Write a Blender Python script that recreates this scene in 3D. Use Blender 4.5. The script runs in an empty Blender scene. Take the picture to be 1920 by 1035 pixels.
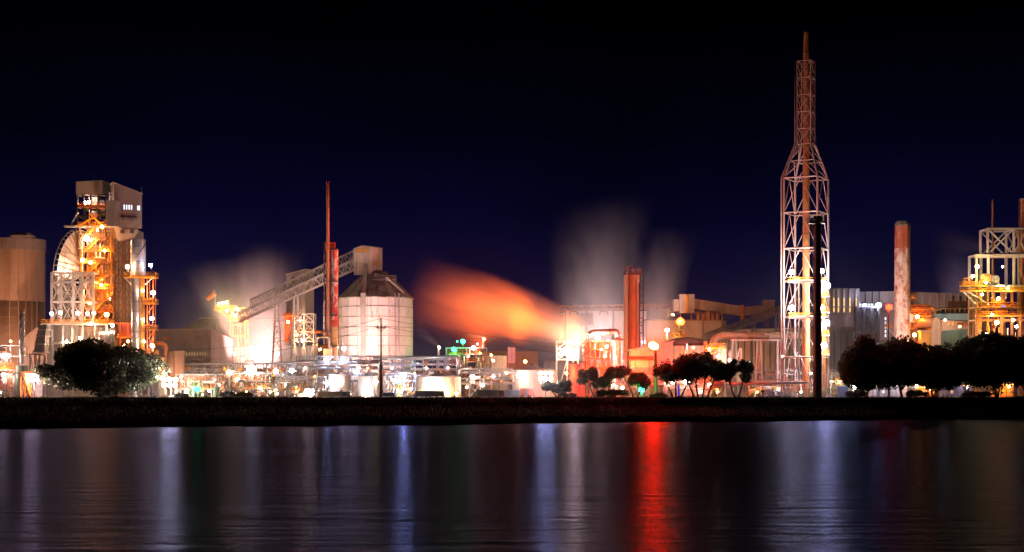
import bpy, math, random
import numpy as np
from mathutils import Vector, Matrix

R = random.Random(7)
SC = bpy.context.scene
COL = SC.collection

# ---------------------------------------------------------------- camera, sky, light, exposure
CAM_Z, HOR, FPX = 1.25, 735.0, 3200.0          # eye height over the plant yard, horizon row, focal length in 1920-px units
cam_d = bpy.data.cameras.new('camera')
cam = bpy.data.objects.new('camera', cam_d)
COL.objects.link(cam)
cam.location = (0, 0, CAM_Z)
cam.rotation_euler = (math.radians(90), 0, 0)
cam_d.sensor_width = 36.0
cam_d.lens = 36.0 * FPX / 1920.0
cam_d.shift_y = (HOR - 517.5) / 1920.0
cam_d.clip_start, cam_d.clip_end = 1.0, 20000.0
SC.camera = cam

world = bpy.data.worlds.new('World')
SC.world = world
world.use_nodes = True
wn, wl = world.node_tree.nodes, world.node_tree.links
wn.clear()
w_out = wn.new('ShaderNodeOutputWorld')
w_bg = wn.new('ShaderNodeBackground')
w_tc = wn.new('ShaderNodeTexCoord')
w_sep = wn.new('ShaderNodeSeparateXYZ')
w_ramp = wn.new('ShaderNodeValToRGB')
cr = w_ramp.color_ramp
cr.elements[0].position = 0.0
cr.elements[0].color = (0.0085, 0.0065, 0.024, 1)
cr.elements[1].position = 1.0
cr.elements[1].color = (0.00004, 0.00004, 0.0001, 1)
for p_, c_ in ((0.05, (0.0052, 0.0040, 0.026)), (0.10, (0.0020, 0.0018, 0.0165)), (0.15, (0.0006, 0.0006, 0.0052)), (0.21, (0.0001, 0.0001, 0.0006))):
    e_ = cr.elements.new(p_)
    e_.color = (*c_, 1)
wl.new(w_tc.outputs['Generated'], w_sep.inputs[0])
wl.new(w_sep.outputs['Z'], w_ramp.inputs[0])
# faint unevenness of the night air glow
w_no = wn.new('ShaderNodeTexNoise')
w_no.inputs['Scale'].default_value = 4.0
w_no.inputs['Detail'].default_value = 4.0
wl.new(w_tc.outputs['Generated'], w_no.inputs['Vector'])
w_mr = wn.new('ShaderNodeMapRange')
w_mr.inputs['From Min'].default_value, w_mr.inputs['From Max'].default_value = .3, .7
w_mr.inputs['To Min'].default_value, w_mr.inputs['To Max'].default_value = .55, 1.5
wl.new(w_no.outputs['Fac'], w_mr.inputs['Value'])
wl.new(w_mr.outputs[0], w_bg.inputs['Strength'])
wl.new(w_ramp.outputs[0], w_bg.inputs['Color'])
wl.new(w_bg.outputs[0], w_out.inputs['Surface'])

SC.view_settings.view_transform = 'Standard'
SC.view_settings.look = 'None'
SC.view_settings.exposure = 0.0
SC.view_settings.gamma = 1.0
SC.view_settings.use_curve_mapping = False
SC.render.engine = 'CYCLES'
cy = SC.cycles
cy.use_denoising = True
cy.max_bounces = 5
cy.diffuse_bounces = 2
cy.glossy_bounces = 3
cy.transmission_bounces = 2
cy.volume_bounces = 1
cy.transparent_max_bounces = 8
cy.caustics_reflective = False
cy.caustics_refractive = False
cy.sample_clamp_indirect = 3.0
cy.sample_clamp_direct = 0.0
cy.volume_step_rate = 1.5
cy.volume_max_steps = 128

# ---------------------------------------------------------------- geometry helpers
def W(px, py, Y):
    return Vector(((px - 960.0) * Y / FPX, Y, CAM_Z + (HOR - py) * Y / FPX))

def XW(px, Y):
    return (px - 960.0) * Y / FPX

def ZW(py, Y):
    return CAM_Z + (HOR - py) * Y / FPX

def wloc(o):
    v = Vector((0, 0, 0))
    while o is not None:
        v = v + o.location
        o = o.parent
    return v

class MB:
    """collects shapes in world coordinates, builds ONE mesh object"""
    def __init__(self):
        self.v, self.f, self.sm = [], [], []
    def add(self, vs, fs, smooth=False):
        b = len(self.v)
        self.v.extend([tuple(p) for p in vs])
        self.f.extend([tuple(i + b for i in q) for q in fs])
        self.sm.extend([smooth] * len(fs))
        return self
    def box(self, x0, x1, y0, y1, z0, z1):
        vs = [(x, y, z) for z in (z0, z1) for (x, y) in ((x0, y0), (x1, y0), (x1, y1), (x0, y1))]
        return self.add(vs, [(3, 2, 1, 0), (4, 5, 6, 7), (0, 1, 5, 4), (1, 2, 6, 5), (2, 3, 7, 6), (3, 0, 4, 7)])
    def hexa(self, bot, top):
        return self.add(list(bot) + list(top), [(3, 2, 1, 0), (4, 5, 6, 7), (0, 1, 5, 4), (1, 2, 6, 5), (2, 3, 7, 6), (3, 0, 4, 7)])
    def tube(self, p0, p1, r0, r1=None, n=8, caps=True):
        p0, p1 = Vector(p0), Vector(p1)
        r1 = r0 if r1 is None else r1
        d = (p1 - p0).normalized()
        a = d.cross(Vector((0, 0, 1)))
        a = Vector((1, 0, 0)) if a.length < 1e-4 else a.normalized()
        b = d.cross(a)
        vs = []
        for p, r in ((p0, r0), (p1, r1)):
            for k in range(n):
                t = 2 * math.pi * k / n
                vs.append(p + a * (r * math.cos(t)) + b * (r * math.sin(t)))
        self.add(vs, [(k, k + n, (k + 1) % n + n, (k + 1) % n) for k in range(n)], n > 5)
        if caps:
            self.f.append(tuple(len(self.v) - 2 * n + k for k in range(n)))
            self.f.append(tuple(len(self.v) - 1 - k for k in range(n)))
            self.sm += [False, False]
        return self
    def path(self, pts, r, n=8):
        """round pipe through points"""
        pts = [Vector(p) for p in pts]
        rings = []
        up = Vector((0.13, 0.92, 0.36)).normalized()
        for i, p in enumerate(pts):
            d = (pts[min(i + 1, len(pts) - 1)] - pts[max(i - 1, 0)]).normalized()
            a = d.cross(up)
            a = d.cross(Vector((1, 0, 0))).normalized() if a.length < 1e-3 else a.normalized()
            b = d.cross(a)
            rr = r[i] if isinstance(r, (list, tuple)) else r
            rings.append([p + a * (rr * math.cos(2 * math.pi * k / n)) + b * (rr * math.sin(2 * math.pi * k / n)) for k in range(n)])
        vs = [q for g in rings for q in g]
        fs = []
        for i in range(len(pts) - 1):
            for k in range(n):
                fs.append((i * n + k, i * n + (k + 1) % n, (i + 1) * n + (k + 1) % n, (i + 1) * n + k))
        self.add(vs, fs, True)
        b0 = len(self.v) - len(vs)
        self.f.append(tuple(b0 + n - 1 - k for k in range(n)))
        self.f.append(tuple(len(self.v) - n + k for k in range(n)))
        self.sm += [False, False]
        return self
    def lathe(self, cx, cy_, prof, n=24, a0=0.0, a1=2 * math.pi, smooth=True):
        full = abs(a1 - a0 - 2 * math.pi) < 1e-5
        m = n if full else n + 1
        vs = []
        for (r, z) in prof:
            for k in range(m):
                t = a0 + (a1 - a0) * k / n
                vs.append((cx + r * math.cos(t), cy_ + r * math.sin(t), z))
        fs = []
        for i in range(len(prof) - 1):
            for k in range(n):
                k2 = (k + 1) % m
                fs.append((i * m + k, i * m + k2, (i + 1) * m + k2, (i + 1) * m + k))
        return self.add(vs, fs, smooth)
    def build(self, name, mat, parent=None):
        me = bpy.data.meshes.new(name)
        off = wloc(parent) if parent else Vector((0, 0, 0))
        me.from_pydata([(p[0] - off.x, p[1] - off.y, p[2] - off.z) for p in self.v], [], self.f)
        me.polygons.foreach_set('use_smooth', self.sm)
        me.materials.append(mat)
        o = bpy.data.objects.new(name, me)
        COL.objects.link(o)
        if parent:
            o.parent = parent
        return o

def tag(o, label=None, cat=None, group=None, kind=None):
    if label: o['label'] = label
    if cat: o['category'] = cat
    if group: o['group'] = group
    if kind: o['kind'] = kind
    return o

def thing(name, label, cat, px, Y, group=None, z=0.0):
    o = bpy.data.objects.new(name, None)
    COL.objects.link(o)
    o.empty_display_size = 0.5
    o.location = (XW(px, Y), Y, z)
    return tag(o, label, cat, group)

UNIT = {}
def unit_mesh(shape, mat):
    k = (shape, mat.name)
    if k not in UNIT:
        m = MB()
        if shape == 'beam':
            m.box(-.5, .5, -.5, .5, 0, 1)
        else:
            m.tube((0, 0, 0), (0, 0, 1), .5, n=8)
        me = bpy.data.meshes.new(shape)
        me.from_pydata(m.v, [], m.f)
        me.polygons.foreach_set('use_smooth', m.sm)
        me.materials.append(mat)
        UNIT[k] = me
    return UNIT[k]

def member(root, name, p0, p1, w, mat, shape='beam', d=None):
    """one steel member or straight pipe as an object of its own (shared unit mesh)"""
    p0, p1 = Vector(p0), Vector(p1)
    v = p1 - p0
    L = v.length
    o = bpy.data.objects.new(name, unit_mesh(shape, mat))
    COL.objects.link(o)
    o.parent = root
    q = v.to_track_quat('Z', 'Y')
    o.matrix_basis = Matrix.Translation(p0 - wloc(root)) @ q.to_matrix().to_4x4() @ Matrix.Diagonal((w, d or w, L, 1))
    return o

# ---------------------------------------------------------------- materials
MATS = {}
def nodes_of(name):
    m = bpy.data.materials.new(name)
    m.use_nodes = True
    nt = m.node_tree
    nt.nodes.clear()
    return m, nt.nodes, nt.links

def surf(name, c1, c2=None, rough=.55, metal=0.0, scale=.35, streak=3.0, thr=(.45, .65), rnd=.12, wave=0.0, wave_len=.6, bump=.15, fine=2.5, spec=.5):
    """weathered paint / metal / concrete: two tones mixed by vertically streaked noise, random tone per piece, optional ribbed relief"""
    if name in MATS: return MATS[name]
    m, n, l = nodes_of(name)
    out = n.new('ShaderNodeOutputMaterial')
    b = n.new('ShaderNodeBsdfPrincipled')
    b.inputs['Roughness'].default_value = rough
    b.inputs['Metallic'].default_value = metal
    b.inputs['Specular IOR Level'].default_value = spec
    l.new(b.outputs[0], out.inputs['Surface'])
    geo = n.new('ShaderNodeNewGeometry')
    mp = n.new('ShaderNodeMapping')
    mp.inputs['Scale'].default_value = (scale, scale, scale / streak)
    l.new(geo.outputs['Position'], mp.inputs['Vector'])
    no = n.new('ShaderNodeTexNoise')
    no.inputs['Scale'].default_value = 1.0
    no.inputs['Detail'].default_value = 8.0
    no.inputs['Roughness'].default_value = .65
    l.new(mp.outputs[0], no.inputs['Vector'])
    mr = n.new('ShaderNodeMapRange')
    mr.inputs['From Min'].default_value, mr.inputs['From Max'].default_value = thr
    l.new(no.outputs['Fac'], mr.inputs['Value'])
    mx = n.new('ShaderNodeMix')
    mx.data_type = 'RGBA'
    c2 = c2 or tuple(c * .6 for c in c1)
    mx.inputs[6].default_value = (*c1, 1)
    mx.inputs[7].default_value = (*c2, 1)
    l.new(mr.outputs[0], mx.inputs[0])
    # fine mottling + per-object tone
    n2 = n.new('ShaderNodeTexNoise')
    n2.inputs['Scale'].default_value = fine
    n2.inputs['Detail'].default_value = 4.0
    l.new(geo.outputs['Position'], n2.inputs['Vector'])
    oi = n.new('ShaderNodeObjectInfo')
    ma = n.new('ShaderNodeMath'); ma.operation = 'MULTIPLY_ADD'
    ma.inputs[1].default_value = rnd * 2; ma.inputs[2].default_value = 1.0 - rnd
    l.new(oi.outputs['Random'], ma.inputs[0])
    mb = n.new('ShaderNodeMath'); mb.operation = 'MULTIPLY_ADD'
    mb.inputs[1].default_value = .5; mb.inputs[2].default_value = .75
    l.new(n2.outputs['Fac'], mb.inputs[0])
    mm = n.new('ShaderNodeMath'); mm.operation = 'MULTIPLY'
    l.new(ma.outputs[0], mm.inputs[0]); l.new(mb.outputs[0], mm.inputs[1])
    hsv = n.new('ShaderNodeHueSaturation')
    l.new(mx.outputs[2], hsv.inputs['Color'])
    l.new(mm.outputs[0], hsv.inputs['Value'])
    l.new(hsv.outputs[0], b.inputs['Base Color'])
    bp = n.new('ShaderNodeBump')
    bp.inputs['Strength'].default_value = bump
    bp.inputs['Distance'].default_value = .08
    if wave > 0:
        # ribs run vertically on walls of any heading
        sx = n.new('ShaderNodeSeparateXYZ'); l.new(geo.outputs['Position'], sx.inputs[0])
        s1 = n.new('ShaderNodeMath'); s1.operation = 'MULTIPLY_ADD'; s1.inputs[1].default_value = .83
        l.new(sx.outputs['Y'], s1.inputs[0]); l.new(sx.outputs['X'], s1.inputs[2])
        s2 = n.new('ShaderNodeMath'); s2.operation = 'MULTIPLY'; s2.inputs[1].default_value = 2 * math.pi / wave_len
        l.new(s1.outputs[0], s2.inputs[0])
        s3 = n.new('ShaderNodeMath'); s3.operation = 'SINE'; l.new(s2.outputs[0], s3.inputs[0])
        s4 = n.new('ShaderNodeMath'); s4.operation = 'MULTIPLY_ADD'; s4.inputs[1].default_value = wave
        l.new(s3.outputs[0], s4.inputs[0]); l.new(n2.outputs['Fac'], s4.inputs[2])
        l.new(s4.outputs[0], bp.inputs['Height'])
    else:
        l.new(no.outputs['Fac'], bp.inputs['Height'])
    l.new(bp.outputs[0], b.inputs['Normal'])
    MATS[name] = m
    return m

def glow(name, col, strength):
    if name in MATS: return MATS[name]
    m, n, l = nodes_of(name)
    out = n.new('ShaderNodeOutputMaterial')
    e = n.new('ShaderNodeEmission')
    e.inputs['Color'].default_value = (*col, 1)
    e.inputs['Strength'].default_value = strength
    l.new(e.outputs[0], out.inputs['Surface'])
    MATS[name] = m
    return m

M_WHITE = surf('white_painted_steel', (.60, .58, .58), (.42, .36, .31), .45)
M_GALV = surf('galvanised_steel', (.36, .36, .37), (.2, .19, .19), .4, .5)
M_LAG = surf('aluminium_lagging', (.66, .65, .64), (.45, .44, .43), .3, .75, scale=.5, fine=1.2)
M_GREY = surf('grey_painted_steel', (.26, .25, .25), (.17, .15, .14), .5)
M_DARK = surf('dark_steel', (.06, .055, .055), (.035, .03, .03), .55)
M_BLACK = surf('black_painted_steel', (.012, .012, .014), (.02, .018, .016), .6)
M_RUST = surf('rusty_steel', (.33, .14, .05), (.18, .07, .03), .7, scale=.6)
M_BROWN = surf('brown_painted_steel', (.30, .15, .07), (.20, .09, .045), .55)
M_YEL = surf('yellow_painted_steel', (.66, .27, .015), (.46, .17, .015), .5)
M_ORANGE = surf('orange_painted_steel', (.60, .145, .018), (.42, .10, .018), .5)
M_RED = surf('red_painted_steel', (.45, .05, .03), (.3, .035, .025), .5)
M_FLAKE = surf('flaking_red_paint', (.48, .06, .045), (.6, .5, .45), .65, scale=.9, streak=1.8, thr=(.5, .56))
M_BRICK = surf('weathered_red_and_white_paint', (.62, .5, .44), (.36, .1, .06), .8, scale=.55, streak=1.3, thr=(.47, .6))
M_CONC = surf('tan_concrete', (.40, .31, .24), (.27, .19, .14), .85, scale=.22, streak=9, thr=(.42, .68), bump=.3)
M_CONC2 = surf('grey_concrete', (.33, .31, .29), (.22, .2, .19), .85, scale=.3, streak=5)
M_SILO = surf('stained_white_panels', (.60, .57, .56), (.33, .19, .12), .65, scale=.8, streak=4, thr=(.56, .7), rnd=.07)
M_CONE = surf('grey_cone_roof_sheet', (.42, .39, .36), (.2, .175, .155), .7, scale=.5, streak=3.5, thr=(.46, .6))
M_ROOF = surf('dirty_roof_sheet', (.24, .21, .17), (.10, .085, .07), .7, scale=.3, streak=5)
M_CLAD = surf('ribbed_cladding', (.42, .36, .31), (.32, .26, .22), .55, wave=.8, wave_len=.8, rnd=.06)
M_CLADG = surf('grey_ribbed_cladding', (.27, .255, .26), (.2, .185, .19), .55, wave=.9, wave_len=.9, rnd=.06)
M_CLADW = surf('pale_ribbed_cladding', (.6, .56, .52), (.48, .43, .39), .5, wave=.9, wave_len=.9, rnd=.06)
M_CLADN = surf('green_painted_cladding', (.17, .27, .17), (.11, .17, .1), .6, wave=.6, wave_len=.9)
M_DROOF = surf('dark_roof_sheet', (.07, .06, .05), (.04, .035, .03), .6, wave=.6, wave_len=.9)
M_CONT = surf('cream_container_paint', (.50, .40, .25), (.38, .27, .16), .55, wave=1.0, wave_len=.5)
M_BLUE = surf('blue_paint', (.035, .07, .3), (.03, .05, .2), .5, wave=1.0, wave_len=.5)
M_CRED = surf('red_container_paint', (.33, .06, .03), (.24, .05, .03), .55, wave=1.0, wave_len=.5)
M_COCH = surf('ochre_paint', (.5, .26, .05), (.38, .18, .04), .55, wave=1.0, wave_len=.5)
M_BARK = surf('bark', (.075, .05, .035), (.04, .03, .02), .9, scale=2.0)
M_WOOD = surf('tarred_pole', (.03, .025, .02), (.02, .016, .014), .85)
M_GLASS = surf('dark_window_glass', (.03, .035, .045), (.025, .03, .035), .12)
M_LITW = glow('lit_window_cool', (.85, .86, 1.0), 1.6)
M_LITY = glow('lit_window_yellow', (1.0, .62, .22), 1.3)
M_LITO = glow('lit_window_orange', (1.0, .42, .14), .9)
M_CARW = surf('white_car_paint', (.7, .7, .7), (.66, .66, .66), .25, rnd=0)
M_TYRE = surf('tyre_rubber', (.02, .02, .02), (.015, .015, .015), .8)

def leaf_mat(name, ca, cb, spec=.5):
    m, n, l = nodes_of(name)
    out = n.new('ShaderNodeOutputMaterial')
    b = n.new('ShaderNodeBsdfPrincipled')
    b.inputs['Roughness'].default_value = .45
    b.inputs['Specular IOR Level'].default_value = spec
    geo = n.new('ShaderNodeNewGeometry')
    no = n.new('ShaderNodeTexNoise'); no.inputs['Scale'].default_value = .7; no.inputs['Detail'].default_value = 5
    l.new(geo.outputs['Position'], no.inputs['Vector'])
    add = n.new('ShaderNodeMath'); add.operation = 'MULTIPLY_ADD'; add.inputs[1].default_value = .5
    l.new(geo.outputs['Random Per Island'], add.inputs[0]); l.new(no.outputs['Fac'], add.inputs[2])
    mr = n.new('ShaderNodeMapRange'); mr.inputs['From Min'].default_value = .4; mr.inputs['From Max'].default_value = 1.1
    l.new(add.outputs[0], mr.inputs['Value'])
    mx = n.new('ShaderNodeMix'); mx.data_type = 'RGBA'
    mx.inputs[6].default_value = (*ca, 1); mx.inputs[7].default_value = (*cb, 1)
    l.new(mr.outputs[0], mx.inputs[0]); l.new(mx.outputs[2], b.inputs['Base Color'])
    tr = n.new('ShaderNodeBsdfTranslucent')          # leaves let some of the lamps behind them through
    l.new(mx.outputs[2], tr.inputs['Color'])
    ms = n.new('ShaderNodeMixShader'); ms.inputs[0].default_value = .4
    l.new(b.outputs[0], ms.inputs[1]); l.new(tr.outputs[0], ms.inputs[2])
    l.new(ms.outputs[0], out.inputs['Surface'])
    return m
M_LEAF = leaf_mat('tree_leaves', (.022, .032, .014), (.06, .075, .03))
M_GRASS = leaf_mat('bank_grass', (.032, .03, .02), (.075, .068, .046), 0.0)

# ---------------------------------------------------------------- lamps
WARM = (1.0, .62, .40); SOD = (1.0, .35, .07); WHITE = (1.0, .84, .72); COOL = (.78, .80, 1.0)
GREEN = (.004, 1.0, .22); RED = (1.0, .004, .001); YEL = (1.0, .80, .24); PINK = (1.0, .64, .56); BLUEW = (.62, .66, 1.0); AMBER = (1.0, .30, .04); PEACH = (1.0, .50, .34); FIRE = (1.0, .115, .008)
GAIN = 1.0
BULB, HOOD = {}, {}
def bulb_mesh(col, P, r):
    k = (col, P, r)
    if k not in BULB:
        mat = glow('lamp_%d' % len(BULB), col, GAIN * P / (4 * math.pi ** 2 * r * r))
        t = (1 + 5 ** .5) / 2
        vs = [(-1, t, 0), (1, t, 0), (-1, -t, 0), (1, -t, 0), (0, -1, t), (0, 1, t), (0, -1, -t), (0, 1, -t), (t, 0, -1), (t, 0, 1), (-t, 0, -1), (-t, 0, 1)]
        fs = [(0, 11, 5), (0, 5, 1), (0, 1, 7), (0, 7, 10), (0, 10, 11), (1, 5, 9), (5, 11, 4), (11, 10, 2), (10, 7, 6), (7, 1, 8), (3, 9, 4), (3, 4, 2), (3, 2, 6), (3, 6, 8), (3, 8, 9), (4, 9, 5), (2, 4, 11), (6, 2, 10), (8, 6, 7), (9, 8, 1)]
        s = r / math.sqrt(1 + t * t)
        me = bpy.data.meshes.new('bulb')
        me.from_pydata([(a * s, b * s, c * s) for a, b, c in vs], [], fs)
        me.polygons.foreach_set('use_smooth', [True] * 20)
        me.materials.append(mat)
        BULB[k] = me
    return BULB[k]

def hood_mesh(r):
    if r not in HOOD:
        m = MB()
        # stem swelling into the ballast housing behind the globe, one turned piece
        m.lathe(0, r * 1.5, [(.01, -r * 2.2), (r * .12, -r * 2.2), (r * .12, -r * .9), (r * .45, -r * .6), (r * .45, r * .5), (r * .3, r * .8), (.01, r * .85)], 8)
        me = bpy.data.meshes.new('floodlight')
        me.from_pydata(m.v, [], m.f)
        me.materials.append(M_GREY)
        HOOD[r] = me
    return HOOD[r]

def lamp(root, px, py, Y, col, P, r=.42, name='floodlight'):
    p = W(px, py, Y)
    h = bpy.data.objects.new(name, hood_mesh(r))
    COL.objects.link(h)
    h.parent = root
    h.location = p - wloc(root)
    b = bpy.data.objects.new('bulb', bulb_mesh(col, P, r))
    COL.objects.link(b)
    b.parent = h
    return h

def fill_flood(root, px, Y, tgt, col, P, ang=60, z=1.6, soft=.4):
    """ground floodlight fitting (base, bracket, housing) with its beam"""
    p = Vector((XW(px, Y), Y, z))
    d = (W(*tgt) - p).normalized()
    f = MB().box(p.x - .35, p.x + .35, Y - .35, Y + .35, z - 1.6, z - 1.25).build('floodlight', M_GREY, root)  # body modelled round the added fill spot
    MB().path([p - d * .6, p - d * .35, p - d * .08], [.2, .5, .55], 12).build('housing', M_GREY, f)
    MB().box(p.x - .08, p.x + .08, Y - .05, Y + .05, z - 1.25, z - .1).build('bracket', M_GREY, f)
    ld = bpy.data.lights.new('floodlight_beam', 'SPOT')
    ld.energy = P; ld.color = col; ld.spot_size = math.radians(ang); ld.spot_blend = .8; ld.shadow_soft_size = soft
    lo = bpy.data.objects.new('floodlight_beam', ld); COL.objects.link(lo)
    lo.parent = f
    lo.location = p + d * .1 - wloc(f)
    lo.rotation_euler = d.to_track_quat('-Z', 'Y').to_euler()

def lamp_post(label, px, py, Y, col, P, r=.55, group=None, pole_mat=None, pw=.22, name='lamp_post', base=0.0):
    t = thing(name, label, 'lamp post', px, Y, group, base)
    x = XW(px, Y)
    z1 = ZW(py, Y) - r * 1.0
    MB().tube((x, Y + r * 1.2, base), (x, Y + r * 1.2, z1), pw * .5, pw * .35, n=8).build('pole', pole_mat or M_GALV, t)
    MB().box(x - pw * 1.3, x + pw * 1.3, Y + r * 1.2 - pw * 1.3, Y + r * 1.2 + pw * 1.3, base, base + .25).build('base_plate', M_CONC2, t)
    if r < .75:
        lamp(t, px, py, Y, col, P, r, 'lamp_head')
    else:
        # mast head: crossbars carrying a bank of floodlights
        s = FPX / Y
        for row, n_ in ((-.5, 3), (.5, 3)):
            dz = row * r * .9
            MB().box(x - r * 1.0, x + r * 1.0, Y + r * .5, Y + r * .5 + .12, ZW(py, Y) - dz - .06, ZW(py, Y) - dz + .06).build('crossbar', M_GALV, t)
            for i in range(n_):
                lamp(t, px + (i - 1) * r * .85 * s, py + dz * s, Y, col, P / 6, r * .34, 'lamp_head')
        MB().tube((x, Y + r * 1.2, z1 - .3), (x, Y + r * .6, ZW(py, Y) + r * .5), pw * .3, n=6).build('mast_top', M_GALV, t)
    return t

# ---------------------------------------------------------------- composite builders
def handrail(root, x0, x1, y0, y1, z, mat, h=1.1, step=1.6):
    m = MB()
    t = .05
    for (ax, ay, bx, by) in ((x0, y0, x1, y0), (x0, y1, x1, y1), (x0, y0, x0, y1), (x1, y0, x1, y1)):
        L = math.hypot(bx - ax, by - ay)
        k = max(1, int(L / step))
        for i in range(k + 1):
            px_, py_ = ax + (bx - ax) * i / k, ay + (by - ay) * i / k
            m.box(px_ - t, px_ + t, py_ - t, py_ + t, z, z + h)
        for zz in (z + h * .5, z + h):
            m.box(min(ax, bx) - t, max(ax, bx) + t, min(ay, by) - t, max(ay, by) + t, zz - t, zz + t)
        m.box(min(ax, bx) - t * .6, max(ax, bx) + t * .6, min(ay, by) - t * .6, max(ay, by) + t * .6, z + .01, z + .2)
    return m.build('handrail', mat, root)

def platform(root, px0, px1, py, Y0, Y1, deck=None, rail=None, t=.22):
    x0, x1 = XW(px0, Y0), XW(px1, Y0)
    z = ZW(py, Y0)
    MB().box(x0, x1, Y0, Y1, z - t, z).build('platform_deck', deck or M_YEL, root)
    handrail(root, x0 + .06, x1 - .06, Y0 + .06, Y1 - .06, z, rail or M_YEL)

def lattice(root, pxs, pys, Y0, Y1, w, mat, brace='X', bw=None, back=True, mat2=None, pipes=False):
    """rectangular steel frame: columns at pxs, floor levels at pys (top first), front plane Y0, back plane Y1"""
    shape = 'pipe' if pipes else 'beam'
    bw = bw or w * .6
    mat2 = mat2 or mat
    xs = [XW(p, Y0) for p in pxs]
    zs = [ZW(p, Y0) if p is not None else 0.0 for p in pys]
    planes = (Y0, Y1) if back else (Y0,)
    for Y in planes:
        for x in xs:
            member(root, 'column', (x, Y, zs[-1]), (x, Y, zs[0]), w, mat, shape)
        for z in zs[:-1] if pys[-1] is None else zs:
            member(root, 'beam', (xs[0] - w * .5, Y - w * .08, z), (xs[-1] + w * .5, Y - w * .08, z), w * .85, mat, shape)
        for j in range(len(zs) - 1):
            for i in range(len(xs) - 1):
                a, b = (xs[i], Y + w * .1, zs[j + 1]), (xs[i + 1], Y + w * .1, zs[j])
                c, d = (xs[i], Y + w * .2, zs[j]), (xs[i + 1], Y + w * .2, zs[j + 1])
                k = brace if isinstance(brace, str) else brace[(i + j) % len(brace)]
                if k == 'X':
                    member(root, 'brace', a, b, bw, mat2, shape); member(root, 'brace', c, d, bw, mat2, shape)
                elif k == '/':
                    member(root, 'brace', a, b, bw, mat2, shape)
                elif k == '\\':
                    member(root, 'brace', c, d, bw, mat2, shape)
                elif k == 'V':
                    xm = (xs[i] + xs[i + 1]) / 2
                    member(root, 'brace', a, (xm, Y + w * .1, zs[j]), bw, mat2, shape); member(root, 'brace', d, (xm, Y + w * .1, zs[j]), bw, mat2, shape)
    if back:
        for x in (xs if len(xs) < 4 else (xs[0], xs[-1])):
            for z in zs[:-1] if pys[-1] is None else zs:
                member(root, 'cross_beam', (x, Y0 + w * .5, z + w * .02), (x, Y1 - w * .5, z + w * .02), w * .7, mat, shape)

def vessel(root, px0, px1, pyt, pyb, Y, mat, name='vessel', dome=.35, n=20, legs=False):
    """upright cylinder with dished ends, seams proud of the shell"""
    r = (px1 - px0) * .5 * Y / FPX
    cx = XW((px0 + px1) / 2, Y)
    z1 = ZW(pyt, Y)
    z0 = 0.0 if pyb is None else ZW(pyb, Y)
    h = r * dome
    prof = [(0.02, z1), (r * .5, z1 - h * .13), (r * .85, z1 - h * .45), (r, z1 - h), (r, z0), (.02, z0)]
    o = MB().lathe(cx, Y, prof[::-1], n).build(name, mat, root)
    H = z1 - h - z0
    k = max(1, int(H / 3.0))
    for i in range(k + 1):
        zz = z0 + H * (i + .02) / (k + .04)
        MB().lathe(cx, Y, [(r * .99, zz - .06), (r * 1.025, zz - .05), (r * 1.025, zz + .05), (r * .99, zz + .06)], n).build('seam', mat, root)
    return o

def drum(root, px0, px1, pyt, pyb, Y, mat, name='drum'):
    """horizontal drum on two saddles"""
    r = (pyb - pyt) * .5 * Y / FPX
    z = ZW((pyt + pyb) / 2, Y)
    xa, xb = XW(px0, Y), XW(px1, Y)
    MB().path([(xa, Y, z), (xa + r * .25, Y, z), (xa + r * .6, Y, z), (xb - r * .6, Y, z), (xb - r * .25, Y, z), (xb, Y, z)], [r * .2, r * .8, r, r, r * .8, r * .2], 14).build(name, mat, root)
    for f in (.22, .78):
        x = xa + (xb - xa) * f
        MB().box(x - .12, x + .12, Y - r * .8, Y + r * .8, z - r * 1.35, z - r * .6).build('saddle', M_GREY, root)

def pipe(root, pts, r, mat, name='pipe', n=8):
    """piecewise straight pipe with rounded elbows"""
    P = [Vector(p) for p in pts]
    q = [P[0]]
    for i in range(1, len(P) - 1):
        a, b = (P[i - 1] - P[i]), (P[i + 1] - P[i])
        d = min(r * 2.2, a.length * .45, b.length * .45)
        a, b = a.normalized() * d, b.normalized() * d
        for t in (0, .25, .5, .75, 1):
            q.append(P[i] + a * (1 - t) ** 2 + b * t ** 2)
    q.append(P[-1])
    return MB().path(q, r, n).build(name, mat, root)

def clad_face(root, A, B, z0, zA, zB, n, mat, th=.16, name='panel', gap=.05, z0B=None):
    """a wall face between plan points A and B made of n upright sheets; camera-side is to the right of A->B reversed"""
    A, B = Vector((A[0], A[1])), Vector((B[0], B[1]))
    d = B - A
    L = d.length
    u = d / L
    nrm = Vector((u.y, -u.x))
    z0B = z0 if z0B is None else z0B
    for i in range(n):
        t0, t1 = i / n, (i + 1) / n
        p, q = A + u * (L * t0 + gap * .5), A + u * (L * t1 - gap * .5)
        jit = R.uniform(-.02, .02)
        po, qo = p + nrm * (th + jit), q + nrm * (th + jit)
        za, zb = zA + (zB - zA) * t0, zA + (zB - zA) * t1
        ya, yb = z0 + (z0B - z0) * t0, z0 + (z0B - z0) * t1
        m = MB()
        m.hexa([(po.x, po.y, ya), (qo.x, qo.y, yb), (q.x, q.y, yb), (p.x, p.y, ya)],
               [(po.x, po.y, za), (qo.x, qo.y, zb), (q.x, q.y, zb), (p.x, p.y, za)])
        m.build(name, mat, root)

def plan_corners(pxL, pxM, pxR, Y, k):
    M = Vector((XW(pxM, Y), Y))
    a, b = (pxL - pxM) * Y / FPX, (pxR - pxM) * Y / FPX
    Lc = M + Vector((a, abs(a) * k))
    Rc = M + Vector((b, abs(b) / k))
    # keep the picture columns of the far corners
    Lc.x = (pxL - 960) * Lc.y / FPX
    Rc.x = (pxR - 960) * Rc.y / FPX
    return Lc, M, Rc, Lc + Rc - M

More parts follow.
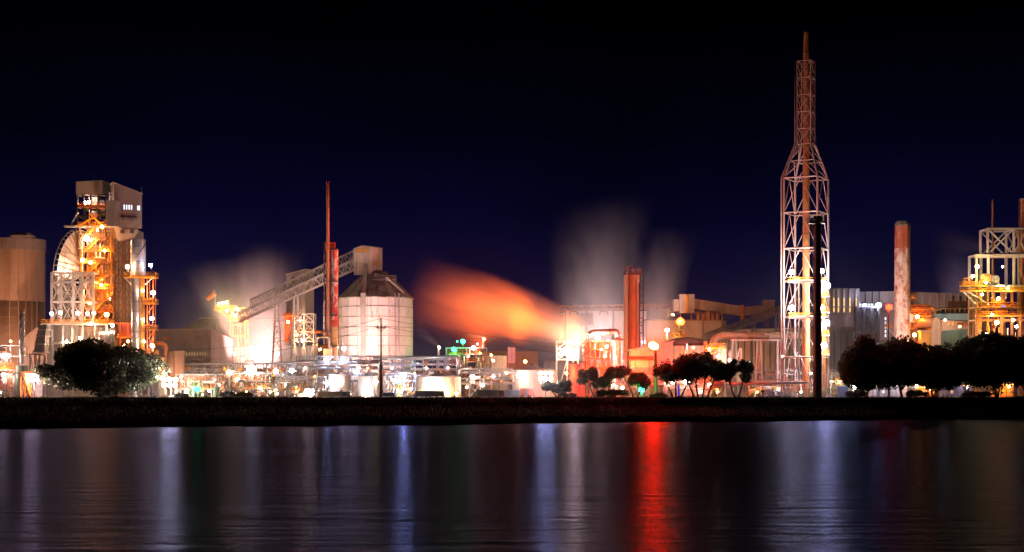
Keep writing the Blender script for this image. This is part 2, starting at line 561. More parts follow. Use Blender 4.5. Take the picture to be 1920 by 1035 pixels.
def house(root, pxL, pxM, pxR, Y, pyb, tops, matL, matR, roof, nL, nR, k=.6, over=.3):
    """two-faced box seen on its near corner pxM; tops = rows of the left, near, right (and far) eaves in picture rows at Y"""
    Lc, M, Rc, Fc = plan_corners(pxL, pxM, pxR, Y, k)
    z0 = 0.0 if pyb is None else ZW(pyb, Y)
    zl, zm, zr = (ZW(t, Y) for t in tops[:3])
    zf = ZW(tops[3], Y) if len(tops) > 3 else zl + zr - zm
    ins = .02
    MB().hexa([(Lc.x, Lc.y, z0), (M.x, M.y, z0), (Rc.x, Rc.y, z0), (Fc.x, Fc.y, z0)],
              [(Lc.x, Lc.y, zl - .05), (M.x, M.y, zm - .05), (Rc.x, Rc.y, zr - .05), (Fc.x, Fc.y, zf - .05)]).build('wall_core', M_GREY, root)
    clad_face(root, Lc, M, z0 + .02, zl - .02, zm - .02, nL, matL)
    clad_face(root, M, Rc, z0 + .02, zm - .02, zr - .02, nR, matR)
    c = (Lc + M + Rc + Fc) / 4
    def ex(p): return c + (p - c) * (1 + over / max((p - c).length, .5))
    a, b, d, e = ex(Lc), ex(M), ex(Rc), ex(Fc)
    MB().hexa([(a.x, a.y, zl), (b.x, b.y, zm), (d.x, d.y, zr), (e.x, e.y, zf)],
              [(a.x, a.y, zl + .2), (b.x, b.y, zm + .2), (d.x, d.y, zr + .2), (e.x, e.y, zf + .2)]).build('roof', roof, root)
    return Lc, M, Rc, Fc

def face_box(root, A, B, t0, t1, z0, z1, mat, out=.24, th=.2, name='window', pane=None, npane=1):
    """something set on a wall face between fractions t0..t1: a frame, and panes proud of it"""
    A, B = Vector((A[0], A[1])), Vector((B[0], B[1]))
    u = (B - A).normalized()
    L = (B - A).length
    nrm = Vector((u.y, -u.x))
    def quad(ta, tb, o, th_, za, zb):
        p, q = A + u * (L * ta) + nrm * o, A + u * (L * tb) + nrm * o
        pi, qi = p - nrm * th_, q - nrm * th_
        return MB().hexa([(p.x, p.y, za), (q.x, q.y, za), (qi.x, qi.y, za), (pi.x, pi.y, za)],
                         [(p.x, p.y, zb), (q.x, q.y, zb), (qi.x, qi.y, zb), (pi.x, pi.y, zb)])
    f = quad(t0, t1, out, th, z0, z1).build(name, mat, root)
    if pane:
        g = (t1 - t0) * .06
        for i in range(npane):
            a = t0 + (t1 - t0) * i / npane + g
            b = t0 + (t1 - t0) * (i + 1) / npane - g
            e = (z1 - z0) * .08
            quad(a, b, out + .03, .05, z0 + e, z1 - e).build('pane', pane, f)
    return f

def truss_conveyor(root, A, B, h, wd, n, mat, deck=True, cover=None, bw=.16, cw=.26):
    """inclined lattice gallery from A to B (bottom chord centre points)"""
    A, B = Vector(A), Vector(B)
    d = (B - A)
    side = Vector((-d.y, d.x, 0))
    side = Vector((0, 1, 0)) if side.length < 1e-3 else side.normalized()
    if side.y < 0: side = -side
    for s in (-.5, .5):
        o = side * (wd * s)
        a, b = A + o, B + o
        up = Vector((0, 0, h))
        member(root, 'bottom_chord', a, b, cw, mat)
        member(root, 'top_chord', a + up, b + up, cw, mat)
        for i in range(n + 1):
            p = a + (b - a) * (i / n)
            member(root, 'post', p, p + up, bw, mat)
            if i < n:
                q = a + (b - a) * ((i + 1) / n)
                e = side * (.03 if s > 0 else -.03)
                if i % 2: member(root, 'diagonal', p + e, q + up + e, bw, mat)
                else: member(root, 'diagonal', p + up + e, q + e, bw, mat)
    if deck:
        s = side * (wd * .42)
        t = Vector((0, 0, .12))
        MB().hexa([A - s + t, B - s + t, B + s + t, A + s + t], [A - s + t * 3, B - s + t * 3, B + s + t * 3, A + s + t * 3]).build('belt_deck', M_GREY, root)
    if cover:
        s = side * (wd * .55)
        t = Vector((0, 0, h + cw * .6))
        t2 = Vector((0, 0, h + cw * .6 + .15))
        MB().hexa([A - s + t, B - s + t, B + s + t, A + s + t], [A - s + t2, B - s + t2, B + s + t2, A + s + t2]).build('cover_sheet', cover, root)

def ladder(root, px, pyt, pyb, Y, mat, w=.6, cage=True):
    x = XW(px, Y)
    z1, z0 = ZW(pyt, Y), (0.0 if pyb is None else ZW(pyb, Y))
    m = MB()
    for s in (-1, 1):
        m.box(x + s * w / 2 - .04, x + s * w / 2 + .04, Y - .04, Y + .04, z0, z1)
    z = z0 + .3
    while z < z1:
        m.box(x - w / 2, x + w / 2, Y - .03, Y + .03, z - .03, z + .03)
        z += .6
    if cage:
        z = z0 + 2.5
        while z < z1:
            m.box(x - w * .7, x + w * .7, Y - .85, Y - .79, z - .04, z + .04)
            m.box(x - w * .7, x - w * .7 + .06, Y - .8, Y, z - .04, z + .04)
            m.box(x + w * .7 - .06, x + w * .7, Y - .8, Y, z - .04, z + .04)
            z += 1.2
        for s in (-.5, 0, .5):
            m.box(x + s * w - .03, x + s * w + .03, Y - .9, Y - .86, z0 + 2.5, z1)
    return m.build('ladder', mat, root)

# ================================================================= SETTING
def water():
    m, n, l = nodes_of('river_water')
    out = n.new('ShaderNodeOutputMaterial')
    b = n.new('ShaderNodeBsdfGlossy')
    b.inputs['Color'].default_value = (.044, .050, .092, 1)   # choppy turbid water sends back only part of the light
    geo = n.new('ShaderNodeNewGeometry')
    mp = n.new('ShaderNodeMapping'); mp.inputs['Scale'].default_value = (.16, .5, 1)
    l.new(geo.outputs['Position'], mp.inputs['Vector'])
    n1 = n.new('ShaderNodeTexNoise'); n1.inputs['Scale'].default_value = 1.3; n1.inputs['Detail'].default_value = 6; n1.inputs['Roughness'].default_value = .6
    l.new(mp.outputs[0], n1.inputs['Vector'])
    bp0 = n.new('ShaderNodeBump'); bp0.inputs['Strength'].default_value = .8; bp0.inputs['Distance'].default_value = .5
    l.new(n1.outputs['Fac'], bp0.inputs['Height'])
    # longer swell, stretched along the far bank
    mp3 = n.new('ShaderNodeMapping'); mp3.inputs['Scale'].default_value = (.035, .13, 1)
    l.new(geo.outputs['Position'], mp3.inputs['Vector'])
    n3 = n.new('ShaderNodeTexNoise'); n3.inputs['Scale'].default_value = 1.0; n3.inputs['Detail'].default_value = 4; n3.inputs['Roughness'].default_value = .7
    l.new(mp3.outputs[0], n3.inputs['Vector'])
    bp1 = n.new('ShaderNodeBump'); bp1.inputs['Strength'].default_value = .8; bp1.inputs['Distance'].default_value = 1.3
    l.new(n3.outputs['Fac'], bp1.inputs['Height'])
    l.new(bp0.outputs[0], bp1.inputs['Normal'])
    # a boat's wake: one long low ridge about 170 m out
    sy = n.new('ShaderNodeSeparateXYZ'); l.new(geo.outputs['Position'], sy.inputs[0])
    def M(op, a, b=None):
        q = n.new('ShaderNodeMath'); q.operation = op
        for i, v in enumerate((a, b)):
            if v is None: continue
            if isinstance(v, (int, float)): q.inputs[i].default_value = v
            else: l.new(v, q.inputs[i])
        return q.outputs[0]
    off = M('ADD', M('SUBTRACT', sy.outputs['Y'], 171.0), M('ADD', M('MULTIPLY', sy.outputs['X'], .035), M('MULTIPLY', n3.outputs['Fac'], 5.0)))
    ridge = M('EXPONENT', M('MULTIPLY', M('MULTIPLY', off, off), -.35))
    bp = n.new('ShaderNodeBump'); bp.inputs['Strength'].default_value = .7; bp.inputs['Distance'].default_value = .22
    l.new(ridge, bp.inputs['Height']); l.new(bp1.outputs[0], bp.inputs['Normal'])
    # wind bands: long streaks of slightly rougher and smoother water
    mp2 = n.new('ShaderNodeMapping'); mp2.inputs['Scale'].default_value = (.006, .07, 1)
    l.new(geo.outputs['Position'], mp2.inputs['Vector'])
    n2 = n.new('ShaderNodeTexNoise'); n2.inputs['Scale'].default_value = 1.0; n2.inputs['Detail'].default_value = 5
    l.new(mp2.outputs[0], n2.inputs['Vector'])
    mr = n.new('ShaderNodeMapRange')
    mr.inputs['From Min'].default_value = .3; mr.inputs['From Max'].default_value = .7
    mr.inputs['To Min'].default_value = .225; mr.inputs['To Max'].default_value = .265
    l.new(n2.outputs['Fac'], mr.inputs['Value'])
    l.new(mr.outputs[0], b.inputs['Roughness'])
    l.new(bp.outputs[0], b.inputs['Normal'])
    l.new(b.outputs[0], out.inputs['Surface'])
    mb = MB()
    mb.add([(-2500, -300, WATER_Z), (2500, -300, WATER_Z), (2500, 460, WATER_Z), (-2500, 460, WATER_Z)], [(0, 1, 2, 3)])
    tag(mb.build('river_water', m), 'dark river with long smeared light reflections', kind='structure')
WATER_Z = -4.5

def shore(x):
    return max(225.0, min(400.0, 263.0 + (x + 79.0) * .555)) + 4.5 * math.sin(x * .09) + 3.0 * math.sin(x * .23 + 1) + 1.6 * math.sin(x * .61) + .8 * math.sin(x * 1.7)

def crest(x):
    return 381.0 + 1.6 * math.sin(x * .09) + 1.0 * math.sin(x * .31 + 2)

def bank_z(x, t):
    """t 0..1 from the water's edge to the crest"""
    prof = [(0, -5.2), (.02, -4.55), (.05, -4.1), (.10, -3.55), (.35, -3.2), (.7, -2.6), (.86, -2.0), (.93, -1.2), (.975, -.35), (1.0, 0.0)]
    for (a, za), (b, zb) in zip(prof, prof[1:]):
        if t <= b:
            return za + (zb - za) * (t - a) / (b - a)
    return 0.0

def ground():
    rr = np.random.default_rng(3)
    xs = np.concatenate([[-4000, -1200, -500, -250], np.arange(-150, 171, 1.6), [260, 500, 1200, 4000]])
    ts = np.concatenate([np.linspace(0, .1, 6), np.linspace(.13, .86, 22), np.linspace(.88, 1, 10)])
    ys_far = [386, 392, 400, 410, 440, 480, 540, 620, 800, 1500, 5000]
    V, F = [], []
    for x in xs:
        for t in ts:
            y = shore(x) + (crest(x) - shore(x)) * t
            z = bank_z(x, t)
            if 0.0 < t < .99:
                z += rr.normal() * (.10 if t < .85 else .16) + .15 * math.sin(x * .7 + y * .5)
            V.append((x, y, z))
        for y in ys_far:
            V.append((x, y, .0 if y > 395 else rr.normal() * .03))
    k = len(ts) + len(ys_far)
    for i in range(len(xs) - 1):
        for j in range(k - 1):
            F.append((i * k + j, (i + 1) * k + j, (i + 1) * k + j + 1, i * k + j + 1))
    mb = MB(); mb.add(V, F, True)
    m = surf('earth_and_gravel', (.022, .019, .015), (.012, .011, .009), .95, scale=.25, streak=1, rnd=0, bump=.6, fine=1.3, spec=0.0)
    tag(mb.build('river_bank', m), 'dark earth river bank rising to the flat yard of the plant', kind='structure')
    # plant yard paving just above the earth
    yard = MB(); yard.add([(-900, 398, .02), (900, 398, .02), (900, 900, .02), (-900, 900, .02)], [(0, 1, 2, 3)])
    tag(yard.build('plant_yard', surf('yard_concrete', (.2, .18, .16), (.12, .11, .1), .9, scale=.1, streak=1, rnd=0)), 'grey concrete yard under the plant', kind='structure')

def grass():
    rr = np.random.default_rng(11)
    N = 26000
    V = np.zeros((N * 3, 3)); 
    xs = rr.uniform(-135, 150, N)
    cl = .5 + .5 * np.sin(xs * .5) * np.sin(xs * .17 + 1)
    tt = np.where(rr.random(N) < .55, rr.uniform(.93, 1.02, N), rr.uniform(.12, .93, N))
    for i in range(N):
        x, t = xs[i], tt[i]
        y = shore(x) + (crest(x) - shore(x)) * t + (rr.uniform(0, 10) if t > .985 else 0)
        z = bank_z(x, min(t, 1.0))
        h = (.25 + .65 * cl[i] * rr.random()) * rr.uniform(.6, 1.3)
        w = .07 + .05 * rr.random()
        a = rr.uniform(0, math.pi)
        dx, dy = math.cos(a) * w, math.sin(a) * w
        lean = rr.normal(0, .25, 2) * h
        V[i * 3] = (x - dx, y - dy, z - .15)
        V[i * 3 + 1] = (x + dx, y + dy, z - .15)
        V[i * 3 + 2] = (x + lean[0], y + lean[1], z + h)
    me = bpy.data.meshes.new('bank_grass')
    me.from_pydata(V.tolist(), [], [(i * 3, i * 3 + 1, i * 3 + 2) for i in range(N)])
    me.materials.append(M_GRASS)
    o = bpy.data.objects.new('bank_grass', me)
    COL.objects.link(o)
    tag(o, 'rough dry grass along the river bank', kind='stuff')

water(); ground(); grass()

# ================================================================= FAR LEFT
def concrete_silo():
    t = thing('concrete_silo', 'big round tan concrete silo with grey top band, left of the lit process tower', 'silo', 30, 520)
    cx, r = XW(30, 520), 53 * 520 / FPX
    zt, zb, zj = ZW(450, 520), ZW(471, 520), ZW(566, 520)
    MB().lathe(cx, 520, [(r, 0), (r, zj - .1), (r - .15, zj - .1), (r - .15, zj)], 48).build('lower_shell', M_CONC, t)
    MB().lathe(cx, 520, [(r - .15, zj), (r, zj + .12), (r, zb)], 48).build('upper_shell', M_CONC, t)
    MB().lathe(cx, 520, [(r, zb), (r + .25, zb), (r + .25, zt), (r - .5, zt + .1), (.02, zt + .35)], 48, smooth=False).build('cap_band', M_CLADG, t)
    for a in (-1.5, -1.2, -.95, -.72, -.5):
        x, y = cx + math.cos(a) * r, 520 + math.sin(a) * r
        MB().box(x - .12, x + .12, y - .14, y + .3, 0, zb).build('joint_strip', M_CONC, t)
    for zz in np.linspace(3, zb - 2, 16):
        MB().lathe(cx, 520, [(r - .02, zz - .05), (r + .03, zz - .04), (r + .03, zz + .04), (r - .02, zz + .05)], 48).build('pour_line', M_CONC, t)
    MB().box(XW(28, 515), XW(55, 515), 513, 518, zt, ZW(437, 515)).build('roof_house', M_GREY, t)
    MB().box(XW(46, 515), XW(54, 515), 512.4, 515, zt, ZW(440, 515)).build('roof_vent', M_DARK, t)
    MB().box(XW(22, 510), XW(64, 510), 508, 512, zt + .1, zt + .45).build('roof_curb', M_GREY, t)
    pipe(t, [W(63, 471, 508), W(63, 462, 508)], .12, M_GALV, 'vent_pipe')
    x0 = XW(23, 505)
    fill_flood(t, 58, 470, (20, 540, 507), (1, .40, .20), 52000, 70); fill_flood(t, -30, 470, (0, 560, 507), (1, .40, .2), 48000, 80); lamp(t, 50, 700, 500, SOD, 2600, .5); lamp(t, -8, 690, 500, PINK, 3800, .5); lamp(t, 20, 640, 500, SOD, 900, .3)
concrete_silo()

def left_shed():
    t = thing('gable_shed', 'dark gabled shed between the concrete silo and the lit process tower', 'shed', 66, 492)
    Y = 492
    x0, x1 = XW(46, Y), XW(92, Y)
    z0, zr = ZW(632, Y), ZW(613, Y)
    xm = XW(70, Y)
    MB().hexa([(x0, Y + .2, 0), (x1, Y + .2, 0), (x1, Y + 12, 0), (x0, Y + 12, 0)], [(x0, Y + .2, z0), (x1, Y + .2, z0), (x1, Y + 12, z0), (x0, Y + 12, z0)]).build('wall', M_GREY, t)
    clad_face(t, (x0, Y), (xm, Y), .02, z0, zr, 5, M_CLADG); clad_face(t, (xm, Y), (x1, Y), .02, zr, z0, 5, M_CLADG)
    for a, b, za, zb in ((x0 - .5, xm, z0 - .3, zr), (xm, x1 + .5, zr, z0 - .3)):
        MB().hexa([(a, Y - .5, za), (b, Y - .5, zb), (b, Y + 12, zb), (a, Y + 12, za)], [(a, Y - .5, za + .2), (b, Y - .5, zb + .2), (b, Y + 12, zb + .2), (a, Y + 12, za + .2)]).build('roof', M_DROOF, t)
    MB().box(XW(60, Y), XW(76, Y), Y - .3, Y + .1, 0, ZW(690, Y)).build('door', M_DARK, t)
left_shed()

def silver_stack():
    Y = 418
    t = thing('spiral_flue_stack', 'slim silver flue wrapped in a spiral strake, on a pale green tank at far left', 'stack', 41, Y)
    cx, r = XW(41.5, Y), 4.2 * Y / FPX
    zt, zb = ZW(584, Y), ZW(695, Y)
    MB().lathe(cx, Y, [(r * .9, zt + .05), (r, zt), (r, zb)], 18).build('flue', M_LAG, t)
    for ph in (0, math.pi):
        pts = [(cx + math.cos(ph + s * .55) * r * 1.08, Y + math.sin(ph + s * .55) * r * 1.08, zb + (zt - zb) * s / 36) for s in range(37)]
        MB().path(pts, .07, 6).build('strake', M_LAG, t)
    vessel(t, 30, 53, 685, None, Y, M_CLADN, 'base_tank', .08)
    MB().box(XW(24, Y), XW(76, Y), Y - 2.2, Y + 2.2, ZW(699, Y) - .2, ZW(699, Y)).build('deck', M_GREY, t)
silver_stack()

def left_skid():
    Y = 420
    t = thing('process_skid', 'small brightly lit pipe frame with yellow platform cut by the left edge', 'process frame', 10, Y)
    lattice(t, (-22, -2, 20, 38), (648, 668, 690, 705, 728, None), Y, Y + 6, .28, M_WHITE, 'X/', .14)
    vessel(t, 24, 34, 705, None, Y - 1.6, M_WHITE); vessel(t, -4, 12, 650, 690, Y + 2.5, M_LAG)
    vessel(t, 4, 14, 706, None, Y - 1.4, M_LAG)
    platform(t, -22, 36, 690, Y - 2, Y - .3)
    platform(t, -22, 34, 727, Y - 2.2, Y - .3, M_RUST, M_RED)
    for k in range(8):
        z = ZW(R.uniform(655, 738), Y)
        pipe(t, [(XW(-25, Y), Y - .5 - .2 * k, z), (XW(R.uniform(10, 36), Y), Y - .5 - .2 * k, z), (XW(R.uniform(10, 36), Y), Y - .5 - .2 * k, z - 2)], R.uniform(.08, .2), R.choice([M_GALV, M_WHITE, M_LAG, M_RUST]))
    ladder(t, 18, 690, None, Y - 2.3, M_YEL)
    lamp(t, 8, 668, Y - 2.6, PINK, 4200, .62); lamp(t, 7, 703, Y - 2.8, PINK, 3200, .55)
    lamp(t, 30, 722, Y + 2, SOD, 900, .3); lamp(t, 0, 735, Y + 1, PINK, 900, .3)
left_skid()

def orange_stair():
    Y = 408
    t = thing('orange_stair_tower', 'small orange steel stair unit below the brightest lamp left of the round tree', 'stair', 50, Y)
    lattice(t, (39, 47, 58), (706, 722, None), Y, Y + 3, .26, M_ORANGE, '/', .16)
    for i in range(12):
        f = i / 11
        x, z = XW(48 + 13 * f, Y), ZW(706 + 37 * f, Y)
        MB().box(x - .2, x + .2, Y - 1.2, Y - .1, z - .05, z + .04).build('tread', M_ORANGE, t)
    for yy in (Y - 1.25, Y - .1):
        member(t, 'stringer', (XW(48, Y), yy, ZW(706, Y)), (XW(61, Y), yy, ZW(743, Y)), .12, M_ORANGE, d=.3)
        member(t, 'stair_rail', (XW(48, Y), yy, ZW(699, Y)), (XW(61, Y), yy, ZW(736, Y)), .08, M_ORANGE)
    MB().box(XW(35, Y), XW(72, Y), Y + 3.4, Y + 6, 0, ZW(712, Y)).build('panel_wall', M_CLADG, t)
    platform(t, 38, 60, 706, Y - .2, Y + 3.2, M_ORANGE, M_ORANGE)
orange_stair()

def duct_frame():
    Y = 452
    t = thing('stepped_duct', 'stepped grey inclined duct on a small white braced frame, left of the round tree', 'duct', 70, Y)
    lattice(t, (56, 75), (664, None), Y, Y + 5, .45, M_WHITE, 'X', .3)
    steps = [(66, 84, 660, 645), (69, 85, 645, 630), (72, 86, 630, 618), (76, 88, 618, 608)]
    for a, b, zb, zt in steps:
        MB().hexa([(XW(a - 3, Y), Y - .5, ZW(zb, Y)), (XW(b, Y), Y - .5, ZW(zb, Y)), (XW(b, Y), Y + 4, ZW(zb, Y)), (XW(a - 3, Y), Y + 4, ZW(zb, Y))],
                  [(XW(a, Y), Y - .2, ZW(zt, Y) - .15), (XW(b, Y), Y - .2, ZW(zt, Y) - .15), (XW(b, Y), Y + 3.6, ZW(zt, Y) - .15), (XW(a, Y), Y + 3.6, ZW(zt, Y) - .15)]).build('duct_segment', M_GALV, t)
        MB().box(XW(a - 4, Y), XW(b + .5, Y), Y - .8, Y + 4.3, ZW(zb, Y) - .15, ZW(zb, Y) + .12).build('flange', M_WHITE, t)
duct_frame()

# ================================================================= LIT PROCESS TOWER (left)
def process_tower():
    Y = 468
    t = thing('process_tower', 'tall lit process tower with curved white shell, orange steelwork and a cladded head house', 'process tower', 180, Y)
    # --- head houses on top
    Lc, M, Rc, Fc = plan_corners(205, 215, 266, Y - 3, 3.0)
    z0 = ZW(426, Y - 3)
    zl, zm, zr = ZW(344, Y - 3), ZW(343, Y - 3), ZW(363, Y - 3)
    MB().hexa([(p.x, p.y, z0) for p in (Lc, M, Rc, Fc)], [(Lc.x, Lc.y, zl), (M.x, M.y, zm), (Rc.x, Rc.y, zr), (Fc.x, Fc.y, zr)]).build('head_house_core', M_GREY, t)
    clad_face(t, Lc, M, z0, zl, zm, 2, M_CLADG)
    clad_face(t, M, Rc, z0 - .1, zm, zr, 9, M_CLAD)
    MB().hexa([(Lc.x - .3, Lc.y, zl + .02), (M.x - .3, M.y - .6, zm + .02), (Rc.x + .4, Rc.y - .6, zr + .02), (Fc.x + .4, Fc.y, zr + .02)],
              [(Lc.x - .3, Lc.y, zl + .3), (M.x - .3, M.y - .6, zm + .3), (Rc.x + .4, Rc.y - .6, zr + .3), (Fc.x + .4, Fc.y, zr + .3)]).build('head_house_roof', M_CLAD, t)
    zz = lambda p: ZW(p, Y - 3)
    face_box(t, M, Rc, .30, .66, zz(393), zz(382.5), M_GREY, name='window', pane=M_LITW, npane=4)
    face_box(t, M, Rc, .82, .93, zz(394), zz(383), M_GREY, name='window', pane=M_LITW, npane=2)
    face_box(t, M, Rc, .02, .06, zz(391), zz(381), M_GREY, name='window', pane=M_LITW)
    for f in (.20, .42, .63):
        u = (Rc - M).normalized(); nr = Vector((u.y, -u.x))
        p = M + (Rc - M) * f
        q = p + u * 1.3
        o = nr * 1.5
        MB().hexa([(p.x, p.y, zz(411)), (q.x, q.y, zz(411)), (q.x, q.y, zz(405)), (p.x, p.y, zz(405))],
                  [((p + o).x, (p + o).y, zz(413)), ((q + o).x, (q + o).y, zz(413)), ((q + o).x, (q + o).y, zz(408)), ((p + o).x, (p + o).y, zz(408))]).build('exhaust_hood', M_GREY, t)
    MB().box(XW(199, Y - 7), XW(219, Y - 7), Y - 7, Y - 3.5, ZW(424, Y - 7), ZW(376, Y - 7)).build('annexe', M_CLADG, t)
    clad_face(t, (XW(199, Y - 7), Y - 7.02), (XW(219, Y - 7), Y - 7.02), ZW(424, Y - 7), ZW(376, Y - 7), ZW(376, Y - 7), 4, M_CLAD)
    for a in (MB().box(XW(262, Y), XW(263, Y), Y + 2, Y + 2.2, ZW(362, Y), ZW(348, Y)), MB().box(XW(171.4, Y), XW(172, Y), Y + 2, Y + 2.15, ZW(340, Y), ZW(322, Y))):
        a.build('antenna', M_GALV, t)
    A = (XW(143.5, Y), Y - .5); B = (XW(193, Y), Y - .5); D = (XW(206, Y), Y + 6)
    MB().hexa([(A[0], A[1], ZW(364, Y)), (B[0], B[1], ZW(364, Y)), (D[0], D[1], ZW(363, Y)), (A[0] + 2, D[1] + 2, ZW(363, Y))],
              [(A[0], A[1], ZW(341, Y)), (B[0], B[1], ZW(338, Y)), (D[0], D[1], ZW(342, Y)), (A[0] + 2, D[1] + 2, ZW(341, Y))]).build('upper_house_core', M_GREY, t)
    clad_face(t, A, B, ZW(365, Y), ZW(341, Y), ZW(338.5, Y), 7, M_CLAD)
    clad_face(t, B, D, ZW(364, Y), ZW(338.5, Y), ZW(343, Y), 3, M_CLADG)
    ladder(t, 180.5, 340, 366, Y - .9, M_YEL, 1.0, False)
    # --- open steel storey under the head houses
    lattice(t, (145, 157, 170, 184, 198, 212), (365, 386, 405, 424), Y, Y + 9, .38, M_DARK, '/\\', .22)
    MB().box(XW(158, Y), XW(176, Y), Y + 5, Y + 8, ZW(405, Y), ZW(366, Y)).build('lift_motor_room', M_CLADW, t)
    MB().box(XW(180, Y), XW(199, Y), Y + 4, Y + 8, ZW(398, Y), ZW(372, Y)).build('switch_room', M_DARK, t)
    sx = [180.5, 184, 187.5]
    for s in sx:
        MB().box(XW(s, Y), XW(s + 2.4, Y), Y + 3.9, Y + 4.1, ZW(387, Y), ZW(381, Y)).build('window', M_LITW, t)
    MB().box(XW(151, Y), XW(156, Y), Y + 3.9, Y + 6, ZW(392, Y), ZW(381, Y)).build('green_panel', M_CLADN, t)
    MB().box(XW(168, Y), XW(176, Y), Y + 3, Y + 4.9, ZW(392, Y), ZW(381, Y)).build('green_panel', M_CLADN, t)
    platform(t, 144, 205, 388, Y - 1.2, Y + 3, M_RUST, M_ORANGE)
    platform(t, 143, 214, 424, Y - 1.6, Y + 3, M_GREY, M_YEL)
    member(t, 'raking_strut', W(133, 423, Y - 1), W(147, 398, Y - 1), .4, M_WHITE)
    MB().box(XW(124, Y), XW(146, Y), Y - 2.5, Y - .3, ZW(427, Y), ZW(424, Y)).build('crane_ledge', M_GREY, t)
    member(t, 'stair_string', W(168, 400, Y - 1.4), W(191, 423, Y - 1.4), .3, M_YEL, d=.5)
    member(t, 'stair_string', W(148, 424, Y - 1.4), W(184, 402, Y - 1.4), .3, M_YEL, d=.5)
    # --- curved white shell: quarter barrel plus upright wall, with outside ribs
    zc, rc = ZW(520, Y), 46 * Y / FPX
    xc = XW(150, Y)
    prof = []
    for i in range(13):
        a = math.radians(90 * i / 12)
        prof.append((xc - rc * math.cos(a), zc + rc * 1.95 * math.sin(a)))
    nb = 7
    d0, d1 = Y + 1.5, Y + 13
    for i in range(12):
        (xa, za), (xb, zb) = prof[i], prof[i + 1]
        MB().hexa([(xa, d0, za), (xa, d1, za), (xa + .3, d1, za - .05), (xa + .3, d0, za - .05)], [(xb, d0, zb - .04), (xb, d1, zb - .04), (xb + .3, d1, zb - .1), (xb + .3, d0, zb - .1)]).build('shell_plate', M_CLADW, t)
        member(t, 'shell_purlin', (xa - .35, d0 - .4, za), (xa - .35, d1, za), .25, M_GREY)
        # end wall of the barrel, faceted in vertical gores
        MB().hexa([(xa, d0 - .05, zc - .2), (xb - .06, d0 - .05, zc - .2), (xb - .06, d0 + .15, zc - .2), (xa, d0 + .15, zc - .2)],
                  [(xa, d0 - .05, za), (xb - .06, d0 - .05, zb), (xb - .06, d0 + .15, zb), (xa, d0 + .15, za)]).build('end_plate', M_WHITE, t)
    for i in range(0, 12):
        (xa, za), (xb, zb) = prof[i], prof[i + 1]
        member(t, 'outer_rib', (xa - .9, d0 - .5, za), (xb - .9, d0 - .5, zb + .4), .22, M_DARK)
        member(t, 'rib_strut', (xa - .9, d0 - .5, za), (xa, d0 - .3, za), .15, M_DARK)
        if i in (2, 4, 6, 8, 9, 10):
            member(t, 'gore_rib', (xa, d0 - .3, za), (XW(150, Y), d0 - .3, zc + (za - zc) * .45), .2, M_RUST)
    for zpy in (470, 490, 500):
        f = (zpy - 520) / -90
        member(t, 'ring_rib', (xc - rc * math.cos(math.asin(max(0, min(1, f)))), d0 - .25, ZW(zpy, Y)), (xc, d0 - .25, ZW(zpy + 10, Y)), .16, M_RUST)
    # upright shell wall below the barrel: bands and panels
    for k, (a, b) in enumerate(((520, 536), (536, 552), (552, 568), (568, 584), (584, 602))):
        for i in range(1):
            xa, xb = XW(104 + i * 9.2, Y), XW(113 + i * 9.2, Y)
            MB().box(xa, xb, d0, d0 + .2, ZW(b, Y) + .06, ZW(a, Y)).build('wall_panel', M_CLADW, t)
        MB().box(XW(100, Y), XW(114, Y), d0 - .35, d0 - .02, ZW(b, Y) - .15, ZW(b, Y) + .05).build('wall_girt', M_GREY, t)
        MB().box(XW(99, Y), XW(104, Y), d0 + .1, d1, ZW(b, Y) + .1, ZW(a, Y) - .05).build('side_panel', M_CLADG, t)
    lattice(t, (116, 128, 140, 150), (522, 545, 570, 602), Y + 7, Y + 7.2, .35, M_GREY, '/X', .2, back=False)
    # --- white frame in front
    lattice(t, (97, 115, 137, 154, 175), (512, 529, 566, 605), Y - 5, Y + 1, .62, M_WHITE, 'X', .3, back=False)
    lattice(t, (115, 136, 155), (529, 548, 566, 585, 605), Y - 2.5, Y - 2.4, .3, M_WHITE, 'X', .2, back=False)
    for x in (97, 154, 175):
        for p in (512, 529, 566):
            member(t, 'cross_beam', W(x, p, Y - 5), W(x, p, Y - 5) + Vector((0, 6, 0)), .45, M_WHITE)
    # --- orange-lit core: hoppers, ducts, floors
    lattice(t, (150, 165, 180, 196, 213), (424, 447, 470, 492, 516, 540, 562, 585, 606, 640, 690), Y, Y + 9, .42, M_BROWN, 'X\\/', .24)
    lattice(t, (158, 173, 188, 205), (436, 470, 505, 540, 575, 606), Y + 4, Y + 4.2, .3, M_RUST, '/X\\', .2, back=False)
    for (a, b, u, v, m_, dy) in ((160, 190, 462, 500, M_RUST, 5), (172, 210, 528, 560, M_ORANGE, 4.5), (176, 204, 570, 600, M_RUST, 4), (150, 166, 520, 560, M_WHITE, 6), (158, 176, 500, 520, M_BROWN, 5)):
        xa, xb, zt, zb = XW(a, Y), XW(b, Y), ZW(u, Y), ZW(v, Y)
        xm, w = (xa + xb) / 2, (xb - xa)
        MB().hexa([(xm - w * .18, Y + dy, zb), (xm + w * .18, Y + dy, zb), (xm + w * .18, Y + dy + 2, zb), (xm - w * .18, Y + dy + 2, zb)],
                  [(xa, Y + dy - .6, (zt * 2 + zb) / 3), (xb, Y + dy - .6, (zt * 2 + zb) / 3), (xb, Y + dy + 3.4, (zt * 2 + zb) / 3), (xa, Y + dy + 3.4, (zt * 2 + zb) / 3)]).build('hopper_cone', m_, t)
        MB().box(xa, xb, Y + dy - .6, Y + dy + 3.4, (zt * 2 + zb) / 3 + .02, zt).build('hopper', m_, t)
    MB().box(XW(146, Y), XW(150, Y) , Y + 9.2, Y + 9.5, ZW(640, Y), ZW(425, Y)).build('back_sheet', M_CLAD, t)
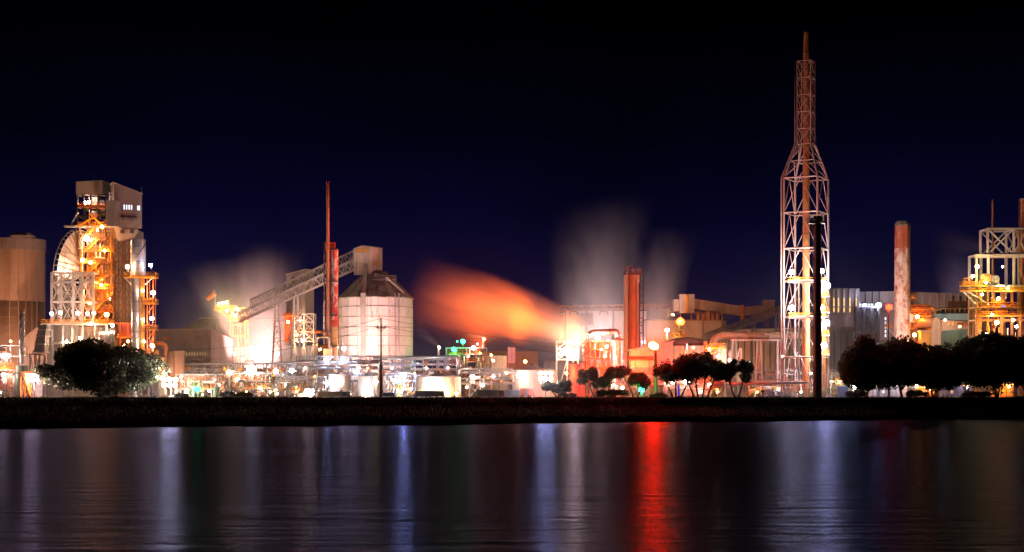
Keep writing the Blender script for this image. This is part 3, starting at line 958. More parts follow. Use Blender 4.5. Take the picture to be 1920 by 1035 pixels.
    clad_face(t, (XW(146, Y), Y + 10), (XW(214, Y), Y + 10), ZW(640, Y), ZW(425, Y), ZW(425, Y), 9, M_CLAD)
    for k in range(14):
        x = 151 + R.random() * 60
        a, b = sorted((R.uniform(430, 600), R.uniform(430, 600)))
        if b - a > 18:
            pipe(t, [W(x, a, Y - .6), W(x, b, Y - .6), W(x + R.uniform(-14, 14), b, Y - .6)], R.uniform(.1, .28), R.choice([M_LAG, M_RUST, M_YEL, M_WHITE]))
    for p, a, b in ((447, 150, 200), (470, 156, 214), (492, 148, 212), (516, 150, 215), (540, 178, 214), (562, 170, 212), (585, 176, 214)):
        platform(t, a, b, p, Y - 1.3, Y - .3, M_RUST, R.choice([M_YEL, M_ORANGE, M_RUST]))
    for (a, pa, b, pb) in ((162, 470, 186, 447), (186, 492, 162, 516), (170, 540, 196, 516), (196, 562, 176, 585), (178, 606, 200, 585), (160, 447, 180, 425)):
        member(t, 'stair_string', W(a, pa, Y - 1.5), W(b, pb, Y - 1.5), .2, M_YEL, d=.45)
        member(t, 'stair_rail', W(a, pa - 6, Y - 1.5), W(b, pb - 6, Y - 1.5), .1, M_YEL)
    # --- cladded right side with outside framing
    for j, (a, b) in enumerate(((428, 452), (452, 478), (478, 505), (505, 531), (531, 558), (558, 584), (584, 610))):
        for i in range(4):
            MB().box(XW(214.4 + 9.4 * i, Y + 3), XW(223.4 + 9.4 * i, Y + 3), Y + 3, Y + 3.2, ZW(b, Y) + .08, ZW(a, Y)).build('wall_panel', M_CLAD, t)
    lattice(t, (213.5, 232, 251), (450, 490, 531, 572, 610), Y + 2, Y + 2.9, .34, M_BROWN, 'X', .22, back=False)
    for i in range(6):
        member(t, 'wall_stud', W(216 + 6.5 * i, 428, Y + 2.6), W(216 + 6.5 * i, 606, Y + 2.6), .14, M_DARK)
    MB().box(XW(213, Y), XW(253, Y), Y + 3.4, Y + 11, ZW(690, Y), ZW(429, Y)).build('wall_core', M_GREY, t)
    MB().hexa([(XW(222, Y), Y - 1, ZW(452, Y)), (XW(248, Y), Y - 1, ZW(445, Y)), (XW(248, Y), Y + 3, ZW(445, Y)), (XW(222, Y), Y + 3, ZW(452, Y))],
              [(XW(216, Y), Y - 1, ZW(428, Y)), (XW(256, Y), Y - 1, ZW(430, Y)), (XW(256, Y), Y + 3, ZW(430, Y)), (XW(216, Y), Y + 3, ZW(428, Y))]).build('chute', M_CLAD, t)
    for f in (226, 244):
        MB().box(XW(f, Y - 1), XW(f + 7, Y - 1), Y - 1.3, Y - 1.02, ZW(438, Y), ZW(431, Y)).build('chute_opening', M_DARK, t)
    # --- lower storey: long yellow platform, white wall, curved duct
    platform(t, 75, 208, 607, Y - 9, Y - 5, M_WHITE, M_YEL)
    lattice(t, (84, 98, 118, 136, 155, 178, 200), (609, 643, 690, None), Y - 8, Y - 3, .42, M_WHITE, '/X\\', .25, back=False)
    for i in range(8):
        MB().box(XW(88.5 + 7.4 * i, Y - 4), XW(95.4 + 7.4 * i, Y - 4), Y - 4, Y - 3.8, 0, ZW(611, Y)).build('wall_panel', M_CLADW, t)
    for i in range(7):
        MB().box(XW(148 + 7.4 * i, Y - 1), XW(155 + 7.4 * i, Y - 1), Y - 1, Y - .8, 0, ZW(613, Y)).build('wall_panel', M_CLADW, t)
    for i in range(7):
        a0, a1 = math.radians(180 - 26 * i), math.radians(180 - 26 * (i + 1))
        m = MB()
        cx, cz, ro, ri = XW(204, Y - 6), ZW(634, Y - 6), 3.0, 1.2
        rgs = []
        x = XW(190 + 4.2 * i, Y - 6)
        m.path([(x, Y - 6, ZW(634, Y - 6)), (x + .56, Y - 6, ZW(634, Y - 6))], [3.0 - .06 * i, 3.0 - .06 * i], 20)
        m.build('duct_ring', M_LAG, t)
        MB().path([(x + .57, Y - 6, ZW(634, Y - 6)), (x + .6, Y - 6, ZW(634, Y - 6))], 2.8, 20).build('ring_joint', M_DARK, t)
    MB().box(XW(186, Y - 6), XW(222, Y - 6), Y - 8, Y - 3.2, ZW(657, Y - 6), ZW(654, Y - 6)).build('duct_base', M_WHITE, t)
    lattice(t, (214, 226, 240, 252), (606, 628, 656, None), Y - 5, Y + 1, .36, M_ORANGE, 'X/', .2)
    MB().box(XW(229, Y - 4), XW(246, Y - 4), Y - 4, Y - 1, ZW(632, Y), ZW(606, Y)).build('hopper', M_RED, t)
    platform(t, 214, 254, 632, Y - 6, Y - 4, M_ORANGE, M_ORANGE)
    # lamps
    for px, py, dy, col, P, r in ((162, 447, -3, WARM, 6000, .8), (170, 450, 2, WARM, 1600, .4), (155, 488, -2, SOD, 2600, .5), (170, 492, -2, SOD, 2600, .5), (191, 425, -3, SOD, 2200, .45), (168, 379, 1, PINK, 3000, .55), (160, 380, 1, WARM, 1500, .4),
                                  (112, 503, -1, WARM, 4200, .4), (97, 588, -11, PINK, 1500, .5), (113, 586, -11, PINK, 1100, .45), (146, 587, -11, WARM, 1300, .5), (164, 588, -11, WARM, 1000, .45), (176, 587, -11, WARM, 1000, .45),
                                  (168, 568, -3, SOD, 2200, .4), (200, 590, -7, SOD, 3600, .6), (171, 607, -10, WARM, 1600, .45), (211, 610, -9, WARM, 1600, .45), (151, 634, -10, WARM, 1600, .5), (233, 648, -8, SOD, 1200, .36),
                                  (196, 470, -2, SOD, 2600, .35), (190, 535, -2, SOD, 3200, .35), (205, 560, 3, SOD, 2400, .3), (182, 432, 5, SOD, 1500, .3), (150, 545, 3, WHITE, 1800, .3), (125, 640, -9, WARM, 1000, .3), (240, 640, -9, SOD, 1500, .3), (196, 512, 6, SOD, 2000, .3)):
        lamp(t, px, py, Y + dy, col, P, r)
    # unseen ground spots added as fill for the head house and cladding
    fill_flood(t, 330, 430, (232, 395, 464), PEACH, 120000, 14); fill_flood(t, 200, 428, (165, 360, 466), PEACH, 22000, 12); fill_flood(t, 232, 436, (232, 520, 470), PEACH, 9000, 40)
process_tower()

def flue_column():
    Y = 452
    t = thing('lagged_column', 'tall silver lagged column with yellow ring platforms and ladder tower, right edge of the lit process tower', 'column', 260, Y)
    cx = XW(258.5, Y)
    def cyl(pa, pb, x0, x1, n='shell_ring'):
        r = (x1 - x0) / 2 * Y / FPX
        c = XW((x0 + x1) / 2, Y)
        MB().lathe(c, Y, [(r, ZW(pb, Y) + .05), (r, ZW(pa, Y) - .05)], 28).build(n, M_LAG, t)
        MB().lathe(c, Y, [(r * .97, ZW(pb, Y) - .08), (r * 1.03, ZW(pb, Y) - .08), (r * 1.03, ZW(pb, Y) + .08), (r * .97, ZW(pb, Y) + .08)], 28).build('flange', M_GREY, t)
    for a, b in ((449, 463), (463, 477), (477, 491), (491, 505), (505, 518)):
        cyl(a, b, 245.5, 273)
    for a, b in ((518, 534), (534, 550), (550, 566), (566, 584), (584, 602), (602, 622), (622, 645)):
        cyl(a, b, 246.5, 263)
    cyl(645, 744, 247, 262)
    MB().lathe(XW(259, Y), Y, [(.05, ZW(448.5, Y)), (1.9, ZW(449, Y))], 28).build('cap', M_LAG, t)
    pts = []
    for i in range(25):
        a = math.radians(-170 + 160 * i / 24)
        pts.append((XW(259.2, Y) + math.cos(a) * 2.02, Y + math.sin(a) * 2.02, ZW(514 - 58 * i / 24, Y)))
    MB().path(pts, .1, 6).build('spiral_handrail', M_GREY, t)
    platform(t, 231, 289, 518, Y - 3.5, Y + 2.5); 
    lattice(t, (266, 276, 287), (518, 560, 610, 656, None), Y - 1, Y + 2, .2, M_ORANGE, '/\\', .13)
    for p, a, b in ((568, 266, 290), (617, 273, 290), (664, 274, 292)):
        platform(t, a, b, p, Y - 3, Y + 2)
        member(t, 'knee_brace', W(b - 1, p + 2, Y - 1), W(b - 12, p + 18, Y - 1), .16, M_YEL)
    member(t, 'knee_brace', W(233, 520, Y - 2), W(247, 534, Y - 1.5), .2, M_WHITE); member(t, 'knee_brace', W(287, 520, Y - 2), W(272, 534, Y - 1.5), .2, M_WHITE)
    ladder(t, 268, 518, None, Y - 1.6, M_YEL)
    pipe(t, [W(264.5, 520, Y - .6), W(264.5, 740, Y - .6)], .14, M_LAG)
    MB().box(XW(264, Y), XW(271, Y), Y - 2.4, Y - 1.8, ZW(514, Y), ZW(496, Y)).build('instrument_cabinet', M_WHITE, t)
    pipe(t, [W(296, 610, Y), W(283, 640, Y), W(283, 700, Y)], .16, M_RED); 
    for px, py, col, P, r in ((239, 500, WARM, 2600, .55), (282, 497, COOL, 2400, .5), (287, 549, WARM, 3000, .58), (285, 597, PINK, 2600, .5), (286, 648, WARM, 3400, .58), (268, 545, WARM, 1500, .3), (269, 600, WARM, 1500, .3), (270, 640, WARM, 1500, .3)):
        lamp(t, px, py, Y - 2.8, col, P, r)
flue_column()

# ================================================================= SHEDS AND STEAM ZONE
def grey_shed():
    Y = 478
    t = thing('grey_shed', 'large grey ribbed shed with a long lit window, below the pale steam', 'shed', 360, Y)
    # broad front and narrower right-hand end, near corner at px 395
    Mx = 394
    Lc, M, Rc, Fc = plan_corners(292, Mx, 435, Y, .28)
    k = lambda p: ZW(p, Y)
    # pitched: eave on the front is level, right end slopes down to the rear
    MB().hexa([(p.x, p.y, 0) for p in (Lc, M, Rc, Fc)], [(Lc.x, Lc.y, k(617.5)), (M.x, M.y, k(617.5)), (Rc.x, Rc.y, k(633)), (Fc.x, Fc.y, k(633))]).build('wall_core', M_GREY, t)
    clad_face(t, Lc, M, .02, k(618), k(617.5), 14, M_CLADG)
    clad_face(t, M, Rc, .02, k(617.5), k(633), 6, M_CLADG)
    MB().hexa([(Lc.x - .3, Lc.y - .4, k(617.5)), (M.x, M.y - .5, k(617.5)), (Rc.x + .3, Rc.y - .3, k(633.3)), (Fc.x, Fc.y, k(633.3))],
              [(Lc.x - .3, Lc.y - .4, k(616)), (M.x, M.y - .5, k(616)), (Rc.x + .3, Rc.y - .3, k(631.8)), (Fc.x, Fc.y, k(631.8))]).build('roof', M_CLAD, t)
    face_box(t, Lc, M, .13, .28, k(637), k(631), M_GREY, name='louvre', pane=M_YEL)
    face_box(t, Lc, M, .73, .89, k(636), k(628.5), M_GREY, name='louvre', pane=M_ROOF)
    face_box(t, Lc, M, .50, .95, k(667), k(659.5), M_GREY, name='window', pane=M_LITY, npane=9)
    MB().hexa([(XW(330, Y - 6), Y - 7, k(676)), (XW(393, Y - 6), Y - 7, k(682)), (XW(393, Y), Y - .5, k(682)), (XW(330, Y), Y - .5, k(670))],
              [(XW(330, Y - 6), Y - 7, k(675)), (XW(393, Y - 6), Y - 7, k(681)), (XW(393, Y), Y - .5, k(681)), (XW(330, Y), Y - .5, k(668))]).build('lean_to_roof', M_DROOF, t)
    member(t, 'lightning_rod', W(403, 618, Y), W(403, 607, Y), .12, M_RUST); member(t, 'rod_arm', W(401.5, 613, Y), W(404.5, 613, Y), .08, M_RUST)
grey_shed()

def storage_shed():
    Y = 545
    t = thing('storage_shed', 'long pale storage shed with a hipped roof behind the pale steam', 'shed', 440, Y)
    k = lambda p: ZW(p, Y)
    x0, x1 = XW(300, Y), XW(586, Y)
    xa, xb = XW(352, Y), XW(500, Y)
    MB().box(x0 + .2, x1 - .2, Y + .2, Y + 40, 0, k(648)).build('wall_core', M_GREY, t)
    clad_face(t, (x0, Y), (x1, Y), .02, k(648), k(648), 24, M_CLADW)
    D = 40
    ridge = k(592)
    vs = [(x0 - .6, Y - .6, k(648)), (x1 + .6, Y - .6, k(648)), (x1 + .6, Y + D, k(648)), (x0 - .6, Y + D, k(648)), (xa, Y + D / 2, ridge), (xb, Y + D / 2, ridge)]
    m = MB(); m.add(vs, [(0, 1, 5, 4), (1, 2, 5), (2, 3, 4, 5), (3, 0, 4), (0, 3, 2, 1)])
    m.build('roof', M_ROOF, t)
    for i in range(18):
        f = i / 17
        a = Vector((x0 + (x1 - x0) * f, Y - .7, k(648) + .1)); b = Vector((xa + (xb - xa) * f, Y + D / 2 - .2, ridge + .1))
        member(t, 'roof_seam', a, b, .12, M_ROOF)
    member(t, 'ridge_cap', (xa, Y + D / 2, ridge + .05), (xb, Y + D / 2, ridge + .05), .6, M_CLAD)
    for px, py, col, P in ((440, 664, PINK, 6000), (480, 668, PINK, 8000), (520, 664, PINK, 6000)):
        lamp(t, px, py, Y - 16, col, P, .5)
storage_shed()

def loader():
    Y = 500
    t = thing('loader_tower', 'yellow green lit loader platform rising from the steam by the inclined conveyor', 'loader', 440, Y)
    lattice(t, (432, 446, 460), (578, 592, 608, 630, None), Y, Y + 5, .35, M_YEL, 'X/', .2)
    platform(t, 400, 440, 580, Y - 2, Y + 3, M_YEL, M_YEL)
    platform(t, 428, 462, 600, Y - 2, Y + 3, M_YEL, M_YEL)
    MB().box(XW(404, Y), XW(428, Y), Y - 1, Y + 2, ZW(578, Y), ZW(571, Y)).build('drive_unit', M_CLADN, t)
    MB().box(XW(424, Y), XW(430, Y), Y - 1, Y + 1, ZW(571, Y), ZW(564, Y)).build('motor', M_CLADN, t)
    for p in (405, 420): member(t, 'strut', W(p, 580, Y), W(434, 600, Y), .25, M_YEL)
    for px, py, P, c in ((410, 569, 700, YEL), (418, 568, 600, YEL), (424, 567, 600, YEL), (426, 582, 900, YEL), (444, 579, 2200, YEL), (442, 592, 2600, WARM)):
        lamp(t, px, py, Y - 2.5, c, P, .3)
    w = thing('windsock', 'orange windsock flying from a mast above the loader', 'windsock', 403, Y, None, ZW(580, Y))
    member(w, 'mast', W(403.5, 580, Y + 1), W(403.5, 545, Y + 1), .2, M_WHITE, 'pipe')
    a, b = W(403, 549, Y + 1), W(388, 561, Y + 1.4)
    MB().path([a, a.lerp(b, .3), a.lerp(b, .7), b], [1.05, .98, .85, .7], 12).build('sock', M_ORANGE, w)
    MB().path([a + Vector((.05, 0, 0)), a + Vector((-.1, 0, -.06))], [1.1, 1.1], 12).build('hoop', M_GALV, w)
loader()

def transfer_house():
    Y = 488
    t = thing('transfer_house', 'grey ribbed transfer house on a white lattice trestle behind the inclined conveyor', 'transfer house', 562, Y)
    Lc, M, Rc, Fc = house(t, 537, 572, 588, Y, 588, (514, 505.5, 505, 512), M_CLADG, M_CLAD, M_CLAD, 6, 3, .55)
    face_box(t, Lc, M, .3, .5, ZW(530, Y), ZW(519, Y), M_RUST, name='louvre', pane=M_DARK)
    zt = ZW(588, Y)
    lattice(t, (552, 570, 588), (588, 604, 622, 640, None), Y + 1, Y + 6, .34, M_WHITE, 'X', .2)
    lattice(t, (535, 548), (588, 610, 640), Y + 4, Y + 8, .4, M_ORANGE, 'X', .26)
    platform(t, 530, 560, 592, Y, Y + 3, M_ORANGE, M_ORANGE)
    pipe(t, [W(552, 622, Y + 3), W(600, 622, Y + 3), W(632, 632, Y + 3)], .5, M_ORANGE, 'chute_pipe')
    for px, py, P, c in ((556, 628, 1800, SOD), (568, 639, 3000, WARM), (540, 604, 1600, SOD), (560, 600, 1200, WARM)):
        lamp(t, px, py, Y - 1, c, P, .4)
transfer_house()

def main_conveyor():
    Y = 476
    t = thing('inclined_conveyor', 'long white lattice conveyor climbing from the steam to the top of the white silo', 'conveyor', 560, Y)
    A, B = W(448, 604, Y), W(664, 506, Y)
    truss_conveyor(t, A, B, 2.6, 3.2, 30, M_WHITE)
    A2, B2 = W(470, 578, Y + 4), W(664, 486, Y + 4)
    truss_conveyor(t, A2, B2, 2.4, 2.6, 26, M_WHITE, cover=None)
    t2 = t
    for px, top in ((555, 556), (520, 572)):
        for dx0, dx1 in ((-3, -13), (3, 11)):
            for yy in (Y - 1.4, Y + 1.4):
                member(t, 'trestle_leg', W(px + dx0, top, yy), (XW(px + dx1, yy), yy, 0), .5, M_WHITE)
        for q in (top + 18, top + 40, top + 62):
            f = (q - top) / (745 - top)
            member(t, 'trestle_tie', W(px - 3 - 10 * f, q, Y - 1.4), W(px + 3 + 8 * f, q, Y - 1.4), .3, M_WHITE)
            f2 = (q + 20 - top) / (745 - top)
            member(t, 'trestle_brace', W(px - 3 - 10 * f, q, Y - 1.3), W(px + 3 + 8 * f2, q + 20, Y - 1.3), .22, M_WHITE)
            member(t, 'trestle_brace', W(px + 3 + 8 * f, q, Y - 1.2), W(px - 3 - 10 * f2, q + 20, Y - 1.2), .22, M_WHITE)
    # enclosed top end
    d = (B - A).normalized()
    a, b = W(655, 503, Y - .5), W(679, 491, Y - .5)
    h = Vector((0, 0, 2.6))
    MB().hexa([a, b, b + Vector((0, 4, 0)), a + Vector((0, 4, 0))], [a + h, b + h, b + h + Vector((0, 4, 0)), a + h + Vector((0, 4, 0))]).build('gallery_end', M_CLAD, t)
    fill_flood(t, 560, 446, (600, 540, 476), PEACH, 26000, 50)
main_conveyor()

def red_column():
    Y = 450
    t = thing('red_column', 'flaking red column on a yellowish base with a very tall slim stack at its left', 'column', 622, Y)
    cx, r = XW(627, Y), 6.9 * Y / FPX
    def seg(a, b, x0, x1, m, n):
        rr_, c = (x1 - x0) / 2 * Y / FPX, XW((x0 + x1) / 2, Y)
        MB().lathe(c, Y, [(rr_, 0 if b is None else ZW(b, Y)), (rr_, ZW(a, Y))], 24).build(n, m, t)
    for a, b in ((468, 490), (490.4, 512), (512.4, 534), (534.4, 556), (556.4, 578), (578.4, 600)):
        seg(a, b, 620.2, 634, M_FLAKE, 'shell_ring')
    seg(600.4, 613, 620, 634.2, M_RED, 'skirt_ring')
    seg(613, None, 620.6, 633.6, M_OCHP, 'base_shell')
    MB().lathe(cx, Y, [(r, ZW(468, Y)), (r * .8, ZW(466, Y)), (.02, ZW(465, Y))], 24).build('head', M_RED, t)
    # slim stack
    c2 = XW(614.6, Y - 1)
    rad = 3.0 * Y / FPX
    zt = ZW(341, Y); zs = ZW(400, Y)
    MB().lathe(c2, Y - 1, [(rad * 1.08, 0), (rad * 1.05, ZW(470, Y)), (rad * .92, zs), (rad * .85, zt), (rad * .7, zt)], 18).build('slim_stack', M_STK, t)
    for ph in (0, 2.1, 4.2):
        pts = [(c2 + math.cos(ph + i * .42) * rad * .98, Y - 1 + math.sin(ph + i * .42) * rad * .98, zs + 1 + (zt - zs - 1) * i / 30) for i in range(31)]
        MB().path(pts, .07, 5).build('strake', M_STK, t)
    for p in (468, 528, 592, 650):
        MB().box(XW(611, Y - 1), XW(634, Y), Y - 1.3, Y + .3, ZW(p, Y) - .15, ZW(p, Y) + .15).build('stay_band', M_DARK, t)
    lattice(t, (609, 618, 627), (455, 462, 468), Y + 1, Y + 3, .2, M_ORANGE, 'X', .12)
    pipe(t, [W(608, 458, Y), W(608, 700, Y)], .2, M_BROWN); pipe(t, [W(619, 470, Y - 1), W(619, 660, Y - 1)], .14, M_DARK)
    pipe(t, [W(609, 565, Y - 1.5), W(607.5, 570, Y - 1.5), W(607.5, 700, Y - 1.5)], .22, M_LAG)
    for p in range(480, 680, 14): MB().box(XW(606.4, Y - 1.5), XW(609.4, Y - 1.5), Y - 1.9, Y - 1.3, ZW(p, Y) - .2, ZW(p, Y) + .1).build('clamp', M_GREY, t)
    pipe(t, [W(594, 675, Y - 3), W(594, 632, Y - 3), W(617, 632, Y - 3), W(617, 675, Y - 3)], .3, M_LAG)
    pipe(t, [W(596, 664, Y - 2), W(600, 652, Y - 2), W(622, 649, Y - 2)], .75, M_RUST, 'duct')
    MB().box(XW(607, Y - 4), XW(622, Y - 4), Y - 4.5, Y - 3.2, ZW(672, Y), ZW(655, Y)).build('cabinet', M_CLADW, t)
    fill_flood(t, 632, 436, (626, 560, 449), PEACH, 16000, 50); lamp(t, 600, 655, Y - 6, SOD, 1200, .3)
M_OCHP = surf('ochre_shell_paint', (.42, .27, .11), (.3, .17, .07), .55)
M_STK = surf('dull_orange_stack_paint', (.42, .2, .12), (.27, .13, .08), .6, scale=.8)
red_column()

def white_silo():
    Y = 470
    t = thing('white_silo', 'squat white panelled silo with a dark ribbed cone roof and a cladded house on top', 'silo', 704, Y)
    cx, r = XW(704.5, Y), 69.5 * Y / FPX
    N = 22
    rows = [560.5, 577, 596, 615, 631, 649, 668, 690, 716, 745.5]
    for j in range(len(rows) - 1):
        zt, zb = ZW(rows[j], Y) - .07, (ZW(rows[j + 1], Y) + .07 if j < len(rows) - 2 else 0)
        for k in range(N):
            a0, a1 = 2 * math.pi * k / N + .006, 2 * math.pi * (k + 1) / N - .006
            if math.sin((a0 + a1) / 2) > .35: continue
            q = R.uniform(-.03, .03)
            ro, ri = r + q, r - .25
            bot = [(cx + ro * math.cos(a0), Y + ro * math.sin(a0), zb), (cx + ro * math.cos(a1), Y + ro * math.sin(a1), zb), (cx + ri * math.cos(a1), Y + ri * math.sin(a1), zb), (cx + ri * math.cos(a0), Y + ri * math.sin(a0), zb)]
            MB().hexa(bot, [(x, y, zt) for x, y, _ in bot]).build('panel', M_SILO, t)
        if 0 < j:
            MB().lathe(cx, Y, [(r - .2, ZW(rows[j], Y) - .06), (r + .05, ZW(rows[j], Y) - .06), (r + .05, ZW(rows[j], Y) + .06), (r - .2, ZW(rows[j], Y) + .06)], N * 2).build('ring_seam', M_ROOF, t)
    MB().lathe(cx, Y, [(r - .3, 0), (r - .3, ZW(560, Y))], N * 2, smooth=False).build('shell_core', M_GREY, t)
    r1 = 20 * Y / FPX
    ze, za = ZW(559, Y), ZW(510, Y)
    for k in range(N):
        a0, a1 = 2 * math.pi * k / N + .004, 2 * math.pi * (k + 1) / N - .004
        A = [(r + .35, ze - .12), (r1, za)]
        vs = []
        for (rr_, z) in A:
            for a in (a0, a1):
                vs.append((cx + rr_ * math.cos(a), Y + rr_ * math.sin(a), z))
        m = MB(); lo = [(x, y, z - .15) for x, y, z in vs]
        m.hexa([lo[0], lo[1], lo[3], lo[2]], [vs[0], vs[1], vs[3], vs[2]])
        m.build('roof_panel', M_CONE, t)
        am = a0 - .004
        member(t, 'roof_rib', (cx + (r + .3) * math.cos(am), Y + (r + .3) * math.sin(am), ze), (cx + r1 * math.cos(am), Y + r1 * math.sin(am), za + .1), .16, M_ROOF)
    MB().lathe(cx, Y, [(r1 + .1, za - .2), (r1 * .5, za + .4), (.02, za + .5)], N).build('roof_crown', M_CONE, t)
    # downpipes and pilaster
    for px, w, m_ in ((681, .7, M_CONC2), (748, .18, M_GALV), (741, .12, M_GREY)):
        x = XW(px, Y - 9)
        dx = x - cx
        y = Y - math.sqrt(max(.1, (r + .12) ** 2 - dx * dx))
        x = XW(px, y)
        MB().box(x - w, x + w, y - .25, y + .3, 0, ZW(553, Y)).build('downpipe', m_, t)
    member(t, 'roof_stair', W(681, 553, Y - 9.4), W(686, 500, Y - 4), 1.0, M_CLAD, d=.5)
    # head house
    Lc, M, Rc, Fc = plan_corners(664, 695, 716, Y - 4, .6)
    z0 = ZW(514, Y - 4)
    k = lambda p: ZW(p, Y - 4)
    z1 = k(463.5)
    MB().hexa([(p.x, p.y, z0) for p in (Lc, M, Rc, Fc)], [(Lc.x, Lc.y, k(466)), (M.x, M.y, z1), (Rc.x, Rc.y, z1), (Fc.x, Fc.y, k(466))]).build('head_house_core', M_GREY, t)
    mid = (Lc + M) / 2
    clad_face(t, Lc, mid, z0, k(466), k(460.5), 3, M_CLAD); clad_face(t, mid, M, z0, k(460.5), k(463.5), 3, M_CLAD)
    clad_face(t, M, Rc, z0, z1, z1, 4, M_CLAD)
    MB().hexa([(Lc.x - .3, Lc.y, k(465.6)), (mid.x, mid.y - .5, k(460.2)), (mid.x + (Rc - M).x, mid.y + (Rc - M).y, k(460.2)), (Fc.x, Fc.y, k(465.6))], [(Lc.x - .3, Lc.y, k(464.6)), (mid.x, mid.y - .5, k(459.2)), (mid.x + (Rc - M).x, mid.y + (Rc - M).y, k(459.2)), (Fc.x, Fc.y, k(464.6))]).build('roof_slope', M_CLADG, t)
    MB().hexa([(mid.x, mid.y - .5, k(460.2)), (M.x, M.y - .5, k(463)), (Rc.x + .3, Rc.y, k(463)), (mid.x + (Rc - M).x, mid.y + (Rc - M).y, k(460.2))], [(mid.x, mid.y - .5, k(459.2)), (M.x, M.y - .5, k(462)), (Rc.x + .3, Rc.y, k(462)), (mid.x + (Rc - M).x, mid.y + (Rc - M).y, k(459.2))]).build('roof_slope', M_CLADG, t)
    face_box(t, Lc, M, .12, .9, k(473), k(464.5), M_GREY, name='louvre', pane=M_COCH)
    face_box(t, M, Rc, .15, .85, k(497), k(489.5), M_GREY, name='louvre', pane=M_COCH)
    # roof plant platform
    platform(t, 697, 742, 524, Y - 6, Y - 2, M_GREY, M_GREY)
    for px, w, pt in ((702, 4, 512), (712, 3, 517), (723, 3, 518), (732, 3, 519)):
        vessel(t, px, px + w * 2, pt, 524, Y - 4, M_GALV, 'filter_pot', .25, 12)
    for px in (713, 724):
        MB().box(XW(px, Y - 5), XW(px + 5, Y - 5), Y - 5.5, Y - 4.5, ZW(535, Y), ZW(524, Y)).build('rotary_valve', M_GALV, t)
    for px in (699, 740): member(t, 'platform_leg', W(px, 524, Y - 5.5), W(px, 540, Y - 5.5), .2, M_GREY)
    member(t, 'skip_rail', W(724, 520, Y - 6.5), W(757, 549, Y - 6), .5, M_CLAD)
    for px, py, P in ((645, 653, 4200), (661, 655, 5200)):
        lamp(t, px, py, Y - 16, PINK, P, .5)
    fill_flood(t, 655, 442, (690, 600, 462), (1, .56, .46), 30000, 90); fill_flood(t, 752, 442, (725, 600, 462), (1, .56, .46), 30000, 90); fill_flood(t, 715, 436, (705, 515, 464), (1, .58, .46), 70000, 46)
white_silo()

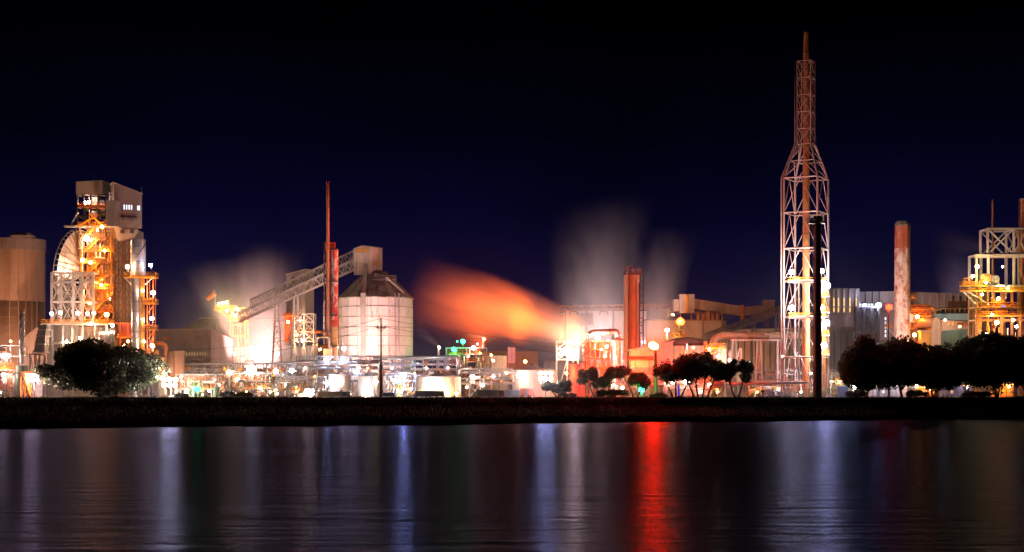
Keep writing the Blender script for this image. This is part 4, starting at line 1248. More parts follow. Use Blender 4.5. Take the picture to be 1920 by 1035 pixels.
# ================================================================= CENTRE: far buildings and columns
def far_plant():
    Y = 640
    t = thing('corrugated_hall', 'pale ribbed hall far behind the twin brown columns', 'hall', 1140, Y)
    k = lambda p: ZW(p, Y)
    MB().box(XW(1060, Y), XW(1212, Y), Y + .3, Y + 30, 0, k(583)).build('wall_core', M_GREY, t)
    clad_face(t, (XW(1060, Y), Y), (XW(1212, Y), Y), 0.02, k(583), k(583), 15, M_CLADW)
    MB().box(XW(1056, Y), XW(1216, Y), Y - .8, Y + 31, k(583), k(578)).build('roof', M_DROOF, t)
    for f in (1076, 1132):
        a = W(f, 570, Y - 1)
        for d in (-8, 8):
            member(t, 'roof_frame', a, W(f + d, 590, Y - 1), .5, M_RUST)
        member(t, 'roof_frame', W(f - 5, 584, Y - 1), W(f + 5, 584, Y - 1), .35, M_RUST)
    MB().box(XW(1090, Y - 3), XW(1112, Y - 3), Y - 3, Y - 1, k(610), k(588)).build('hopper', M_BROWN, t)
    for i in range(12):
        lampx = None
    lamp(t, 1140, 640, Y - 10, COOL, 5000, .4); lamp(t, 1190, 640, Y - 10, PINK, 5000, .4); lamp(t, 1100, 640, Y - 14, PINK, 4000, .4)
    Y = 625
    c = thing('level_conveyor', 'long level orange lit conveyor gallery running behind the twin brown columns', 'conveyor', 1160, Y)
    truss_conveyor(c, W(1050, 583, Y), W(1268, 578, Y), 1.6, 3, 22, M_ORANGE, cover=M_BROWN, bw=.2)
    for p in (1060, 1100, 1150, 1215, 1250):
        member(c, 'trestle_leg', W(p, 583, Y), (XW(p + 3, Y), Y, 0), .5, M_BROWN)
        member(c, 'trestle_leg', W(p, 583, Y), (XW(p - 6, Y), Y, 0), .5, M_BROWN)
    fill_flood(c, 1225, 585, (1230, 582, 625), AMBER, 40000, 60)

    Y = 600
    b = thing('raw_mill_house', 'tan walled hall with an orange lit stepped transfer house on its roof', 'hall', 1290, Y)
    k = lambda p: ZW(p, Y)
    MB().box(XW(1212, Y), XW(1362, Y), Y + .3, Y + 24, 0, k(601)).build('wall_core', M_GREY, b)
    clad_face(b, (XW(1212, Y), Y), (XW(1362, Y), Y), .02, k(601), k(601), 13, M_CLAD)
    MB().box(XW(1208, Y), XW(1366, Y), Y - .6, Y + 25, k(601), k(598.5)).build('roof', M_DROOF, b)
    MB().box(XW(1262, Y), XW(1274, Y), Y - 3, Y + 6, k(584), k(562)).build('transfer_annexe', M_CLAD, b)
    clad_face(b, (XW(1272, Y), Y - 4), (XW(1300, Y), Y - 4), k(588), k(553), k(553), 4, M_CLAD)
    MB().box(XW(1272, Y), XW(1300, Y), Y - 3.9, Y + 5, k(588), k(552.5)).build('transfer_core', M_GREY, b)
    MB().box(XW(1284, Y), XW(1288, Y), Y - 4.5, Y - 4.2, k(588), k(555)).build('yellow_stair', M_YEL, b)
    for f in (1276, 1296, 1310, 1330):
        member(b, 'column', W(f, 588, Y - 3.5), W(f, 602, Y - 3.5), .4, M_BROWN)
    for i, f in enumerate((1306, 1315, 1324, 1333, 1342)):
        vessel(b, f, f + 7, 584 + (i % 2) * 3, 601, Y - 3, M_BROWN, 'filter_pot', .2, 10)
    handrail(b, XW(1302, Y), XW(1352, Y), Y - 5, Y - 1, k(590), M_BROWN)
    lamp(b, 1262, 590, Y - 12, SOD, 2600, .3); lamp(b, 1310, 650, Y - 16, (1, .38, .16), 2600, .4); lamp(b, 1250, 655, Y - 16, (1, .4, .2), 2200, .4); fill_flood(b, 1290, 560, (1290, 580, 598), (1, .35, .14), 12000, 60)
    g = thing('box_conveyor', 'orange lit enclosed conveyor gallery bending between the stepped transfer house and the tall truss tower', 'conveyor', 1390, Y)
    def seg(pa, pb, ha, n):
        (xa, ya), (xb, yb) = pa, pb
        for i in range(n):
            f0, f1 = i / n, (i + 1) / n
            A, B = W(xa + (xb - xa) * f0, ya + (yb - ya) * f0, Y - 2), W(xa + (xb - xa) * f1 - .4, ya + (yb - ya) * f1, Y - 2)
            h, d = Vector((0, 0, ha)), Vector((0, 4, 0))
            MB().hexa([A, B, B + d, A + d], [A + h, B + h, B + h + d, A + h + d]).build('gallery_panel', M_CLAD, g)
    seg((1301, 578), (1390, 592), 3.4, 9); seg((1391, 592), (1432, 588), 3.0, 5)
    MB().box(XW(1432, Y - 2), XW(1452, Y - 2), Y - 3, Y + 4, k(592), k(563)).build('end_house', M_CLAD, g)
    MB().box(XW(1390, Y - 2), XW(1394, Y - 2), Y - 2.4, Y + 2, k(600), k(572)).build('joint_frame', M_YEL, g)
    for f in (1318, 1354, 1391, 1436):
        member(g, 'gallery_leg', W(f, 590, Y - 1), (XW(f, Y - 1), Y - 1, 0), .5, M_BROWN)
        member(g, 'gallery_leg', W(f + 5, 590, Y + 1), (XW(f + 5, Y + 1), Y + 1, 0), .5, M_BROWN)
    fill_flood(g, 1350, 566, (1350, 585, 598), (1, .33, .16), 13000, 80); fill_flood(g, 1420, 566, (1420, 590, 598), (1, .33, .16), 8000, 70)
    h = thing('dim_hall', 'low dim hall in shade under the orange conveyor gallery', 'hall', 1440, 585)
    Y = 585
    MB().box(XW(1362, Y), XW(1600, Y), Y + .3, Y + 12, 0, ZW(618, Y)).build('wall_core', M_GREY, h)
    clad_face(h, (XW(1362, Y), Y), (XW(1600, Y), Y), .02, ZW(618, Y), ZW(612, Y), 16, M_CLAD)
    lamp(h, 1400, 690, Y - 14, (1, .4, .18), 1500, .4); lamp(h, 1468, 668, Y - 14, YEL, 1400, .3)
    for p in range(1372, 1590, 12):
        member(h, 'wall_post', W(p, 622, Y - .5), (XW(p, Y - .5), Y - .5, 0), .3, M_DARK)
far_plant()

def truss_incline():
    Y = 560
    t = thing('dark_conveyor', 'dark lattice conveyor rising from the steaming vent to the tall truss tower', 'conveyor', 1400, Y)
    truss_conveyor(t, W(1318, 642, Y), W(1500, 574, Y), 2.4, 3.4, 30, M_GREY, cover=M_DROOF, bw=.22, cw=.34)
    for f, p in ((1360, 628), (1410, 609), (1455, 592)):
        member(t, 'trestle_leg', W(f, p, Y), (XW(f, Y), Y, 0), .5, M_GREY); member(t, 'trestle_leg', W(f + 6, p - 2, Y + 2), (XW(f + 10, Y), Y + 2, 0), .5, M_GREY)
truss_incline()

def twin_columns():
    Y = 458
    t = thing('twin_brown_columns', 'pair of tall brown columns joined side by side with a ladder frame on the right', 'column', 1188, Y)
    def col(x0, x1, top, m, yy, bands):
        r, c = (x1 - x0) / 2 * Y / FPX, XW((x0 + x1) / 2, yy)
        for a, b in zip(bands, bands[1:]):
            MB().lathe(c, yy, [(r, ZW(b, Y) + .06), (r, ZW(a, Y) - .06)], 24).build('shell_ring', m, t)
            MB().lathe(c, yy, [(r * .96, ZW(b, Y) - .09), (r * 1.03, ZW(b, Y) - .09), (r * 1.03, ZW(b, Y) + .09), (r * .96, ZW(b, Y) + .09)], 24).build('flange', m, t)
        MB().lathe(c, yy, [(r, ZW(top, Y) - .05), (r * .6, ZW(top - 2, Y)), (.02, ZW(top - 2.5, Y))], 24).build('head', M_DARK, t)
    bands = [514, 545, 578, 610, 640, 664, 700]
    col(1176, 1200, 514, M_BROWN, Y, bands)
    bands2 = [516, 560, 605, 650, 700]
    col(1169.5, 1177, 516, M_CONC, Y - 1.5, bands2)
    MB().box(XW(1170, Y), XW(1203, Y), Y - 3, Y + 3, ZW(516, Y), ZW(513, Y)).build('top_deck', M_DARK, t)
    handrail(t, XW(1171, Y), XW(1202, Y), Y - 2.8, Y + 2.8, ZW(513, Y), M_GREY)
    for px, a in ((1174, 500), (1181, 498), (1188, 504), (1196, 503)):
        pipe(t, [W(px, 514, Y - 1), W(px, a, Y - 1), W(px + 5, a, Y - 1), W(px + 5, 512, Y - 1)], .18, M_GREY)
    lattice(t, (1200, 1206.5), tuple(range(512, 700, 14)), Y - .5, Y + 1.6, .18, M_DARK, '/\\', .12)
    MB().box(XW(1173, Y), XW(1175, Y), Y - 3.7, Y - 2.6, 0, ZW(512, Y)).build('cable_duct', M_CONC2, t)
    pipe(t, [W(1199, 530, Y - 2), W(1199, 690, Y - 2)], .2, M_DARK)
    MB().box(XW(1166, Y), XW(1208, Y), Y - 4, Y + 4, 0, ZW(700, Y)).build('plinth', M_CONC2, t)
    lamp(t, 1160, 672, Y - 10, SOD, 3800, .4); fill_flood(t, 1200, 438, (1188, 570, 456), AMBER, 16000, 60); fill_flood(t, 1168, 438, (1174, 580, 456), SOD, 12000, 50)
twin_columns()

def silver_scrubber():
    Y = 430
    t = thing('silver_scrubber', 'fat silver lagged scrubber vessel with a big overhead elbow pipe leaning left', 'vessel', 1157, Y)
    for a, b in ((637, 655), (655.4, 673), (673.4, 691), (691.4, 722)):
        r = 12 * Y / FPX
        MB().lathe(XW(1156.5, Y), Y, [(r, ZW(b, Y)), (r, ZW(a, Y))], 28).build('shell_ring', M_LAG, t)
    MB().lathe(XW(1156.5, Y), Y, [(11.6 * Y / FPX, 0), (11.6 * Y / FPX, ZW(722, Y))], 24).build('skirt', M_LAG, t)
    MB().lathe(XW(1156.5, Y), Y, [(12.6 * Y / FPX, ZW(638, Y)), (12.6 * Y / FPX, ZW(636, Y)), (.02, ZW(635.5, Y))], 28).build('top_plate', M_DARK, t)
    pipe(t, [W(1160, 637, Y), W(1158, 621.5, Y), W(1112, 624, Y), W(1104, 628, Y)], .8, M_LAG, 'elbow_pipe', 14)
    MB().path([W(1143, 622, Y), W(1144, 622, Y)], 1.0, 14).build('flange', M_DARK, t)
    for px in (1152, 1166): pipe(t, [W(px + 4, 660, Y - 2), W(px + 4, 722, Y - 2)], .2, M_LAG)
    pipe(t, [W(1171, 660, Y), W(1171, 700, Y)], .5, M_LAG, 'side_vessel')
    MB().box(XW(1140, Y), XW(1182, Y), Y - 2.4, Y - 2, ZW(699, Y), ZW(696, Y)).build('pipe_bridge', M_GREY, t)
    lamp(t, 1121, 634, Y - 2, WARM, 5200, .6); lamp(t, 1138, 650, Y - 5, WARM, 1800, .3); lamp(t, 1172, 690, Y - 8, PINK, 1800, .3)
silver_scrubber()

def red_rig():
    Y = 432
    t = thing('red_lit_rig', 'red lit steel rig of vessels and platforms left of the silver scrubber', 'process frame', 1115, Y)
    lattice(t, (1096, 1106, 1117, 1130, 1142), (640, 655, 672, 690, 712, None), Y - 2, Y + 4, .28, M_ORANGE, 'X/', .16)
    for a, b, u, v in ((1098, 1105, 643, 664), (1108, 1113, 640, 668), (1118, 1124, 642, 670)):
        vessel(t, a, b, u, v, Y, M_RED)
    vessel(t, 1128, 1138, 680, None, Y - 1, M_LAG); vessel(t, 1112, 1120, 690, None, Y - 2, M_RED)
    for p in (655, 672, 690):
        platform(t, 1095, 1143, p, Y - 3.4, Y - 2.2, M_RUST, M_ORANGE)
    for k in range(14):
        x = R.uniform(1096, 1142); a = R.uniform(642, 700); b = a + R.uniform(10, 40)
        pipe(t, [W(x, a, Y - 2.5), W(x, b, Y - 2.5), W(x + R.uniform(-12, 12), b, Y - 2.5)], R.uniform(.08, .2), R.choice([M_RUST, M_ORANGE, M_LAG, M_YEL]))
    for k in range(9):
        x = R.uniform(1122, 1144); z = R.uniform(648, 690)
        MB().box(XW(x, Y), XW(x + 4, Y), Y - 2.6, Y - 1.5, ZW(z + 3, Y), ZW(z, Y)).build('valve_box', R.choice([M_YEL, M_WHITE, M_CLADN]), t)
    MB().lathe(XW(1099, Y), Y - 3, [(.25, ZW(640, Y)), (.25, ZW(628, Y)), (.5, ZW(626, Y))], 12).build('vent_nozzle', M_LAG, t)
    ladder(t, 1101, 628, 690, Y - 3.6, M_RED, .5)
    lamp(t, 1110, 700, Y - 6, AMBER, 2600, .3); lamp(t, 1100, 660, Y + 2, AMBER, 1300, .25); lamp(t, 1134, 668, Y + 1, WARM, 1600, .25); lamp(t, 1128, 655, Y - 5, AMBER, 1200, .2)
red_rig()

def steam_vent_lamps():
    Y = 446
    t = thing('floodlit_flash_drum', 'bright floodlights over a white flash drum at the source of the orange steam', 'vessel', 1072, Y)
    drum(t, 1046, 1082, 655, 668, Y, M_WHITE)
    lattice(t, (1044, 1064, 1084), (640, 655, 674, None), Y - 2, Y + 3, .3, M_WHITE, '/', .16)
    MB().box(XW(1020, Y), XW(1100, Y), Y + 4, Y + 4.3, 0, ZW(676, Y)).build('dark_screen_wall', M_DARK, t)
    fill_flood(t, 1050, 445, (940, 580, 440), FIRE, 300000, 60, 15.4); fill_flood(t, 985, 446, (890, 560, 441), FIRE, 380000, 80); fill_flood(t, 905, 462, (860, 560, 442), FIRE, 160000, 70, 12.6); fill_flood(t, 1092, 446, (1045, 620, 438), FIRE, 170000, 80, 12.0); fill_flood(t, 1078, 446, (1062, 636, 438), WARM, 36000, 90, 13.0)  # unseen spots added to light and colour the steam jet
    for px, py, P, c, r in ((1075, 664, 4000, WARM, 1.0), (1062, 655, 2000, WARM, .7), (1052, 664, 1500, WARM, .6)):
        lamp(t, px, py, Y - 3.5, c, P, r)
steam_vent_lamps()

# ================================================================= PROCESS BAND (pipe racks, tanks, units)
def pipe_rack(label, x0, x1, ytop, Y, depth, levels, seed, step=22, truss=True, mats=None, lamps=(), yellow=.25, dense=1.0):
    global R
    r_old = R; R = random.Random(seed)
    t = thing('pipe_rack', label, 'pipe rack', (x0 + x1) / 2, Y)
    n = max(2, int((x1 - x0) / step))
    pxs = [x0 + (x1 - x0) * i / n for i in range(n + 1)]
    k = lambda p: ZW(p, Y)
    for i, p in enumerate(pxs):
        for yy in (Y, Y + depth):
            member(t, 'column', (XW(p, Y), yy, 0), (XW(p, Y), yy, k(ytop)), .3, M_GALV)
        for lv in levels:
            member(t, 'cross_beam', (XW(p, Y), Y, k(lv)), (XW(p, Y), Y + depth, k(lv)), .28, M_GALV)
        if i % 4 == 1 and i < n:
            member(t, 'brace', (XW(p, Y), Y - .05, 0), (XW(pxs[i + 1], Y), Y - .05, k(levels[-1])), .18, M_GALV)
            member(t, 'brace', (XW(p, Y), Y - .05, k(levels[-1])), (XW(pxs[i + 1], Y), Y - .05, 0), .18, M_GALV)
    for yy in (Y - .02, Y + depth + .02):
        for lv in [ytop] + list(levels):
            member(t, 'beam', (XW(x0, Y), yy, k(lv)), (XW(x1, Y), yy, k(lv)), .26, M_GALV)
    if truss:
        for i in range(n):
            a, b = pxs[i], pxs[i + 1]; m = (a + b) / 2
            member(t, 'truss_web', (XW(a, Y), Y - .04, k(levels[0])), (XW(m, Y), Y - .04, k(ytop)), .15, M_GALV)
            member(t, 'truss_web', (XW(b, Y), Y - .04, k(levels[0])), (XW(m, Y), Y - .04, k(ytop)), .15, M_GALV)
    mats = mats or [M_LAG, M_LAG, M_GALV, M_WHITE, M_RUST, M_GREY]
    for li, lv in enumerate(levels):
        q = 0.0
        y = Y + .5
        while y < Y + depth - .3:
            rad = R.choice([.1, .14, .18, .25, .34])
            y += rad
            a = x0 + (R.uniform(0, .25) * (x1 - x0) if R.random() < .4 else -2)
            b = x1 - (R.uniform(0, .25) * (x1 - x0) if R.random() < .4 else -2)
            z = k(lv) + .14 + rad
            pts = [(XW(a, Y), y, z), (XW(b, Y), y, z)]
            if R.random() < .45 * dense: pts = [(XW(a, Y), y, max(.4, z - R.uniform(1.5, 5)))] + pts
            if R.random() < .45 * dense: pts = pts + [(XW(b, Y), y, max(.4, z - R.uniform(1.5, 5)))]
            if R.random() < .25 and b - a > 40:   # expansion loop
                m = R.uniform(a + 12, b - 20)
                h = R.uniform(.8, 1.8)
                i_ = len([1 for _ in pts]) 
                pts = [pts[0], (XW(m, Y), y, z), (XW(m, Y), y, z + h), (XW(m + 9, Y), y, z + h), (XW(m + 9, Y), y, z), pts[-1]] if len(pts) == 2 else pts
            pipe(t, pts, rad, R.choice(mats), n=7)
            y += rad + R.uniform(.15, .5)
    for i in range(int((x1 - x0) / 9 * dense)):
        p = R.uniform(x0 + 3, x1 - 3); lv = R.choice(levels)
        c = R.random()
        z = k(lv)
        if c < .35:
            pipe(t, [(XW(p, Y), Y - .45, z + R.uniform(.3, 1.6)), (XW(p, Y), Y - .45, max(.3, z - R.uniform(1.5, 5)))], R.uniform(.06, .16), R.choice(mats), 'drop_pipe', 6)
        elif c < .6:
            w = R.uniform(.3, .8)
            MB().box(XW(p, Y) - w, XW(p, Y) + w, Y - .9, Y - .4, z + .2, z + R.uniform(.6, 1.4)).build('junction_box', R.choice([M_GREY, M_WHITE, M_GALV, M_YEL, M_RUST]), t)
        elif c < .8:
            rr_ = R.uniform(.2, .4)
            MB().lathe(XW(p, Y), Y - .7, [(.02, z + .05), (rr_, z + .1), (rr_, z + .5), (rr_ * .3, z + .6), (rr_ * .3, z + 1.0), (rr_ * .8, z + 1.02), (.02, z + 1.05)], 10).build('valve', R.choice([M_RUST, M_GREY, M_GALV, M_ORANGE]), t)
        else:
            MB().box(XW(p, Y) - R.uniform(.8, 1.8), XW(p, Y) + R.uniform(.8, 1.8), Y - .5, Y - .3, z + .3, z + .55).build('cable_tray', M_GALV, t)
    if yellow:
        for i in range(n):
            if R.random() < yellow:
                platform(t, pxs[i] + 1, pxs[i + 1] - 1, R.choice(levels), Y - 1.6, Y - .6, M_GREY, M_YEL)
    for px, py, c, P, r in lamps:
        lamp(t, px, py, Y - 1.6, c, P * (.22 if r < .5 else .42), r * (.75 if r < .45 else 1))
    R = r_old
    return t

def unit(label, x0, x1, ytop, Y, depth, seed, vessels=3, lamps=(), mats=None, name='process_unit', drums=1, stepx=16, levels=None):
    global R
    r_old = R; R = random.Random(seed)
    t = thing(name, label, 'process unit', (x0 + x1) / 2, Y)
    n = max(2, int((x1 - x0) / stepx))
    pxs = tuple(x0 + (x1 - x0) * i / n for i in range(n + 1))
    levels = levels or [ytop + (745 - ytop) * f for f in (0, .3, .62)]
    mt = R.choice([M_WHITE, M_GALV])
    lattice(t, pxs, tuple(levels) + (None,), Y, Y + depth, .26, mt, R.choice(['/\\V', 'X/V', 'V/']), .14)
    mats = mats or [M_LAG, M_WHITE, M_GALV, M_RUST, M_CLADN]
    for i in range(vessels):
        w = R.uniform(5, 10); p = R.uniform(x0, x1 - w)
        vessel(t, p, p + w, ytop + R.uniform(2, (745 - ytop) * .55), None if R.random() < .6 else R.uniform(725, 740), Y + R.uniform(.8, depth - 1), R.choice(mats), n=14)
    for i in range(drums):
        w = R.uniform(16, 26); p = R.uniform(x0, max(x0 + 1, x1 - w)); q = R.uniform(ytop + 10, 728)
        drum(t, p, p + w, q, q + R.uniform(6, 9), Y + R.uniform(-1.8, -1.4), R.choice(mats))
    for lv in levels[1:]:
        platform(t, x0 + R.uniform(0, 5), x1 - R.uniform(0, 12), lv, Y - 1.2, Y - .2, M_GREY, R.choice([M_YEL, M_WHITE, M_YEL, M_ORANGE]))
    for i in range(int((x1 - x0) * .35)):
        x = R.uniform(x0, x1); a = R.uniform(ytop + 2, 725); b = a + R.uniform(6, 24); q = R.uniform(-16, 16)
        b = min(b, 743)
        yy = Y - R.uniform(.3, 1.4)
        pipe(t, [W(x, a, yy), W(x, b, yy), W(x + q, b, yy)], R.uniform(.07, .2), R.choice(mats), n=6)
    for px, py, c, P, r in lamps:
        lamp(t, px, py, Y - 1.8, c, P * (.22 if r < .5 else .42), r * (.75 if r < .45 else 1))
    R = r_old
    return t

pipe_rack('long upper pipe rack in front of the grey shed, under the pale steam', 340, 560, 682, 436, 5, (696, 708, 720), 21, lamps=((430, 699, WARM, 4200, .7), (517, 696, PINK, 3000, .6), (547, 695, COOL, 2600, .6), (375, 705, WARM, 1400, .3), (404, 712, PINK, 1500, .3), (470, 700, WARM, 3000, .5)), yellow=.3)
pipe_rack('crowded pipe rack at the foot of the red column and the white silo', 556, 712, 668, 432, 5, (680, 692, 704, 716), 22, step=18, lamps=((612, 674, COOL, 3000, .62), (643, 674, COOL, 3000, .62), (667, 697, COOL, 2600, .55), (572, 690, WARM, 1500, .3), (690, 690, SOD, 1300, .3), (590, 706, SOD, 1300, .3), (700, 712, WARM, 1500, .3)), yellow=.45)
pipe_rack('silver pipe rack ending in a big rounded elbow, right of the wooden power pole', 712, 862, 674, 430, 5, (684, 694, 704), 23, step=20, lamps=((735, 690, PINK, 1500, .3), (800, 690, WARM, 1800, .3), (840, 690, PINK, 1600, .3), (778, 700, WARM, 1700, .3)), yellow=.15)
pipe_rack('low pipe rack full of small valves between the two cone-roofed tanks', 860, 962, 692, 426, 4, (700, 710, 720), 24, step=18, lamps=((888, 708, WARM, 3200, .5), (905, 722, WARM, 2600, .45), (925, 705, PINK, 1800, .3), (875, 726, WARM, 2200, .4), (950, 700, WARM, 1500, .3)), yellow=.25)
pipe_rack('rusty pipe rack beside the red lamp post', 1140, 1256, 694, 428, 4, (706, 720), 25, step=20, mats=[M_RUST, M_BROWN, M_LAG, M_GALV], lamps=((1150, 722, WARM, 1500, .3), (1215, 715, WARM, 2200, .35), (1252, 724, WARM, 2400, .4)), yellow=.2)
pipe_rack('pipe rack lit white behind the slender trees right of the red lamp post', 1250, 1372, 690, 424, 4, (702, 716, 728), 26, step=16, lamps=((1262, 716, WARM, 3000, .5), (1287, 716, WHITE, 3600, .6), (1330, 722, WARM, 3000, .5), (1306, 728, SOD, 1500, .3), (1356, 705, WARM, 1800, .35)), yellow=.2)
pipe_rack('white truss pipe bridge behind the legs of the tall truss tower', 1370, 1600, 694, 452, 4, (704, 716), 27, step=20, lamps=((1395, 712, SOD, 1200, .3), (1448, 722, WARM, 1500, .3), (1500, 722, COOL, 1500, .35), (1560, 715, YEL, 1800, .35), (1590, 708, YEL, 1200, .3)), yellow=.2)
# big elbow pipes over the racks
eb = thing('overhead_pipe', 'fat silver overhead pipe with a rounded drop at its right end, above the white tank', 'pipe', 800, 427)
pipe(eb, [W(700, 672, 427), W(858, 669, 427), W(858.5, 706, 427)], .42, M_LAG, n=12)
pipe(eb, [W(858, 706, 426), W(860, 691, 426), W(884, 690, 426)], .35, M_LAG, n=12)
for p in (712, 752, 792, 832): MB().box(XW(p, 427), XW(p, 427) + .4, 426.7, 427.4, 0, ZW(671, 427) - .35).build('pipe_support', M_GALV, eb)
ep = thing('overhead_pipe', 'long slim white pipe with bends running along above the left pipe rack', 'pipe', 480, 430)
pipe(ep, [W(345, 684, 430), W(460, 682, 430), W(460, 677, 430), W(476, 677, 430), W(476, 682, 430), W(588, 678, 430), W(588, 684, 430), W(720, 682, 430)], .2, M_WHITE)
for p in (360, 400, 440, 500, 540, 580, 640, 690): MB().box(XW(p, 430), XW(p, 430) + .2, 430.1, 430.3, 0, ZW(683, 430) - .1).build('pipe_support', M_GALV, ep)

unit('small process unit with a green lamp, right of the brown duct vessels', 330, 430, 702, 414, 6, 31, 4, lamps=((369, 729, GREEN, 2200, .55), (350, 735, WARM, 1200, .3), (392, 733, WARM, 1500, .3), (412, 722, WARM, 1300, .3), (342, 715, SOD, 900, .3), (380, 740, YEL, 700, .25)))
unit('blazing white process unit behind the low dark bush', 432, 520, 700, 416, 6, 32, 4, lamps=((472, 693, WHITE, 12000, 1.25), (445, 712, WARM, 3000, .5), (488, 728, WARM, 2600, .4), (462, 735, SOD, 1500, .35), (507, 735, WARM, 1800, .3)))
unit('white pump unit with dark decks, left of the lowest bright lamp', 516, 606, 706, 415, 6, 33, 3, drums=2, lamps=((536, 722, WARM, 2600, .4), (556, 734, SOD, 1500, .3), (520, 738, WARM, 1200, .3)))
unit('narrow white unit hung with pipes beside the wooden power pole', 724, 778, 700, 416, 5, 34, 4, lamps=((740, 715, WARM, 2200, .35), (770, 730, WARM, 2200, .35)))
unit('small orange and white unit with green lamps, above the pipe racks', 836, 912, 652, 470, 7, 35, 4, levels=[652, 664, 678], lamps=((868, 640, GREEN, 3200, .62), (851, 655, GREEN, 3200, .6), (888, 652, COOL, 2600, .6), (878, 668, WARM, 1600, .3), (900, 662, SOD, 1600, .3), (846, 668, GREEN, 900, .3), (895, 645, COOL, 700, .25), (857, 640, GREEN, 300, .25)), mats=[M_ORANGE, M_WHITE, M_LAG, M_RUST])
unit('brightly lit unit of white vessels at the foot of the tan walled hall', 1180, 1250, 690, 436, 6, 36, 4, lamps=((1190, 715, WARM, 2600, .4), (1228, 705, WARM, 2200, .4), (1206, 700, SOD, 1600, .3)))
unit('small unit with white tanks between the slender trees', 1296, 1362, 704, 418, 4, 37, 4, lamps=((1312, 735, WARM, 2000, .35), (1345, 735, SOD, 1600, .35)), drums=2)
unit('low cool lit unit inside the legs of the tall truss tower', 1400, 1560, 712, 446, 6, 38, 6, drums=3, lamps=((1420, 735, SOD, 900, .3), (1460, 730, COOL, 1300, .3), (1502, 735, PINK, 1300, .35), (1530, 730, WARM, 1300, .3), (1434, 727, GREEN, 400, .25), (1553, 735, GREEN, 300, .25)), mats=[M_WHITE, M_GALV, M_LAG, M_BLUE, M_YEL])
unit('ochre and white unit peeping past the left side of the right-hand trees', 1560, 1640, 700, 450, 6, 39, 4, drums=2, lamps=((1574, 716, YEL, 1800, .3), (1600, 722, YEL, 1500, .3), (1612, 707, BLUEW, 700, .3), (1585, 738, COOL, 900, .3)), mats=[M_YEL, M_WHITE, M_COCH, M_LAG])

def duct_vessels():
    Y = 424
    t = thing('brown_duct_vessel', 'brown twin duct vessels with an orange elbow pipe behind the brightest lamp', 'vessel', 322, Y)
    vessel(t, 314, 332, 658, None, Y, M_BROWN, dome=.2)
    MB().box(XW(330, Y), XW(343, Y), Y - 1.5, Y + 2, 0, ZW(660, Y)).build('duct', M_BROWN, t)
    MB().box(XW(329, Y), XW(344, Y), Y - 1.8, Y + 2.3, ZW(661, Y), ZW(658, Y)).build('duct_cap', M_BROWN, t)
    pipe(t, [W(288, 644, Y), W(304, 643, Y), W(311, 650, Y), W(311, 690, Y)], .55, M_ORANGE, 'elbow_pipe', 12)
    vessel(t, 296, 313, 668, None, Y - 1, M_OCHP, 'cyclone', .3)
    MB().hexa([(XW(299, Y), Y - 2.5, ZW(700, Y)), (XW(314, Y), Y - 2.5, ZW(700, Y)), (XW(314, Y), Y - .5, ZW(700, Y)), (XW(299, Y), Y - .5, ZW(700, Y))],
              [(XW(294, Y), Y - 2.8, ZW(676, Y)), (XW(312, Y), Y - 2.8, ZW(670, Y)), (XW(312, Y), Y - .5, ZW(670, Y)), (XW(294, Y), Y - .5, ZW(676, Y))]).build('transition_duct', M_OCHP, t)
    lamp(t, 300, 690, Y - 4, SOD, 1500, .3); lamp(t, 340, 706, Y - 4, SOD, 1500, .3)
    MB().box(XW(342, Y), XW(392, Y), Y + 1, Y + 1.3, ZW(712, Y), ZW(703, Y)).build('side_sheet', M_CLADW, t)
duct_vessels()

def tank(label, x0, x1, ywall, yapex, Y, mat, roof, lamps=(), n=26, rough=None):
    t = thing('storage_tank', label, 'tank', (x0 + x1) / 2, Y)
    r, cx = (x1 - x0) / 2 * Y / FPX, XW((x0 + x1) / 2, Y)
    zt, za = ZW(ywall, Y), ZW(yapex, Y)
    for k in range(n):
        a0, a1 = 2 * math.pi * k / n, 2 * math.pi * (k + 1) / n - .008
        if math.sin(a0) > .4: continue
        MB().lathe(cx, Y, [(r, .02), (r, zt)], 2, a0, a1).build('shell_plate', mat, t)
    MB().lathe(cx, Y, [(r - .15, 0), (r - .15, zt - .1)], n).build('shell_core', M_GREY, t)
    MB().lathe(cx, Y, [(r + .12, zt - .12), (r + .12, zt + .08), (r, zt + .1)], n).build('rim', mat, t)
    MB().lathe(cx, Y, [(r, zt + .09), (r * .62, zt + (za - zt) * .25), (r * .3, zt + (za - zt) * .66), (r * .1, za), (.02, za + .1)], n).build('cone_roof', roof, t)
    MB().lathe(cx, Y, [(.4, za - .3), (.4, za + .4), (.02, za + .5)], 10).build('roof_vent', roof, t)
    ladder(t, x0 + (x1 - x0) * .84, ywall - 4, None, Y - r * .78, M_GALV, .5)
    for px, py, c, P, rr_ in lamps:
        lamp(t, px, py, Y - r - 1.3, c, P, rr_)
    return t
tank('wide pale lit storage tank with a dark peaked roof', 780, 864, 707, 699, 424, M_CLADW, M_DROOF, ((795, 722, WARM, 1500, .25), (832, 735, YEL, 2200, .3), (856, 738, YEL, 1200, .25)))
tank('cone-roofed tank behind the brightest central lamp, its left half lit', 950, 1044, 695, 685, 432, M_CLADW, M_DROOF, ((972, 705, WARM, 2200, .45),))
tank('pinkish tank between the stacked pipes and the yellow lamp', 672, 702, 706, 703, 418, M_CLADW, M_GREY, ((690, 735, PINK, 2400, .35), (684, 738, WARM, 1000, .25)))
tank('dull rose tank with a cold lamp at its upper left', 615, 656, 702, 699, 422, M_CLAD, M_GREY, ((614, 718, COOL, 3200, .5),))
tank('ochre and white tank just right of the wooden power pole', 734, 757, 703, 701, 420, M_CLAD, M_GREY, ((752, 735, YEL, 1500, .3),))
tank('small green tank right of the green lamp unit', 400, 413, 727, 725, 410, M_CLADN, M_GREY)
